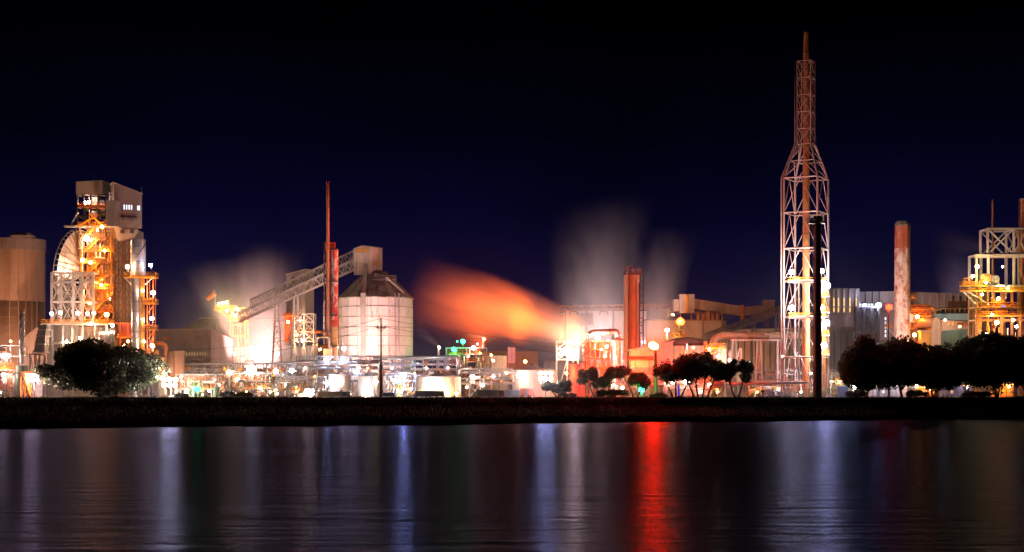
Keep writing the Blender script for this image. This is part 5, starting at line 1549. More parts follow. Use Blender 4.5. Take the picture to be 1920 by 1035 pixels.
tank('orange red lit tall tank left of the red rig', 1067, 1094, 683, 682, 424, M_CRED, M_DROOF, ((1062, 700, AMBER, 3600, .3),))

def elevated_box():
    Y = 440
    t = thing('elevated_bin', 'tall pale bin standing on four legs above the low pipe rack', 'bin', 959, Y)
    for i in range(2):
        MB().box(XW(952 + 7.2 * i, Y), XW(958.9 + 7.2 * i, Y), Y - 1, Y + 1.4, ZW(681, Y), ZW(651, Y)).build('bin_panel', M_CLADW, t)
    MB().box(XW(951, Y), XW(967, Y), Y - 1.2, Y + 1.6, ZW(682.5, Y), ZW(681, Y)).build('ring_beam', M_RUST, t)
    for p in (953, 965):
        for yy in (Y - .8, Y + 1.2): member(t, 'leg', (XW(p, Y), yy, ZW(682, Y)), (XW(p, Y), yy, 0), .24, M_GALV)
    for a, b in ((953, 965), (965, 953)): member(t, 'brace', W(a, 683, Y - .85), W(b, 700, Y - .85), .14, M_GALV)
    Y = 520
    w = thing('site_building', 'low pale flat-roofed building in front of the orange steam', 'building', 930, Y)
    clad_face(w, (XW(905, Y), Y), (XW(950, Y), Y), 0, ZW(667, Y), ZW(667, Y), 6, M_CLADW)
    MB().box(XW(905, Y), XW(950, Y), Y + .2, Y + 9, 0, ZW(666.5, Y)).build('wall_core', M_GREY, w)
    MB().box(XW(900, Y), XW(1010, Y), Y + 10, Y + 20, 0, ZW(657, Y)).build('rear_block', M_BROWN, w)
    MB().box(XW(903, Y), XW(952, Y), Y - .6, Y + 9.4, ZW(666.4, Y), ZW(665.2, Y)).build('roof', M_DROOF, w)
    lamp(w, 925, 676, Y - 6, WARM, 2400, .3); lamp(w, 985, 678, Y - 4, SOD, 3000, .4)
    for px, py, y2, lab in ((822, 648, 475, 'slim vent pipe puffing a small pinkish plume beside the white silo'), (906, 632, 470, 'thin vent pipe with a wisp of orange steam above the site building'), (919, 662, 480, 'short vent pipe with a faint orange puff, right of the thin one')):
        v = thing('vent_pipe', lab, 'vent pipe', px, y2)
        MB().lathe(XW(px, y2), y2, [(.28, 0), (.28, ZW(py, y2) - .3), (.4, ZW(py, y2) - .25), (.4, ZW(py, y2)), (.3, ZW(py, y2))], 12).build('pipe', M_WHITE, v)
        MB().box(XW(px, y2) - .7, XW(px, y2) + .7, y2 - .7, y2 + .7, 0, .4).build('plinth', M_CONC2, v)
        lamp(v, px + 2.5, py + 4, y2 - 1.2, WARM if px == 822 else SOD, 700, .2)
elevated_box()

def red_building():
    Y = 444
    t = thing('tilted_roof_shed', 'pale shed with sloping roof lit red by the red lamp', 'shed', 1225, Y)
    x0, x1 = XW(1183, Y), XW(1262, Y)
    MB().hexa([(x0, Y + .2, 0), (x1, Y + .2, 0), (x1, Y + 8, 0), (x0, Y + 8, 0)], [(x0, Y + .2, ZW(657, Y)), (x1, Y + .2, ZW(640, Y)), (x1, Y + 8, ZW(640, Y)), (x0, Y + 8, ZW(657, Y))]).build('wall_core', M_GREY, t)
    clad_face(t, (x0, Y), (x1, Y), .02, ZW(657, Y), ZW(640, Y), 9, M_CLADW)
    MB().hexa([(x0 - .4, Y - .6, ZW(657, Y)), (x1 + .4, Y - .6, ZW(639.6, Y)), (x1 + .4, Y + 8.3, ZW(639.6, Y)), (x0 - .4, Y + 8.3, ZW(657, Y))],
              [(x0 - .4, Y - .6, ZW(655.5, Y)), (x1 + .4, Y - .6, ZW(638, Y)), (x1 + .4, Y + 8.3, ZW(638, Y)), (x0 - .4, Y + 8.3, ZW(655.5, Y))]).build('roof', M_WHITE, t)
    drum(t, 1172, 1232, 668, 676, Y - 3, M_BROWN, 'long_pipe')
    t2 = thing('flat_roof_building', 'long low building with dark curved roof and silver vent, behind the slender trees', 'building', 1290, 452)
    Y = 452
    clad_face(t2, (XW(1262, Y), Y), (XW(1336, Y), Y), .02, ZW(648, Y), ZW(648, Y), 10, M_CLAD)
    MB().box(XW(1262, Y), XW(1336, Y), Y + .2, Y + 8, 0, ZW(648, Y)).build('wall_core', M_GREY, t2)
    MB().path([(XW(1240, Y), Y + 3, ZW(646, Y)), (XW(1262, Y), Y + 3, ZW(642, Y)), (XW(1290, Y), Y + 3, ZW(640, Y)), (XW(1320, Y), Y + 3, ZW(642, Y)), (XW(1340, Y), Y + 3, ZW(646, Y))], [.3, 1.0, 1.3, 1.0, .3], 10).build('roof', M_DROOF, t2)
    vessel(t2, 1282, 1290, 643, 662, Y - 2.5, M_LAG, 'roof_vent', .1, 12)
    lamp(t2, 1270, 690, Y - 5, SOD, 2600, .3); lamp(t2, 1320, 672, Y - 5, SOD, 1500, .3); lamp(t2, 1300, 652, Y - 4, PINK, 500, .2)
    Y = 470
    f = thing('flare_burner', 'small burner stack with an orange red flame above the low building', 'flare stack', 1275, Y)
    MB().lathe(XW(1275, Y), Y, [(.9, 0), (.9, ZW(625, Y)), (.55, ZW(623, Y)), (.6, ZW(612, Y)), (.75, ZW(610, Y))], 16).build('stack', M_DARK, f)
    for i in range(3):
        MB().lathe(XW(1275, Y), Y, [(.85, ZW(620 - 4 * i, Y)), (1.05, ZW(619.6 - 4 * i, Y)), (.85, ZW(619 - 4 * i, Y))], 14).build('windshield_ring', M_RUST, f)
    fl = MB()
    pr = [(.5, 611), (1.15, 606), (1.25, 602), (.8, 598), (.35, 595.5), (.02, 594.5)]
    fl.lathe(XW(1275.5, Y), Y, [(a, ZW(b, Y)) for a, b in pr], 14)
    fl.build('flame', glow('flame', (1, .11, .02), 9.0), f)
    fl = MB(); fl.path([W(1273.5, 601, Y - 1.2), W(1275, 603, Y - 1.4), W(1276.5, 601.5, Y - 1.2)], [.2, .42, .2], 8); fl.build('flame_core', glow('flame_core', (1, .45, .1), 30), f)
    platform(f, 1262, 1286, 632, Y - 2.5, Y - 1, M_GREY, M_YEL)
    l = lamp_post('yellow starry lamp on a thin mast left of the small burner flame', 1251, 619, 466, YEL, 3600, .55)
red_building()

# ================================================================= TALL TRUSS TOWER
def flare_tower():
    Y = 440
    t = thing('truss_stack_tower', 'very tall pale truss tower around a slim rust-brown stack, tallest of all', 'stack tower', 1511, Y)
    cx = XW(1511.5, Y)
    a0 = math.radians(-73)
    def ring(Rpx, py):
        r = Rpx * Y / FPX
        z = 0.0 if py is None else ZW(py, Y)
        return [Vector((cx + r * math.cos(a0 + math.pi / 2 * k), Y + r * math.sin(a0 + math.pi / 2 * k), z)) for k in range(4)]
    lv = [None, 670, 595, 528, 467, 400, 335]
    rings = [ring(46, p) for p in lv]
    for k in range(4):
        member(t, 'leg', rings[0][k], rings[-1][k], .54, M_TOW, 'pipe')
        MB().box(rings[0][k].x - .8, rings[0][k].x + .8, rings[0][k].y - .8, rings[0][k].y + .8, 0, .5).build('footing', M_CONC2, t)
    for i, rg in enumerate(rings):
        for k in range(4):
            a, b = rg[k], rg[(k + 1) % 4]
            if i > 0: member(t, 'ring_beam', a, b, .42, M_TOW, 'pipe')
            if i < len(rings) - 1:
                u = rings[i + 1]
                top = (u[k] + u[(k + 1) % 4]) / 2
                member(t, 'brace', a, top, .25, M_TOW, 'pipe'); member(t, 'brace', b, top, .25, M_TOW, 'pipe')
    # waist
    w = [rings[-1], ring(33, 303), ring(19, 271)]
    for i in range(2):
        for k in range(4):
            member(t, 'waist_leg', w[i][k], w[i + 1][k], .5, M_TOW, 'pipe')
            member(t, 'waist_ring', w[i + 1][k], w[i + 1][(k + 1) % 4], .28, M_TOW, 'pipe')
            top = (w[i + 1][k] + w[i + 1][(k + 1) % 4]) / 2
            member(t, 'waist_brace', w[i][k], top, .22, M_TOW, 'pipe'); member(t, 'waist_brace', w[i][(k + 1) % 4], top, .22, M_TOW, 'pipe')
    ul = [271, 242, 210.5, 179, 147, 115.5]
    ur = [ring(18.5, p) for p in ul]
    for k in range(4):
        member(t, 'upper_leg', ur[0][k], ur[-1][k], .36, M_TOW, 'pipe')
    for i in range(len(ur)):
        for k in range(4):
            if i: member(t, 'upper_ring', ur[i][k], ur[i][(k + 1) % 4], .26, M_TOW, 'pipe')
            if i < len(ur) - 1:
                member(t, 'upper_brace', ur[i][k], ur[i + 1][(k + 1) % 4], .16, M_TOW, 'pipe')
                member(t, 'upper_brace', ur[i][(k + 1) % 4], ur[i + 1][k], .16, M_TOW, 'pipe')
    # riser beside the left leg
    pipe(t, [ur[-1][3] + Vector((-.6, -.3, .3)), ur[0][3] + Vector((-.6, -.3, 0)), w[0][3] + Vector((-.7, -.3, 0)), rings[0][3] + Vector((-.7, -.3, .2))], .16, M_TOW, 'riser_pipe')
    MB().lathe(cx, Y, [(1.05, 0), (1.0, ZW(600, Y))], 20).build('stack_base', M_STACK, t)
    for a, b, r in ((600, 520, .95), (520, 440, .9), (440, 360, .88), (360, 300, .86), (300, 240, .82), (240, 180, .8), (180, 124, .78), (124, 101, .76)):
        MB().lathe(cx, Y, [(r, ZW(a, Y) + .06), (r, ZW(b, Y) - .06)], 20).build('stack_section', M_STACK, t)
        MB().lathe(cx, Y, [(r * .96, ZW(b, Y) - .12), (r * 1.08, ZW(b, Y) - .12), (r * 1.08, ZW(b, Y) + .12), (r * .96, ZW(b, Y) + .12)], 20).build('stack_flange', M_RUST, t)
    MB().lathe(cx, Y, [(.76, ZW(101, Y)), (.56, ZW(62, Y)), (.6, ZW(59, Y)), (.5, ZW(59, Y))], 20).build('stack_tip', M_STACK, t)
    for i in (2, 3):
        z = lv[i]
        platform(t, 1478, 1526, z, Y - 5.2, Y - 3.0, M_GREY, M_YEL)
    for z in (540, 555, 585, 610, 628, 664):
        platform(t, 1538, 1556, z, Y - 1.5, Y + 1, M_GREY, M_YEL)
    ladder(t, 1544, 520, None, Y - 1, M_YEL, .6)
    member(t, 'inner_riser', W(1498, 520, Y + 2), W(1498, 744, Y + 2), .5, M_TOW, 'pipe')
    pipe(t, [W(1534, 500, Y + 1), W(1534, 742, Y + 1)], .2, M_BLUE)
    for px, py, dy, c, P, r in ((1484, 510, -6, WHITE, 12000, .7), (1484, 577, -6, WHITE, 12000, .7), (1541, 508, -4, WHITE, 4200, .6), (1552, 535, -4, COOL, 13000, .68), (1541, 577, -4, WHITE, 3600, .58), (1550, 605, -4, COOL, 14000, .7), (1545, 648, -4, WHITE, 10000, .72), (1507, 665, 5, COOL, 1800, .25), (1520, 700, 4, COOL, 1400, .25)):
        lamp(t, px, py, Y + dy, c, P, r)
M_TOW = surf('pale_pink_grey_tower_paint', (.40, .33, .32), (.3, .21, .19), .5)
M_STACK = surf('rust_brown_stack', (.36, .17, .06), (.22, .09, .035), .65, scale=.7)
flare_tower()

def tower_fill_floods():
    """ground floodlights that wash the truss tower and the tall stacks: real fittings with a housing and a lens"""
    for (px, Y, tgt, col, P, lab) in ((1430, 405, (1512, 330, 440), (1, .46, .36), 120000, 'ground floodlight aimed up at the truss tower, left of its legs'),
                                    (640, 418, (617, 420, 450), (1, .45, .3), 40000, 'ground floodlight aimed up at the slim stack beside the red column')):
        t = thing('ground_floodlight', lab, 'floodlight', px, Y)
        p = Vector((XW(px, Y), Y, 1.6))
        d = (W(*tgt) - p).normalized()
        MB().box(p.x - .3, p.x + .3, Y - .3, Y + .3, 0, .3).build('base', M_CONC2, t)
        MB().box(p.x - .08, p.x + .08, Y + .2, Y + .3, .3, 1.5).build('bracket', M_GREY, t)
        MB().path([p - d * .5, p - d * .3, p - d * .05], [.2, .45, .5], 12).build('housing', M_DARK, t)
        ld = bpy.data.lights.new('floodlight_beam', 'SPOT')
        ld.energy = P; ld.color = col; ld.spot_size = math.radians(34); ld.spot_blend = .9; ld.shadow_soft_size = .4
        lo = bpy.data.objects.new('floodlight_beam', ld); COL.objects.link(lo)
        lo.parent = t
        lo.location = p + d * .1 - wloc(t)
        lo.rotation_euler = d.to_track_quat('-Z', 'Y').to_euler()
tower_fill_floods()

def black_stack():
    Y = 396
    t = thing('black_stack', 'plain black stack standing in front of the tall truss tower', 'stack', 1533, Y)
    cx = XW(1533, Y)
    MB().lathe(cx, Y, [(1.0, 0), (.93, ZW(640, Y)), (.84, ZW(520, Y)), (.78, ZW(418, Y)), (.78, ZW(405, Y)), (.6, ZW(405, Y))], 24).build('shell', M_BLACK, t)
    for p in (690, 640, 590, 540, 490, 450):
        MB().lathe(cx, Y, [(.9, ZW(p, Y) - .08), (1.02, ZW(p, Y) - .08), (1.02, ZW(p, Y) + .08), (.9, ZW(p, Y) + .08)], 24).build('band', M_BLACK, t)
    MB().box(cx - 2.3, cx + 1.6, Y - 1.3, Y + 1.3, ZW(418, Y) - .15, ZW(418, Y)).build('platform_deck', M_BLACK, t)
    handrail(t, cx - 2.2, cx + 1.5, Y - 1.2, Y + 1.2, ZW(418, Y), M_GREY, 1.5, .8)
    for s in (0, .5, 1.0):
        member(t, 'platform_brace', (cx - 2.2 + s, Y - .6, ZW(418, Y)), (cx - .8, Y - .6, ZW(440, Y)), .1, M_RED)
    MB().box(cx - .4, cx + .5, Y - 1.6, Y - 1.3, ZW(415, Y), ZW(409, Y)).build('green_box', M_CLADN, t)
    for k in range(3):
        member(t, 'antenna', (cx + .6 + .4 * k, Y - 1, ZW(418, Y)), (cx + .6 + .4 * k, Y - 1, ZW(400 + 2 * k, Y)), .08, M_GREY)
    ladder(t, 1526.6, 420, None, Y - .7, M_GREY, .5)
black_stack()

def pipe_bridge():
    Y = 452
    t = thing('large_duct_bridge', 'fat brown horizontal duct on white A-shaped legs leading into the tall truss tower', 'duct', 1420, Y)
    pipe(t, [W(1333, 664, Y), W(1340, 634, Y), W(1352, 629, Y), W(1508, 629, Y)], .95, M_DUCT, 'duct', 16)
    for p in (1352, 1364, 1376, 1400, 1440, 1478): MB().path([W(p, 629, Y), W(p + 1.2, 629, Y)], 1.12, 16).build('flange', M_DUCT, t)
    MB().box(XW(1370, Y), XW(1470, Y), Y - 1, Y + 1, ZW(639, Y), ZW(636.5, Y)).build('girder', M_WHITE, t)
    for p, s in ((1377, 7), (1423, 6), (1461, 0)):
        for q in (-1, 1):
            for yy in (Y - 1.4, Y + 1.4):
                member(t, 'leg', W(p + q * 3, 639, yy), (XW(p + q * (3 + s * .7), yy), yy, 0), .42, M_WHITE)
        for z in (668, 698, 720):
            member(t, 'leg_tie', W(p - 5, z, Y - 1.4), W(p + 5, z, Y - 1.4), .26, M_WHITE)
        member(t, 'leg_brace', W(p - 5, 698, Y - 1.35), W(p + 4, 668, Y - 1.35), .22, M_WHITE)
    Y2 = 420
    b = thing('long_low_pipe', 'long low rusty pink pipe crossing in front of the truss tower legs', 'pipe', 1440, Y2)
    pipe(b, [W(1362, 720, Y2), W(1420, 719, Y2), W(1514, 717, Y2)], .36, M_TOW, 'pipe', 12)
    for p in (1372, 1400, 1430, 1470, 1508): MB().box(XW(p, Y2) - .15, XW(p, Y2) + .15, Y2 - .2, Y2 + .2, 0, ZW(720, Y2) - .25).build('pipe_support', M_GALV, b)
    Y3 = 440
    v = thing('white_absorber', 'white ribbed absorber vessel with yellow cage platform at the steaming vent', 'vessel', 1350, Y3)
    vessel(v, 1338, 1362, 646, None, Y3, M_CLADW, dome=.15)
    for p in range(1340, 1362, 4): member(v, 'stiffener', W(p, 655, Y3 - 1.75), (XW(p, Y3), Y3 - 1.75, 0), .16, M_CLAD)
    platform(v, 1322, 1362, 652, Y3 - 3.5, Y3 - 1.8); handrail(v, XW(1323, Y3), XW(1336, Y3), Y3 - 3.4, Y3 - 1.9, ZW(664, Y3), M_YEL, 2.2, .7)
    vessel(v, 1364, 1374, 656, None, Y3 + 1, M_WHITE, dome=.3)
    pipe(v, [W(1375, 700, Y3), W(1387, 654, Y3), W(1390, 654, Y3), W(1390, 690, Y3)], .16, M_WHITE)
    MB().lathe(XW(1323, Y3), Y3, [(.5, ZW(666, Y3)), (.5, ZW(641, Y3)), (.7, ZW(640, Y3))], 14).build('vent', M_OCHP, v)
    for k, (px, py, P) in enumerate(((1347, 668, 2400), (1352, 700, 2600), (1368, 675, 1500), (1330, 655, 1000))):
        lamp(v, px, py, Y3 - 5, WARM, P, .28)
M_DUCT = surf('brown_lagged_duct', (.34, .22, .13), (.24, .14, .08), .5, .2)
pipe_bridge()

# ================================================================= RIGHT
def big_hall():
    Y = 640
    t = thing('panelled_hall', 'huge grey panelled hall with tall yellow lit slot windows, right of the truss tower', 'hall', 1660, Y)
    k = lambda p: ZW(p, Y)
    MB().box(XW(1548, Y), XW(1612, Y), Y + .3, Y + 30, 0, k(541)).build('wall_core', M_GREY, t)
    clad_face(t, (XW(1548, Y), Y), (XW(1612, Y), Y), k(590), k(539.5), k(541), 6, M_CLADG)
    MB().box(XW(1612, Y), XW(1705, Y), Y + 5.3, Y + 30, 0, k(545)).build('wall_core', M_GREY, t)
    clad_face(t, (XW(1612, Y + 5), Y + 5), (XW(1705, Y + 5), Y + 5), k(566), k(546), k(544), 7, M_CLAD)
    clad_face(t, (XW(1612, Y + 5), Y + 5), (XW(1705, Y + 5), Y + 5), 0, k(567), k(567), 7, M_CLADG)
    clad_face(t, (XW(1548, Y), Y), (XW(1612, Y), Y), 0, k(591), k(591), 6, M_CLADG)
    for p in (1563, 1571.5, 1582, 1593, 1605):
        x = XW(p, Y)
        f = MB().box(x - .3, x + .3, Y - .6, Y - .2, k(586), k(543)).build('slot_window', M_CLADW, t)
        for a, b in ((566, 559), (574, 567), (585, 577)):
            MB().box(x - .22, x + .22, Y - .75, Y - .61, k(a), k(b)).build('pane', M_LITY, f)
    for p in (1626, 1639, 1652):
        MB().box(XW(p, Y), XW(p + 2.2, Y), Y + 4.2, Y + 4.6, k(640), k(545)).build('downpipe', M_DARK, t)
    # lit gantry
    for i in range(5):
        MB().box(XW(1608 + i * 5.5, Y), XW(1612 + i * 5.5, Y), Y - 3, Y - 2.8, k(573.5), k(570)).build('strip_light', M_LITW, t)
    MB().box(XW(1604, Y), XW(1650, Y), Y - 3.5, Y - 1, k(577), k(574.5)).build('gantry_deck', M_GREY, t)
    lattice(t, (1606, 1620, 1634, 1648), (577, 600, 625, 650, None), Y - 4, Y - 1, .5, M_DARK, 'X', .3)
    for p in (1628, 1636, 1644):
        for i in range(5):
            MB().box(XW(p, Y), XW(p + 4, Y), Y + 2, Y + 4, k(640) + i * 2.6, k(640) + i * 2.6 + 2.2).build('switch_box', M_CLADG, t)
    for i in range(5):
        MB().box(XW(1658, Y), XW(1660.5, Y), Y - 1, Y - .8, k(632 - 8 * i), k(627 - 8 * i)).build('strip_light', M_LITW, t)
    lamp(t, 1647, 572, Y - 6, BLUEW, 6500, .95); lamp(t, 1622, 572, Y - 6, BLUEW, 1500, .4)
    fill_flood(t, 1585, 600, (1590, 570, 638), PEACH, 26000, 80); fill_flood(t, 1650, 600, (1660, 560, 640), PINK, 26000, 70)
    b = thing('panelled_hall', 'second grey panelled hall with vertical seams behind the green roofed shed', 'hall', 1780, Y)
    MB().box(XW(1704, Y + 8), XW(1850, Y + 8), Y + 8.3, Y + 35, 0, k(546)).build('wall_core', M_GREY, b)
    clad_face(b, (XW(1704, Y + 8), Y + 8), (XW(1850, Y + 8), Y + 8), 0, k(545), k(550), 11, M_CLAD)
    for i in range(12):
        x = XW(1704 + 146 * i / 11, Y + 8)
        MB().box(x - .22, x + .22, Y + 7.5, Y + 7.8, 0, k(548)).build('seam_cover', M_CLADW, b)
    lamp(b, 1740, 640, Y - 12, SOD, 3600, .4); lamp(b, 1800, 620, Y - 12, SOD, 3600, .4)
    Y = 600
    m = thing('red_lit_trestle', 'tangle of lattice trestles lit red low down between the truss tower and the right-hand trees', 'trestle', 1590, Y)
    lattice(m, (1560, 1572, 1584, 1596, 1608, 1620), (640, 662, 690, None), Y, Y + 6, .4, M_GREY, 'X', .3)
    truss_conveyor(m, W(1556, 652, Y - 3), W(1640, 642, Y - 3), 2.2, 3, 12, M_GREY, bw=.22)
    MB().box(XW(1590, Y - 5), XW(1597, Y - 5), Y - 5, Y - 2, ZW(640, Y), ZW(630, Y)).build('box_unit', M_CLAD, m)
    MB().box(XW(1556, Y), XW(1660, Y), Y - 6, Y - 5.6, ZW(643, Y), ZW(639, Y)).build('deck', M_GREY, m)
    lamp(m, 1572, 672, Y - 3, AMBER, 5200, .5); lamp(m, 1584, 682, Y - 3, AMBER, 4200, .5); lamp(m, 1578, 660, Y + 3, RED, 2600, .4)
big_hall()

def brick_chimney():
    Y = 470
    t = thing('octagonal_chimney', 'thick octagonal chimney with weathered red and white paint and a dark cap', 'chimney', 1691, Y)
    cx = XW(1691, Y)
    rb, rt = 15.2 * Y / FPX, 13.2 * Y / FPX
    N = 8
    z0, z1 = 0.0, ZW(424, Y)
    lifts = [745] + list(range(630, 423, -12)) 
    zs = [0.0] + [ZW(p, Y) for p in range(690, 423, -14)]
    for i in range(len(zs) - 1):
        za, zb = zs[i] + .02, zs[i + 1] - .02
        for k in range(N):
            a0, a1 = 2 * math.pi * (k - .5 + .25) / N, 2 * math.pi * (k + .5 + .25) / N
            if math.sin((a0 + a1) / 2) > .5: continue
            def P(a, z, o=0): 
                r = rb + (rt - rb) * z / z1 - o
                return (cx + r * math.cos(a), Y + r * math.sin(a), z)
            mm = M_REDC if i >= len(zs) - 4 else M_BRICK
            MB().hexa([P(a0, za), P(a1, za), P(a1, za, .3), P(a0, za, .3)], [P(a0, zb), P(a1, zb), P(a1, zb, .3), P(a0, zb, .3)]).build('wall_panel', mm, t)
    MB().lathe(cx, Y, [(rb * .9, 0), (rt * .9, z1)], 8, math.radians(-11), math.radians(349)).build('core', M_DARK, t)
    MB().lathe(cx, Y, [(rt * 1.02, z1), (rt * 1.04, z1 + .3), (rt * .78, ZW(415, Y)), (rt * .6, ZW(415, Y)), (rt * .6, z1)], 8, math.radians(-11.2), math.radians(348.8), smooth=False).build('cap', M_ROOF, t)
    MB().box(XW(1702, Y), XW(1708, Y), Y - 2.6, Y - 1.6, ZW(604, Y), ZW(590, Y)).build('cabinet', M_CLADW, t)
    lamp(t, 1672, 664, Y - 9, PINK, 4600, .3); lamp(t, 1712, 650, Y - 8, WARM, 3600, .3); fill_flood(t, 1668, 442, (1690, 520, 467), PEACH, 42000, 50); fill_flood(t, 1705, 440, (1692, 560, 467), PEACH, 16000, 60)  # lamp hidden by the trees and both spots are added fill for the chimney
    g = thing('grey_flue', 'slim grey banded flue rising just behind the right side of the octagonal chimney', 'flue', 1704, Y + 5)
    Y2 = Y + 5
    b = [419, 446, 470, 492, 518, 546, 600]
    for a, c in zip(b, b[1:]):
        r = 5 * Y2 / FPX
        MB().lathe(XW(1702.2, Y2), Y2, [(r, ZW(c, Y2) + .05), (r, ZW(a, Y2) - .05)], 18).build('shell_ring', M_GALV, g)
        MB().lathe(XW(1702.2, Y2), Y2, [(r, ZW(c, Y2) - .1), (r * 1.1, ZW(c, Y2)), (r, ZW(c, Y2) + .1)], 18).build('band', M_GREY, g)
    MB().lathe(XW(1702.2, Y2), Y2, [(5 * Y2 / FPX, 0), (5 * Y2 / FPX, ZW(600, Y2))], 18).build('base', M_GALV, g)
    MB().lathe(XW(1702.2, Y2), Y2, [(5 * Y2 / FPX, ZW(419, Y2)), (2.5 * Y2 / FPX, ZW(417, Y2)), (.02, ZW(417, Y2))], 18).build('cap', M_GALV, g)
    platform(g, 1700, 1716, 557, Y2 - 1.5, Y2 + 1.5)
M_REDC = surf('chimney_red_band_paint', (.4, .1, .05), (.55, .42, .36), .8, scale=.6, streak=2.5, thr=(.56, .66))
brick_chimney()

def orange_kiln():
    Y = 480
    t = thing('kiln_drive', 'orange lit kiln machinery with round casings, right of the octagonal chimney', 'machinery', 1730, Y)
    for p, z, r in ((1714, 575, 7), (1724, 582, 7), (1734, 590, 8)):
        MB().path([W(p, z + 6, Y - 2), W(p + 12, z + 8, Y - 1)], [r * .12, r * .14], 12).build('casing', M_GREY, t)
    for i, p in enumerate((580, 592, 604, 616)):
        platform(t, 1703, 1742 + 5 * i, p, Y - 4, Y - 2, M_RUST, M_ORANGE)
    lattice(t, (1705, 1718, 1731, 1744), (572, 592, 616, 640, None), Y - 2, Y + 3, .36, M_ORANGE, 'X/', .2)
    for i in range(10):
        x = R.uniform(1704, 1742); a = R.uniform(575, 612)
        pipe(t, [W(x, a, Y - 3), W(x + R.uniform(8, 22), a, Y - 3), W(x + 22, a + R.uniform(5, 22), Y - 3)], R.uniform(.12, .3), R.choice([M_LAG, M_ORANGE, M_YEL, M_RUST]))
    MB().hexa([(XW(1716, Y), Y - 2.5, ZW(580, Y)), (XW(1734, Y), Y - 2.5, ZW(580, Y)), (XW(1734, Y), Y + 1, ZW(580, Y)), (XW(1716, Y), Y + 1, ZW(580, Y))],
              [(XW(1704, Y), Y - 1.5, ZW(560, Y)), (XW(1710, Y), Y - 1.5, ZW(560, Y)), (XW(1710, Y), Y + 1, ZW(560, Y)), (XW(1704, Y), Y + 1, ZW(560, Y))]).build('inclined_casing', M_GREY, t)
    MB().box(XW(1683, Y), XW(1735, Y), Y - .5, Y + 4, 0, ZW(618, Y)).build('plinth_wall', M_CONC2, t)
    platform(t, 1662, 1674, 612, Y - 4, Y - 2); 
    member(t, 'knee_brace', W(1664, 614, Y - 3), W(1680, 632, Y - 3), .3, M_WHITE)
    lamp(t, 1720, 594, Y - 5.5, SOD, 2200, .55); lamp(t, 1715, 628, Y - 8, SOD, 2200, .55); lamp(t, 1740, 602, Y - 5, SOD, 1500, .3)
    Y = 470
    d = thing('barrel_roof_shed', 'small barrel-vaulted shed with timber-brown roof and a pale end wall', 'shed', 1748, Y)
    zc = ZW(610, Y)
    vs = []
    n = 10
    prof = []
    cx, r, h = XW(1756, Y), 9 * Y / FPX, ZW(595, Y) - ZW(612, Y)
    for i in range(n + 1):
        a = math.pi * i / n
        prof.append((cx - r * math.cos(a), ZW(612, Y) + h * math.sin(a)))
    # vault runs to the left and back
    for i in range(n):
        (xa, za), (xb, zb) = prof[i], prof[i + 1]
        o = Vector((-3.4, 7, 0))
        MB().hexa([(xa, Y, za), (xb, Y, zb), Vector((xb, Y, zb)) + o, Vector((xa, Y, za)) + o], [(xa, Y, za + .15), (xb, Y, zb + .15), Vector((xb, Y, zb + .15)) + o, Vector((xa, Y, za + .15)) + o]).build('roof_plank', M_BROWN, d)
        MB().hexa([(xa, Y + .1, 0), (xb - .04, Y + .1, 0), (xb - .04, Y + .3, 0), (xa, Y + .3, 0)], [(xa, Y + .1, za), (xb - .04, Y + .1, zb), (xb - .04, Y + .3, zb), (xa, Y + .3, za)]).build('end_board', M_CONC, d)
    MB().box(XW(1728, Y), XW(1766, Y), Y + .5, Y + 4, 0, ZW(622, Y)).build('base_wall', M_COCH, d)
    MB().box(XW(1726, Y), XW(1768, Y), Y - .3, Y + 4.4, ZW(622, Y), ZW(619.5, Y)).build('eave_slab', M_CONC, d)
    MB().hexa([(XW(1766, Y), Y, ZW(620, Y)), (XW(1816, Y), Y, ZW(616, Y)), (XW(1816, Y), Y + 3, ZW(616, Y)), (XW(1766, Y), Y + 3, ZW(620, Y))],
              [(XW(1766, Y), Y, ZW(600, Y)), (XW(1816, Y), Y, ZW(603, Y)), (XW(1816, Y), Y + 3, ZW(603, Y)), (XW(1766, Y), Y + 3, ZW(600, Y))]).build('annexe', M_CONC, d)
    MB().hexa([(XW(1764, Y), Y - .4, ZW(599.6, Y)), (XW(1818, Y), Y - .4, ZW(602.6, Y)), (XW(1818, Y), Y + 3.4, ZW(602.6, Y)), (XW(1764, Y), Y + 3.4, ZW(599.6, Y))],
              [(XW(1764, Y), Y - .4, ZW(598, Y)), (XW(1818, Y), Y - .4, ZW(601, Y)), (XW(1818, Y), Y + 3.4, ZW(601, Y)), (XW(1764, Y), Y + 3.4, ZW(598, Y))]).build('annexe_roof', M_DROOF, d)
    for i, p in enumerate((1776, 1784)): MB().box(XW(p, Y), XW(p + 5, Y), Y - .15, Y - .02, ZW(610, Y), ZW(603, Y)).build('window', M_LITO, d)
    for i in range(4): MB().box(XW(1794 + 6 * i, Y), XW(1799.4 + 6 * i, Y), Y - .2, Y - .02, ZW(611, Y), ZW(604, Y)).build('red_door', M_RUST, d)
    lamp(d, 1772, 600, Y - 5, WARM, 1600, .25); lamp(d, 1800, 612, Y - 5, SOD, 900, .25)
orange_kiln()

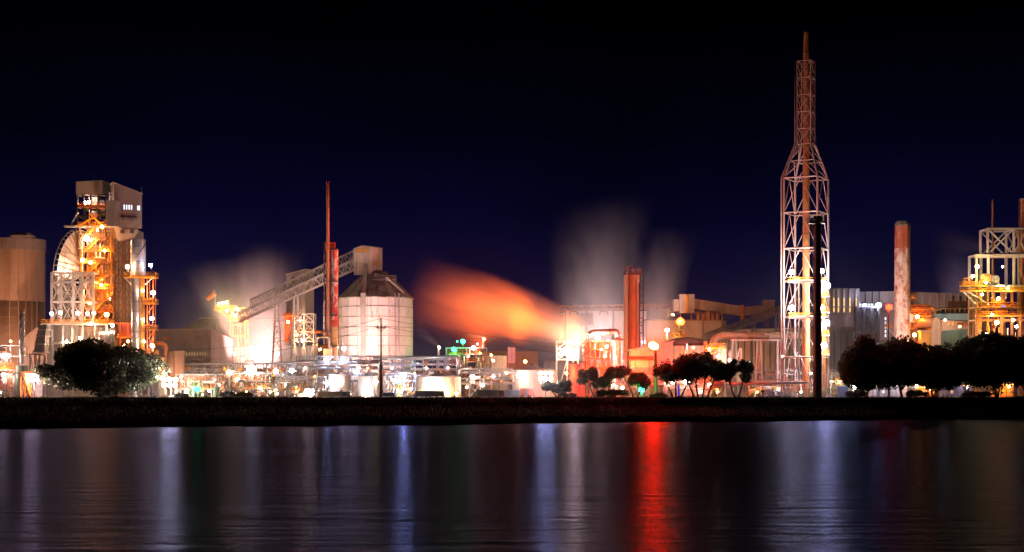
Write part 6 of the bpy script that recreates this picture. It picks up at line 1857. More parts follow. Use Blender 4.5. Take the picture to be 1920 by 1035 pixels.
def green_shed():
    Y = 540
    t = thing('green_shed', 'green shed with dark hipped roof and a rusty raised roof monitor carrying three small vents', 'shed', 1790, Y)
    k = lambda p: ZW(p, Y)
    Lc, M, Rc, Fc = plan_corners(1746, 1818, 1838, Y, .12)
    MB().hexa([(p.x, p.y, 0) for p in (Lc, M, Rc, Fc)], [(p.x, p.y, k(588)) for p in (Lc, M, Rc, Fc)]).build('wall_core', M_GREY, t)
    clad_face(t, Lc, M, .02, k(588), k(588), 12, M_CLADN); clad_face(t, M, Rc, .02, k(588), k(588), 3, M_CLADN)
    u = (M - Lc).normalized(); v = (Rc - M).normalized(); D = (Rc - M).length
    a, b = Lc + v * (D * .45) + u * 4.2, M + v * (D * .45) - u * 1.0
    lo = [Lc - v * .5 - u * .5, M - v * .5 + u * .5, Rc + v * .5 + u * .5, Fc + v * .5 - u * .5]
    m = MB()
    V = [(p.x, p.y, k(587.5)) for p in lo] + [(a.x, a.y, k(572)), (b.x, b.y, k(572))]
    m.add(V, [(0, 1, 5, 4), (1, 2, 5), (2, 3, 4, 5), (3, 0, 4), (3, 2, 1, 0)])
    m.build('roof', M_DROOF, t)
    c0, c1 = a - u * .5, b + u * .6
    clad_face(t, c0 - v * 2, c1 - v * 2, k(576), k(561.5), k(561.5), 8, M_MON)
    w = [c0 - v * 1.9, c1 - v * 1.9, c1 + v * 2, c0 + v * 2]
    MB().hexa([(p.x, p.y, k(577)) for p in w], [(p.x, p.y, k(561)) for p in w]).build('monitor_core', M_CLADN, t)
    for f in (.2, .48, .76, .97):
        p = c0 + (c1 - c0) * f
        MB().lathe(p.x, p.y, [(.32, k(561)), (.32, k(552)), (.44, k(551)), (.3, k(550))], 12).build('roof_vent', M_DARK, t)
    za = k(586)
    for i in range(9):
        p = Lc - v * .6 + (M - Lc) * (i / 8)
        member(t, 'rail_post', (p.x, p.y, za), (p.x, p.y, za + 1.2), .14, M_COCH)
    member(t, 'roof_rail', (lo[0].x, lo[0].y, za + 1.2), (lo[1].x, lo[1].y, za + 1.2), .12, M_COCH)
    member(t, 'hip_rail', (lo[1].x, lo[1].y, za + 1.0), (b.x, b.y, k(571)), .2, M_COCH); member(t, 'hip_rail', (lo[0].x, lo[0].y, za + 1.0), (a.x, a.y, k(571)), .2, M_COCH)
    lamp(t, 1770, 612, Y - 8, GREENW, 1800, .3); lamp(t, 1830, 580, Y - 9, SOD, 1800, .25)
GREENW = (.8, 1.0, .7)
M_MON = surf('rust_topped_green_sheet', (.2, .26, .15), (.32, .12, .06), .7, scale=.7, streak=1.2, thr=(.42, .56))
green_shed()

def right_frame():
    Y = 448
    t = thing('braced_steel_structure', 'tall yellow and orange lit braced steel structure at the right edge', 'process structure', 1870, Y)
    lattice(t, (1852, 1901, 1925), (429, 477), Y, Y + 7, .55, M_WHITE, 'X', .36)
    lattice(t, (1831, 1853, 1901, 1925), (478, 536), Y, Y + 7, .6, M_WHITE, '/\\', .38)
    MB().box(XW(1827, Y), XW(1930, Y), Y - .6, Y - .2, ZW(483, Y), ZW(477, Y)).build('deep_girder', M_WHITE, t)
    lattice(t, (1831, 1838, 1852, 1878, 1897, 1912, 1925), (540, 576, 600, 640, None), Y, Y + 7, .6, M_OCHP, 'X/\\', .34)
    for a, b, p in ((1803, 1850, 536), (1803, 1925, 545), (1832, 1925, 592), (1840, 1912, 575)):
        platform(t, a, b, p, Y - 3, Y - .5, M_OCHP, M_YEL)
    handrail(t, XW(1804, Y), XW(1818, Y), Y - 2.8, Y - .6, ZW(536, Y), M_ORANGE, 1.9, .7)
    for a, b in ((1806, 1832), (1814, 1856)):
        member(t, 'raking_strut', W(a, 546, Y - 1), W(b, 572, Y - 1), .36, M_WHITE)
    for (a, b, u, v, m_) in ((1838, 1860, 513, 530, M_OCHP), (1856, 1874, 516, 532, M_GREY), (1858, 1884, 560, 572, M_ORANGE), (1866, 1890, 578, 592, M_COCH)):
        drum(t, a, b, u, v, Y - 1.5, m_)
    for i in range(22):
        x = R.uniform(1832, 1918); a = R.uniform(500, 625); b = a + R.uniform(10, 40)
        pipe(t, [W(x, a, Y - 1.2), W(x, b, Y - 1.2), W(x + R.uniform(-16, 16), b, Y - 1.2)], R.uniform(.1, .25), R.choice([M_OCHP, M_YEL, M_RUST, M_WHITE, M_COCH]))
    MB().box(XW(1861, Y), XW(1876, Y), Y - 3.4, Y - 3.1, ZW(538.5, Y), ZW(536.6, Y)).build('strip_light', glow('strip_light_yellow', (1, .9, .45), 14), t)
    MB().box(XW(1871, Y), XW(1878, Y), Y - 3.5, Y - 3.2, ZW(576.5, Y), ZW(574, Y)).build('blue_sign', glow('blue_sign_light', (.1, .25, 1), 1.2), t)
    for px, py, c, P, r in ((1832, 500, YEL, 2000, .5), (1824, 518, YEL, 1500, .42), (1849, 530, YEL, 700, .3), (1872, 560, SOD, 1800, .45), (1869, 605, SOD, 3200, .6), (1860, 590, SOD, 1600, .3), (1900, 600, SOD, 1300, .35), (1842, 552, YEL, 1600, .3), (1890, 540, YEL, 1500, .3), (1906, 612, COOL, 1000, .35), (1880, 500, WARM, 1200, .2), (1850, 625, SOD, 1800, .3)):
        lamp(t, px, py, Y - 4, c, P, r)
    a = thing('slim_stack', 'very slim rusty vent stack standing behind the braced steel structure', 'stack', 1861.5, Y + 4)
    MB().lathe(XW(1861.5, Y + 4), Y + 4, [(.32, 0), (.3, ZW(480, Y)), (.26, ZW(374, Y)), (.2, ZW(371, Y))], 12).build('pipe', M_RUST, a)
    for p in (380, 400, 440): MB().lathe(XW(1861.5, Y + 4), Y + 4, [(.25, ZW(p, Y) - .1), (.4, ZW(p, Y)), (.25, ZW(p, Y) + .1)], 12).build('collar', M_RUST, a)
    b = thing('brown_stack', 'thick red-brown stack cut by the right edge, with a thin pipe at its left', 'stack', 1918, Y + 2)
    for u, v in ((372, 400), (400, 440), (440, 490), (490, 545), (545, 600), (600, 745)):
        MB().lathe(XW(1920, Y + 2), Y + 2, [(1.05, 0 if v == 745 else ZW(v, Y) + .05), (1.05, ZW(u, Y) - .05)], 20).build('shell_ring', M_STKR, b)
    MB().lathe(XW(1920, Y + 2), Y + 2, [(1.0, ZW(372, Y)), (1.1, ZW(371, Y)), (.8, ZW(370, Y))], 20).build('rim', M_GREY, b)
    pipe(b, [W(1911.5, 372, Y), W(1911.5, 500, Y), W(1914, 520, Y)], .18, M_RUST)
    fill_flood(b, 1895, 432, (1900, 500, 450), SOD, 14000, 60)
M_STKR = surf('red_brown_stack_paint', (.36, .12, .06), (.24, .1, .06), .65, scale=.8)
right_frame()

def site_office():
    Y = 432
    spec = [(1638, 1700, 724, M_CLADG, 'dark office with a pale lit roof edge behind the trunks, beside the tall red-lamp mast', COOL, 1500),
            (1716, 1752, 727, M_COCH, 'ochre shed glimpsed between tree trunks right of the mast', SOD, 1800),
            (1766, 1822, 724, M_BLUE, 'long dark blue shed glimpsed between the right-hand trunks', WARM, 900),
            (1858, 1900, 722, M_COCH, 'peach and ochre lit shed below the rightmost trees', SOD, 3200)]
    for x0, x1, top, m_, lab, c, P in spec:
        t = thing('yard_shed', lab, 'shed', (x0 + x1) / 2, Y)
        MB().box(XW(x0, Y), XW(x1, Y), Y + .2, Y + 6, 0, ZW(top, Y)).build('wall_core', M_GREY, t)
        clad_face(t, (XW(x0, Y), Y), (XW(x1, Y), Y), .02, ZW(top, Y), ZW(top, Y), max(4, int((x1 - x0) / 8)), m_)
        MB().box(XW(x0 - 1, Y), XW(x1 + 1, Y), Y - 1, Y + 6.3, ZW(top, Y) + .01, ZW(top - 2, Y)).build('roof', M_CLADW, t)
        MB().box(XW(x0 + 5, Y), XW(x0 + 12, Y), Y - .25, Y - .18, 0, ZW(731, Y)).build('door', M_DARK, t)
        f = MB().box(XW(x0 + 16, Y), XW(x0 + 21, Y), Y - .3, Y - .18, ZW(738, Y), ZW(732, Y)).build('window', M_CLADW, t)
        MB().box(XW(x0 + 16.6, Y), XW(x0 + 20.4, Y), Y - .36, Y - .31, ZW(737.4, Y), ZW(732.6, Y)).build('pane', M_LITO if c != COOL else M_LITW, f)
        lamp(t, x0 + 3, top - 3, Y - 2, c, P, .3); lamp(t, x1 - 8, top + 3, Y - 2, c, P * .6, .25)
    Y = 410
    g = thing('chain_fence', 'low dark mesh fence along the top of the bank below the right-hand trees', 'fence', 1680, Y)
    n = 44
    for i in range(n + 1):
        member(g, 'post', (XW(1440 + 480 * i / n, Y), Y, 0), (XW(1440 + 480 * i / n, Y), Y, 1.9), .09, M_DARK, 'pipe')
    for z in (.15, 1.0, 1.85): member(g, 'rail', (XW(1440, Y), Y, z), (XW(1920, Y), Y, z), .05, M_DARK, 'pipe')
    m = MB()
    for i in range(0, 240):
        x = XW(1440 + 2 * i, Y)
        m.box(x - .012, x + .012, Y - .01, Y + .01, .15, 1.85)
    m.build('mesh', M_DARK, g)
site_office()

# ================================================================= FRONT LAMPS, POLES, CONTAINERS
lamp_post('great white starry lamp right of the round tree, the brightest on the left', 318, 717, 404, WHITE, 34000, 1.5, pw=.35)
lamp_post('brilliant pinkish lamp over the orange stair unit, left of the round tree', 61, 708, 404, PINK, 20000, 1.25, pw=.3)
lamp_post('low warm lamp at bank level beside the cream container', 580, 735, 403, WARM, 9000, .9, pw=.25)
lamp_post('large white lamp between the power pole and the wide pale tank', 757, 703, 410, BLUEW, 17000, .6, pw=.3)
lamp_post('great white lamp before the cone-roofed tank, brightest in the centre', 1023, 705, 404, (.9, .84, 1.0), 24000, 1.4, pw=.35)
lamp_post('small yellow lamp between the pinkish tank and the power pole', 704, 716, 408, YEL, 2200, .55)
lamp_post('small green lamp on a short pole under the dark trees by the red lamp post', 1203, 731, 404, GREEN, 3200, .6)
lamp_post('small pale lamp beside the green one, at the foot of the bushes', 1167, 727, 404, WARM, 900, .35)
lamp_post('white lamp low behind the leafy edge of the right-hand trees', 1601, 726, 408, COOL, 1500, .45)
lamp_post('tiny cold lamp seen through the lower leaves of the round tree', 278, 676, 415, PINK, 700, .3)

def red_lamp():
    Y = 409
    t = thing('lamp_post', 'thick street lamp post with a big oval head glowing fierce red', 'lamp post', 1229, Y)
    MB().tube((XW(1230.5, Y), Y, 0), (XW(1229, Y), Y, ZW(657, Y)), .55, .34, 12).build('pole', M_BROWN, t)
    MB().tube((XW(1230.5, Y), Y, 0), (XW(1230.5, Y), Y, .5), .8, .8, 12).build('base_plate', M_CONC2, t)
    c = W(1226, 648.5, Y)
    m = MB()
    d = Vector((.93, 0, -.36))
    m.path([c - d * 1.25, c - d * 1.0, c - d * .5, c + d * .3, c + d * .8, c + d * 1.1], [.15, .55, .85, .85, .55, .15], 14)
    l = m.build('lamp_head', glow('red_lamp_glow', (1.0, .012, .002), 3400.0), t)
    MB().hexa([(c.x - .9, Y - .5, c.z + .95), (c.x + 1.2, Y - .5, c.z + .35), (c.x + 1.2, Y + .5, c.z + .35), (c.x - .9, Y + .5, c.z + .95)],
              [(c.x - .8, Y - .4, c.z + 1.1), (c.x + 1.1, Y - .4, c.z + .5), (c.x + 1.1, Y + .4, c.z + .5), (c.x - .8, Y + .4, c.z + 1.1)]).build('hood', M_DARK, t)
    MB().hexa([(c.x - 1.3, Y - 1.7, c.z - .95), (c.x + 1.3, Y - 1.7, c.z - 1.45), (c.x + 1.3, Y + .9, c.z - 1.45), (c.x - 1.3, Y + .9, c.z - .95)],
              [(c.x - 1.3, Y - 1.7, c.z - .85), (c.x + 1.3, Y - 1.7, c.z - 1.35), (c.x + 1.3, Y + .9, c.z - 1.35), (c.x - 1.3, Y + .9, c.z - .85)]).build('lower_shield', M_BROWN, t)  # plate added to keep the red light off the bank
    MB().tube((XW(1229, Y), Y, ZW(657, Y)), (c.x + .3, Y, c.z - .7), .3, .3, 10).build('neck', M_BROWN, t)
red_lamp()

def red_mast():
    Y = 398
    t = thing('lamp_post', 'tall thin dark mast with a red-orange lamp, in front of the right-hand trees', 'lamp post', 1668, Y)
    MB().tube((XW(1668, Y), Y + .7, 0), (XW(1667, Y), Y + .7, ZW(580, Y)), .2, .12, 8).build('pole', M_BLACK, t)
    MB().box(XW(1668, Y) - .4, XW(1668, Y) + .4, Y + .3, Y + 1.1, 0, .3).build('base_plate', M_CONC2, t)
    lamp(t, 1667, 576, Y, RED, 2600, .8, 'lamp_head')
red_mast()

def power_pole():
    Y = 391
    t = thing('power_pole', 'dark wooden power pole with one crossarm in front of the white silo', 'power pole', 714.5, Y)
    x = XW(714.5, Y)
    MB().tube((x, Y, -.4), (x, Y, ZW(598, Y)), .26, .15, 10).build('pole', M_WOOD, t)
    z = ZW(615, Y)
    MB().box(XW(706.5, Y), XW(723.5, Y), Y - .32, Y - .16, z - .12, z + .12).build('crossarm', M_WOOD, t)
    for px in (708, 722.5):
        MB().lathe(XW(px, Y), Y - .24, [(.12, z + .12), (.22, z + .2), (.1, z + .34), (.2, z + .44), (.02, z + .55)], 10).build('insulator', M_DARK, t)
    MB().lathe(x, Y, [(.1, ZW(598, Y)), (.2, ZW(597, Y)), (.02, ZW(595.5, Y))], 10).build('insulator', M_DARK, t)
    for s in (707.5, 721.5): member(t, 'arm_brace', W(s, 615, Y - .24), W(714.5, 622, Y - .24), .09, M_WOOD)
    def wire(name_lab, a, b, sag, grp):
        m = MB()
        pts = []
        for i in range(25):
            f = i / 24
            p = a.lerp(b, f); p = p - Vector((0, 0, sag * 4 * f * (1 - f)))
            pts.append(p)
        m.path(pts, .045, 5)
        o = m.build('overhead_wire', M_BLACK)
        tag(o, name_lab, 'overhead wire', grp)
    top = W(714.5, 597, Y); l = W(708, 613, Y - .24); r = W(722.5, 613, Y - .24)
    g = 'wires strung from the power pole'
    wire('topmost thin wire running left from the tip of the power pole', top, W(300, 655, 470), 2.2, g)
    wire('lower thin wire running left from the crossarm of the power pole', l, W(300, 678, 470), 2.0, g)
    wire('topmost thin wire running right from the tip of the power pole across the orange steam', top, W(1110, 652, 425), .6, g)
    wire('lower thin wire running right from the crossarm of the power pole', r, W(1110, 668, 425), .6, g)
power_pole()

def container(label, x0, x1, top, Y, mat, doors=None, name='shipping_container', n=10):
    t = thing(name, label, 'container', (x0 + x1) / 2, Y)
    xa, xb, zt = XW(x0, Y), XW(x1, Y), ZW(top, Y)
    MB().box(xa + .05, xb - .05, Y + .1, Y + 2.5, .15, zt - .05).build('core', M_DARK, t)
    m = MB()
    for i in range(n * 3):
        p, q = xa + (xb - xa) * i / (n * 3), xa + (xb - xa) * (i + .55) / (n * 3)
        m.box(p, q, Y, Y + .12, .3, zt - .2)
    m.build('corrugated_side', mat, t)
    for z in (.15, zt - .18): MB().box(xa, xb, Y - .04, Y + 2.5, z, z + .18).build('rail', mat, t)
    for x in (xa, xb - .2): MB().box(x, x + .2, Y - .06, Y + .2, 0.03, zt).build('corner_post', mat, t)
    if doors:
        MB().box(XW(doors[0], Y), XW(doors[1], Y), Y - .12, Y - .02, .3, zt - .2).build('door', M_DARK, t)
    return t
container('cream corrugated container with a dark door end, right of the low warm lamp', 594, 657, 734, 403, M_CONT, (642, 650), n=14)
container('blue container at the foot of the power pole', 717, 740, 736, 402, M_BLUE, n=6)
container('pale container in front of the wide lit tank', 778, 833, 733, 402, M_CONT, n=12)
container('long dull brown container beside the small bright shelter', 893, 935, 731, 404, M_CLAD, n=10)
container('red container with a pitched shade, between brown and dark containers', 935, 946, 732, 404, M_CRED, n=4)
container('dark blue-black container right of the red one', 946, 975, 731, 406, M_GREY, n=7)
container('rusty red container behind the brightest central lamp', 975, 1002, 728, 408, M_CRED, (986, 990), n=7)
container('blue and violet cabinet beside the fence at the truss tower', 1573, 1590, 724, 412, M_BLUE, n=5)
container('grey site cabinet below the low warm lamp', 558, 576, 738, 404, M_CLADG, n=5)

def sign_post():
    Y = 402
    t = thing('blue_pillar', 'narrow bright blue pillar with a small angled top among the slender trees', 'pillar', 1273, Y)
    MB().box(XW(1271, Y), XW(1274.5, Y), Y, Y + .4, 0, ZW(723, Y)).build('column', glow('blue_pillar_light', (.02, .04, .9), .55), t)
    MB().box(XW(1266, Y), XW(1274.5, Y), Y - .1, Y + .5, ZW(723, Y) + .003, ZW(721, Y)).build('arm', M_BLUE, t)
    MB().box(XW(1270, Y), XW(1275.5, Y), Y - .2, Y + .6, 0, .15).build('foot', M_CONC2, t)
sign_post()

def car():
    Y = 400
    t = thing('parked_car', 'white car parked on the bank left of the low dark bush', 'car', 421, Y)
    x0, L = XW(411, Y), 4.3
    w, zb = 1.7, .3
    prof = [(0, .35), (0, .85), (.25, .95), (1.1, 1.0), (1.6, 1.45), (3.0, 1.48), (3.6, 1.02), (4.2, .9), (4.3, .6), (4.3, .35)]
    m = MB()
    n = len(prof)
    V = [(x0 + a, Y, z) for a, z in prof] + [(x0 + a, Y + w, z) for a, z in prof]
    F = [tuple(range(n)), tuple(range(2 * n - 1, n - 1, -1))] + [(i, i + n, (i + 1) % n + n, (i + 1) % n) for i in range(n)]
    m.add(V, F); m.build('body', M_CARW, t)
    for a, b in ((1.35, 2.25), (2.35, 3.25)):
        MB().hexa([(x0 + a, Y - .02, 1.02), (x0 + b, Y - .02, 1.02), (x0 + b, Y, 1.02), (x0 + a, Y, 1.02)], [(x0 + a + .3, Y - .02, 1.4), (x0 + b - (.2 if a > 2 else 0), Y - .02, 1.4), (x0 + b - .1, Y, 1.4), (x0 + a + .3, Y, 1.4)]).build('side_window', M_GLASS, t)
    for a in (.85, 3.45):
        for yy in (Y - .04, Y + w - .16):
            wh = MB().tube((x0 + a, yy, .32), (x0 + a, yy + .2, .32), .32, .32, 16).build('wheel', M_TYRE, t)
            MB().tube((x0 + a, yy - .012, .32), (x0 + a, yy + .01, .32), .19, .19, 12).build('rim', M_GALV, wh)
    MB().box(x0 - .02, x0 + .02, Y + .1, Y + .4, .68, .82).build('tail_light', glow('tail_light', (1, .05, .02), 3), t)
    MB().box(x0 + 4.27, x0 + 4.32, Y + .1, Y + .4, .66, .8).build('headlight', M_GALV, t)
car()

# ================================================================= TREES AND BUSHES
def leaf_cloud(name, centers, radii, per, size, seed, mat, parent):
    rr = np.random.default_rng(seed)
    n = len(centers) * per
    c = np.repeat(np.array(centers), per, axis=0)
    rad = np.repeat(np.array(radii), per, axis=0)
    d = rr.normal(size=(n, 3)); d /= np.linalg.norm(d, axis=1)[:, None]
    rho = rr.random(n) ** .45
    pos = c + d * rad * rho[:, None]
    u = rr.normal(size=(n, 3)); u /= np.linalg.norm(u, axis=1)[:, None]
    w = np.cross(u, rr.normal(size=(n, 3))); w /= np.linalg.norm(w, axis=1)[:, None]
    s = size * rr.uniform(.55, 1.3, n)[:, None]
    V = np.empty((n, 4, 3))
    V[:, 0] = pos - u * s; V[:, 1] = pos + w * s * .6; V[:, 2] = pos + u * s; V[:, 3] = pos - w * s * .6
    off = np.array(wloc(parent)) if parent else np.zeros(3)
    V -= off
    me = bpy.data.meshes.new(name)
    me.vertices.add(n * 4); me.loops.add(n * 4); me.polygons.add(n)
    me.vertices.foreach_set('co', V.reshape(-1))
    me.loops.foreach_set('vertex_index', np.arange(n * 4, dtype=np.int32))
    me.polygons.foreach_set('loop_start', np.arange(0, n * 4, 4, dtype=np.int32))
    me.update(); me.validate()
    me.materials.append(mat)
    o = bpy.data.objects.new(name, me); COL.objects.link(o)
    if parent: o.parent = parent
    return o

def tree(label, px, pxw, top, bot, Y, seed, nclump=26, per=420, leaf=.36, stems=1, lean=0.0, group=None, flat=1.0, name='broadleaf_tree', gap=1.0, cl=.2):
    rr = random.Random(seed)
    t = thing(name, label, 'tree', px, Y, group)
    x, w = XW(px, Y), pxw * Y / FPX
    zt, zb = ZW(top, Y), ZW(bot, Y)
    zc, h = (zt + zb) / 2, (zt - zb)
    centers, radii = [], []
    for i in range(nclump):
        for _ in range(40):
            a, b, c = rr.uniform(-1, 1), rr.uniform(-1, 1), rr.uniform(-1, 1)
            q = a * a + b * b + c * c
            if .2 < q < 1.05: break
        # dome: wider low, rounded top
        s = 1.0 - .25 * max(0, c)
        cr_ = rr.uniform(.5, 1.3) * cl
        centers.append((x + a * w * .5 * (1 - cl * .45) * s + lean * c, Y + b * w * .4 * s, zc + c * h * .5 * (1 - cl * .9) * flat))
        radii.append((w * .5 * cr_ * 1.3 / gap, w * .5 * cr_ / gap, h * .5 * cr_ * 1.5 / gap))
    leaf_cloud('crown', centers, radii, per, leaf, seed, M_LEAF, t)
    base = Vector((x, Y, -.1))
    for s in range(stems):
        bx = base + Vector((rr.uniform(-1, 1) * (.25 * stems), rr.uniform(-.5, .5), 0))
        fork = Vector((bx.x + rr.uniform(-.3, .3) * (1 + stems * .5), bx.y, max(1.2, zb * .75 + rr.uniform(-.3, .5))))
        r0 = max(.12, w * .022) / (stems ** .5)
        MB().path([bx, bx.lerp(fork, .5) + Vector((rr.uniform(-.12, .12), 0, 0)), fork], [r0 * 1.35, r0, r0 * .8], 8).build('trunk', M_BARK, t)
        k = max(2, int(6 / stems))
        for c in rr.sample(centers, min(k, len(centers))):
            c = Vector(c)
            mid = fork.lerp(c, .5) + Vector((rr.uniform(-.5, .5), 0, rr.uniform(-.2, .6)))
            MB().path([fork - Vector((0, 0, .1)), mid, c], [r0 * .65, r0 * .4, r0 * .15], 6).build('limb', M_BARK, t)
    return t

tree('huge dense round dark tree at left, wider than the lit process tower above it', 188, 222, 638, 744, 404, 1, 110, 560, .42, stems=3, cl=.22)
_CENTRE_TREES = [
 ('slender dark tree just right of the red lamp post, with forked open branches', 1268, 74, 656, 398, 2, 3, 170),
 ('dense dark tree touching the slender tree, several thin trunks', 1314, 76, 661, 400, 3, 4, 190),
 ('small neat tree standing alone left of the truss tower', 1382, 52, 675, 398, 4, 2, 260),
 ('small dark tree over the green lamp, left of the red lamp post', 1191, 58, 688, 402, 5, 2, 240),
 ('low bushy tree in front of the red lit rig', 1121, 54, 690, 404, 6, 3, 200),
 ('small tree half hidden by the great central lamp', 1044, 44, 712, 401, 15, 2, 200)]
RG = 'row of dark trees at right'
tree('green-tinged leafy tree at the left end of the dark right-hand row', 1624, 100, 632, 732, 399, 7, 60, 520, .42, stems=1, cl=.26, group=RG)
tree('dark tree right behind the tall red-lamp mast', 1690, 122, 634, 730, 401, 8, 60, 520, .42, stems=2, cl=.26, group=RG)
tree('dark tree below the barrel-roofed shed', 1756, 120, 646, 728, 399, 9, 60, 520, .42, stems=3, cl=.26, group=RG)
tree('dark tree below the green shed, its top ragged', 1814, 122, 638, 728, 402, 10, 60, 520, .42, stems=2, cl=.26, group=RG)
tree('tallest dark tree of the right-hand row, under the orange lamp of the steel structure', 1870, 124, 622, 728, 400, 11, 60, 520, .42, stems=2, cl=.26, group=RG)
tree('dark tree cut by the right edge of the frame', 1928, 116, 630, 728, 402, 12, 60, 520, .42, stems=2, cl=.26, group=RG)

def open_tree(label, px, pxw, top, Y, seed, stems=3, per=150, leaf=.27, group=None):
    """slender multi-stemmed tree: forked limbs, foliage in separate uneven clumps at the twig ends"""
    rr = random.Random(seed)
    t = thing('slender_tree', label, 'tree', px, Y, group)
    x, w, h = XW(px, Y), pxw * Y / FPX, ZW(top, Y)
    cs, rs = [], []
    for s in range(stems):
        b = Vector((x + (s - (stems - 1) / 2) * w * .1 + rr.uniform(-.2, .2), Y + rr.uniform(-.6, .6), -.1))
        lean = (s - (stems - 1) / 2) / max(1, stems - 1) if stems > 1 else rr.uniform(-.15, .15)
        f = Vector((b.x + lean * w * .35, b.y + rr.uniform(-.5, .5), h * rr.uniform(.3, .42)))
        r0 = .13 + .012 * h
        MB().path([b, b.lerp(f, .5) + Vector((rr.uniform(-.2, .2), 0, 0)), f], [r0, r0 * .8, r0 * .62], 7).build('trunk', M_BARK, t)
        for k in range(4):
            e = Vector((x + (lean * .75 + rr.uniform(-.42, .42)) * w * .95, Y + rr.uniform(-.3, .3) * w, h * rr.uniform(.45, .93)))
            e.x = max(x - w * .46, min(x + w * .46, e.x))
            m_ = f.lerp(e, .55) + Vector((rr.uniform(-.3, .3), 0, rr.uniform(-.1, .4)))
            MB().path([f - Vector((0, 0, .1)), m_, e], [r0 * .5, r0 * .3, r0 * .1], 6).build('limb', M_BARK, t)
            for q in range(6):
                a = w * rr.uniform(.06, .14)
                p = m_.lerp(e, rr.uniform(.3, 1.15)) + Vector((rr.gauss(0, .09) * w, rr.gauss(0, .08) * w, rr.gauss(0, .05) * h))
                cs.append(tuple(p)); rs.append((a * 1.2, a, a * 1.25))
    leaf_cloud('crown', cs, rs, per, leaf, seed, M_LEAF, t)
    return t

def bush(label, px, pxw, top, Y, seed, n=10, per=260):
    rr = random.Random(seed)
    t = thing('bush', label, 'bush', px, Y)
    x, w, h = XW(px, Y), pxw * Y / FPX, ZW(top, Y)
    cs, rs = [], []
    for i in range(n):
        a = rr.uniform(-.42, .42)
        cs.append((x + a * w, Y + rr.uniform(-.6, .6), h * (.28 + .36 * rr.random() * (1 - 1.6 * a * a)))); rs.append((w * .16, .7, h * .34))
    leaf_cloud('foliage', cs, rs, per, .2, seed, M_LEAF, t)
    for i in range(4):
        MB().tube((x + rr.uniform(-.3, .3) * w, Y, -.1), (x + rr.uniform(-.4, .4) * w, Y, h * .6), .06, .03, 5).build('stem', M_BARK, t)
for a_ in _CENTRE_TREES: open_tree(a_[0], a_[1], a_[2], a_[3], a_[4], a_[5], a_[6], a_[7])
bush('low rounded dark bush in front of the blazing white unit', 450, 48, 733, 398, 41, 14)
bush('small dark bush under the great lamp right of the round tree', 342, 26, 737, 398, 42, 8)
bush('long low hedge-like bush left of the green lamp', 1150, 62, 728, 400, 43, 16)
bush('low bush at the foot of the red lamp post', 1240, 46, 736, 398, 44, 10)
bush('scrubby bush below the great central lamp', 1066, 30, 735, 400, 45, 9)
bush('dark scrub at the foot of the green-tinged tree', 1605, 40, 731, 400, 46, 12)
bush('dark scrub between the right-hand trunks below the ochre shed', 1722, 44, 730, 400, 47, 12)
bush('dark scrub between trunks near the right edge', 1832, 60, 732, 400, 48, 14)

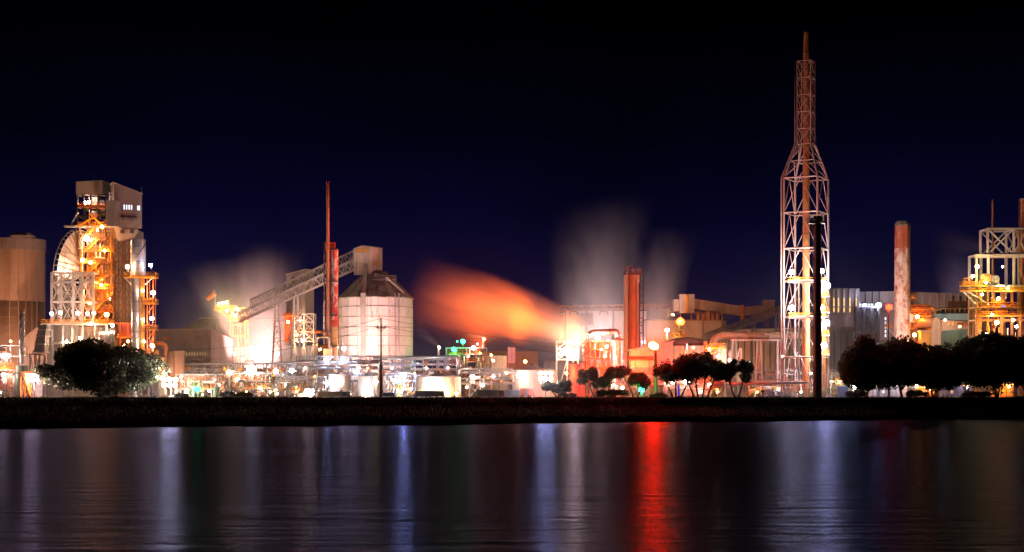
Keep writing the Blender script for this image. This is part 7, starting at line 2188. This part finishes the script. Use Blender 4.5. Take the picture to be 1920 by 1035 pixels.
# ================================================================= STEAM
def steam(label, p0, p1, w0, w1, dens, bend=0.0, power=.8, streak=1.0, noise_scale=.25, col=(1, 1, 1), fade_in=.02, fade_out=.35, soft=1.6, squash=1.0, aniso=.2, contrast=(.36, .64), ragged=.9):
    """one plume: a closed hull along p0->p1 filled with soft drifting vapour (density by distance from the plume's own bent axis)"""
    p0, p1 = Vector(p0), Vector(p1)
    L = (p1 - p0).length
    xax = (p1 - p0).normalized()
    yax = Vector((0, 1, 0)) if abs(xax.y) < .9 else Vector((1, 0, 0))
    zax = xax.cross(yax).normalized()
    if zax.z < 0 and abs(xax.z) < .8: zax = -zax
    yax = zax.cross(xax).normalized()
    m, n, l = nodes_of('steam_' + label.split()[0])
    out = n.new('ShaderNodeOutputMaterial')
    vol = n.new('ShaderNodeVolumePrincipled')
    vol.inputs['Color'].default_value = (*col, 1)
    vol.inputs['Anisotropy'].default_value = aniso
    tc = n.new('ShaderNodeTexCoord')
    sx = n.new('ShaderNodeSeparateXYZ'); l.new(tc.outputs['Object'], sx.inputs[0])
    def M(op, a, b=None, c=None, clamp=False):
        q = n.new('ShaderNodeMath'); q.operation = op; q.use_clamp = clamp
        for i, v in enumerate((a, b, c)):
            if v is None: continue
            if isinstance(v, (int, float)): q.inputs[i].default_value = v
            else: l.new(v, q.inputs[i])
        return q.outputs[0]
    s = M('DIVIDE', sx.outputs['X'], L, clamp=True)
    width = M('MULTIPLY_ADD', M('POWER', s, power), w1 - w0, w0)
    zc = M('SUBTRACT', sx.outputs['Z'], M('MULTIPLY', M('MULTIPLY', s, s), bend))
    yq = M('DIVIDE', sx.outputs['Y'], squash)
    r = M('DIVIDE', M('SQRT', M('ADD', M('MULTIPLY', zc, zc), M('MULTIPLY', yq, yq))), width)
    mp = n.new('ShaderNodeMapping')
    mp.inputs['Scale'].default_value = (noise_scale / streak, noise_scale, noise_scale)
    l.new(tc.outputs['Object'], mp.inputs['Vector'])
    no = n.new('ShaderNodeTexNoise'); no.inputs['Detail'].default_value = 5; no.inputs['Roughness'].default_value = .55
    no.inputs['Scale'].default_value = 1.0
    l.new(mp.outputs[0], no.inputs['Vector'])
    r2 = M('ADD', r, M('MULTIPLY', M('SUBTRACT', no.outputs['Fac'], .5), ragged))
    core = M('POWER', M('SUBTRACT', 1.0, r2, clamp=True), soft)
    mr = n.new('ShaderNodeMapRange'); mr.inputs['From Min'].default_value = contrast[0]; mr.inputs['From Max'].default_value = contrast[1]
    l.new(no.outputs['Fac'], mr.inputs['Value'])
    a_in = M('DIVIDE', s, fade_in, clamp=True)
    a_out = M('DIVIDE', M('SUBTRACT', 1.0, s), fade_out, clamp=True)
    edge = M('MULTIPLY', M('SUBTRACT', 1.0, r), 6.0, clamp=True)
    d = M('MULTIPLY', M('MULTIPLY', core, M('MULTIPLY_ADD', mr.outputs[0], .85, .15)), M('MULTIPLY', M('MULTIPLY', a_in, M('POWER', a_out, 1.4)), edge))
    # vapour thins as it widens
    thin = M('DIVIDE', w0 + (w1 - w0) * .25, M('ADD', width, .0))
    l.new(M('MULTIPLY', M('MULTIPLY', d, dens), M('MINIMUM', thin, 6.0)), vol.inputs['Density'])
    l.new(vol.outputs[0], out.inputs['Volume'])
    mb = MB()
    N, K = 14, 12
    V, F = [], []
    for i in range(K + 1):
        f = i / K
        ww = (w0 + (w1 - w0) * f ** power) * 1.0
        for k in range(N):
            a = 2 * math.pi * k / N
            V.append((f * L, math.cos(a) * ww * squash * 1.04, math.sin(a) * ww * 1.04 + bend * f * f))
    for i in range(K):
        for k in range(N):
            F.append((i * N + k, i * N + (k + 1) % N, (i + 1) * N + (k + 1) % N, (i + 1) * N + k))
    F.append(tuple(range(N - 1, -1, -1))); F.append(tuple(K * N + k for k in range(N)))
    me = bpy.data.meshes.new('steam_plume')
    me.from_pydata(V, [], F)
    me.materials.append(m)
    o = bpy.data.objects.new('steam_plume', me)
    COL.objects.link(o)
    rot = Matrix((xax, yax, zax)).transposed()
    o.matrix_world = Matrix.Translation(p0) @ rot.to_4x4()
    tag(o, label, None, None, 'stuff')
    return o

steam('orange lit steam jet streaming left from the silver scrubber pipe', W(1106, 634, 436), W(770, 520, 440), 2.0, 11.8, .27, bend=-4.0, power=.45, streak=6.0, noise_scale=.30, fade_in=.005, fade_out=.6, soft=1.3, squash=.75, ragged=1.2, contrast=(.3, .7))
steam('thin reddish vapour hanging under the orange steam jet', W(1080, 664, 452), W(860, 640, 456), 2.5, 5.5, .1, power=.6, streak=5.0, noise_scale=.2, fade_in=.05, fade_out=.6, soft=1.2, squash=.7)
steam('white lit steam cloud rolling off the storage shed on the left', W(455, 705, 505), W(415, 480, 500), 24, 24, .12, bend=-3, power=.7, streak=1.8, noise_scale=.13, fade_in=.06, fade_out=.85, soft=.9, squash=.6, ragged=.7)
steam('dense bright steam column beside the loader tower', W(505, 700, 500), W(500, 450, 505), 6, 9.5, .26, bend=1.5, power=.8, streak=2.2, noise_scale=.22, fade_in=.04, fade_out=.9, soft=1.4, squash=.7)
steam('grey steam cloud rising behind the twin brown columns', W(1128, 645, 600), W(1098, 370, 600), 15, 21, .085, bend=-7, power=.8, streak=2.2, noise_scale=.10, fade_in=.1, fade_out=.85, soft=1.2, squash=.6, ragged=1.5)
steam('thin grey steam column right of the twin brown columns', W(1215, 645, 590), W(1252, 420, 590), 9, 11, .12, bend=-3, power=.8, streak=2.2, noise_scale=.15, fade_in=.1, fade_out=.85, soft=1.2, squash=.7, ragged=1.4)
steam('small pinkish plume blown left from the slim vent pipe by the white silo', W(822, 648, 475), W(768, 606, 476), .4, 3.4, .22, streak=4, noise_scale=.4, fade_in=.02, fade_out=.8, soft=1.3)
steam('wisp of orange steam from the thin vent pipe', W(906, 632, 470), W(868, 626, 470), .3, 1.4, .4, streak=4, noise_scale=.7, fade_in=.02, fade_out=.8, soft=1.2)
steam('yellowish puff of steam above the white absorber', W(1324, 640, 440), W(1290, 585, 442), .6, 3.6, .14, streak=2.5, noise_scale=.4, fade_in=.03, fade_out=.8, soft=1.4)
steam('purple steam haze drifting left from the braced steel structure', W(1862, 470, 470), W(1745, 440, 472), 1.5, 5.5, .07, streak=3, noise_scale=.2, fade_in=.03, fade_out=.7, soft=1.3)
steam('faint purple vapour over the green shed roof vents', W(1800, 556, 520), W(1790, 450, 522), 7, 9, .04, streak=1.5, noise_scale=.12, fade_in=.1, fade_out=.8, soft=1.4)

def steam_fill_floods():
    """yard floodlights that stand beside the sheds and light the drifting steam from below"""
    for px, Y, tgt, col, P, ang, lab in ((1120, 588, (1105, 480, 600), (1, .62, .58), 420000, 70, 'yard floodlight under the grey steam behind the twin brown columns'),
                                   (1232, 580, (1240, 500, 590), (1, .62, .58), 220000, 50, 'yard floodlight under the thin grey steam right of the brown columns'),
                                   (372, 494, (365, 580, 502), (1, .50, .42), 260000, 110, 'yard floodlight behind the grey shed under the left edge of the white steam'),
                                   (492, 490, (470, 540, 503), (1, .50, .44), 420000, 76, 'yard floodlight under the white steam cloud at left'),
                                   (1790, 500, (1790, 480, 520), (.9, .62, .95), 140000, 90, 'yard floodlight under the purple vapour by the green shed')):
        t = thing('yard_floodlight', lab, 'floodlight', px, Y)
        fill_flood(t, px, Y, tgt, col, P, ang)
steam_fill_floods()

# ================================================================= LOW MIST ADDED FOR LAMP GLOW
def added_halo_mist():
    m, n, l = nodes_of('steam_mist')
    out = n.new('ShaderNodeOutputMaterial')
    v = n.new('ShaderNodeVolumePrincipled')
    v.inputs['Color'].default_value = (.95, .93, .95, 1)
    v.inputs['Anisotropy'].default_value = .7
    g = n.new('ShaderNodeTexCoord'); sx = n.new('ShaderNodeSeparateXYZ')
    l.new(g.outputs['Object'], sx.inputs[0])
    e = n.new('ShaderNodeMath'); e.operation = 'MULTIPLY'; e.inputs[1].default_value = -1 / 9.0
    l.new(sx.outputs['Z'], e.inputs[0])
    x = n.new('ShaderNodeMath'); x.operation = 'EXPONENT'; l.new(e.outputs[0], x.inputs[0])
    d = n.new('ShaderNodeMath'); d.operation = 'MULTIPLY'; d.inputs[1].default_value = .0014
    l.new(x.outputs[0], d.inputs[0]); l.new(d.outputs[0], v.inputs['Density'])
    l.new(v.outputs[0], out.inputs['Volume'])
    b = MB().box(-170, 170, 389, 660, 0.03, 45)
    tag(b.build('steam_mist', m), 'thin low mist of drifting steam over the plant yard', kind='stuff')
added_halo_mist()
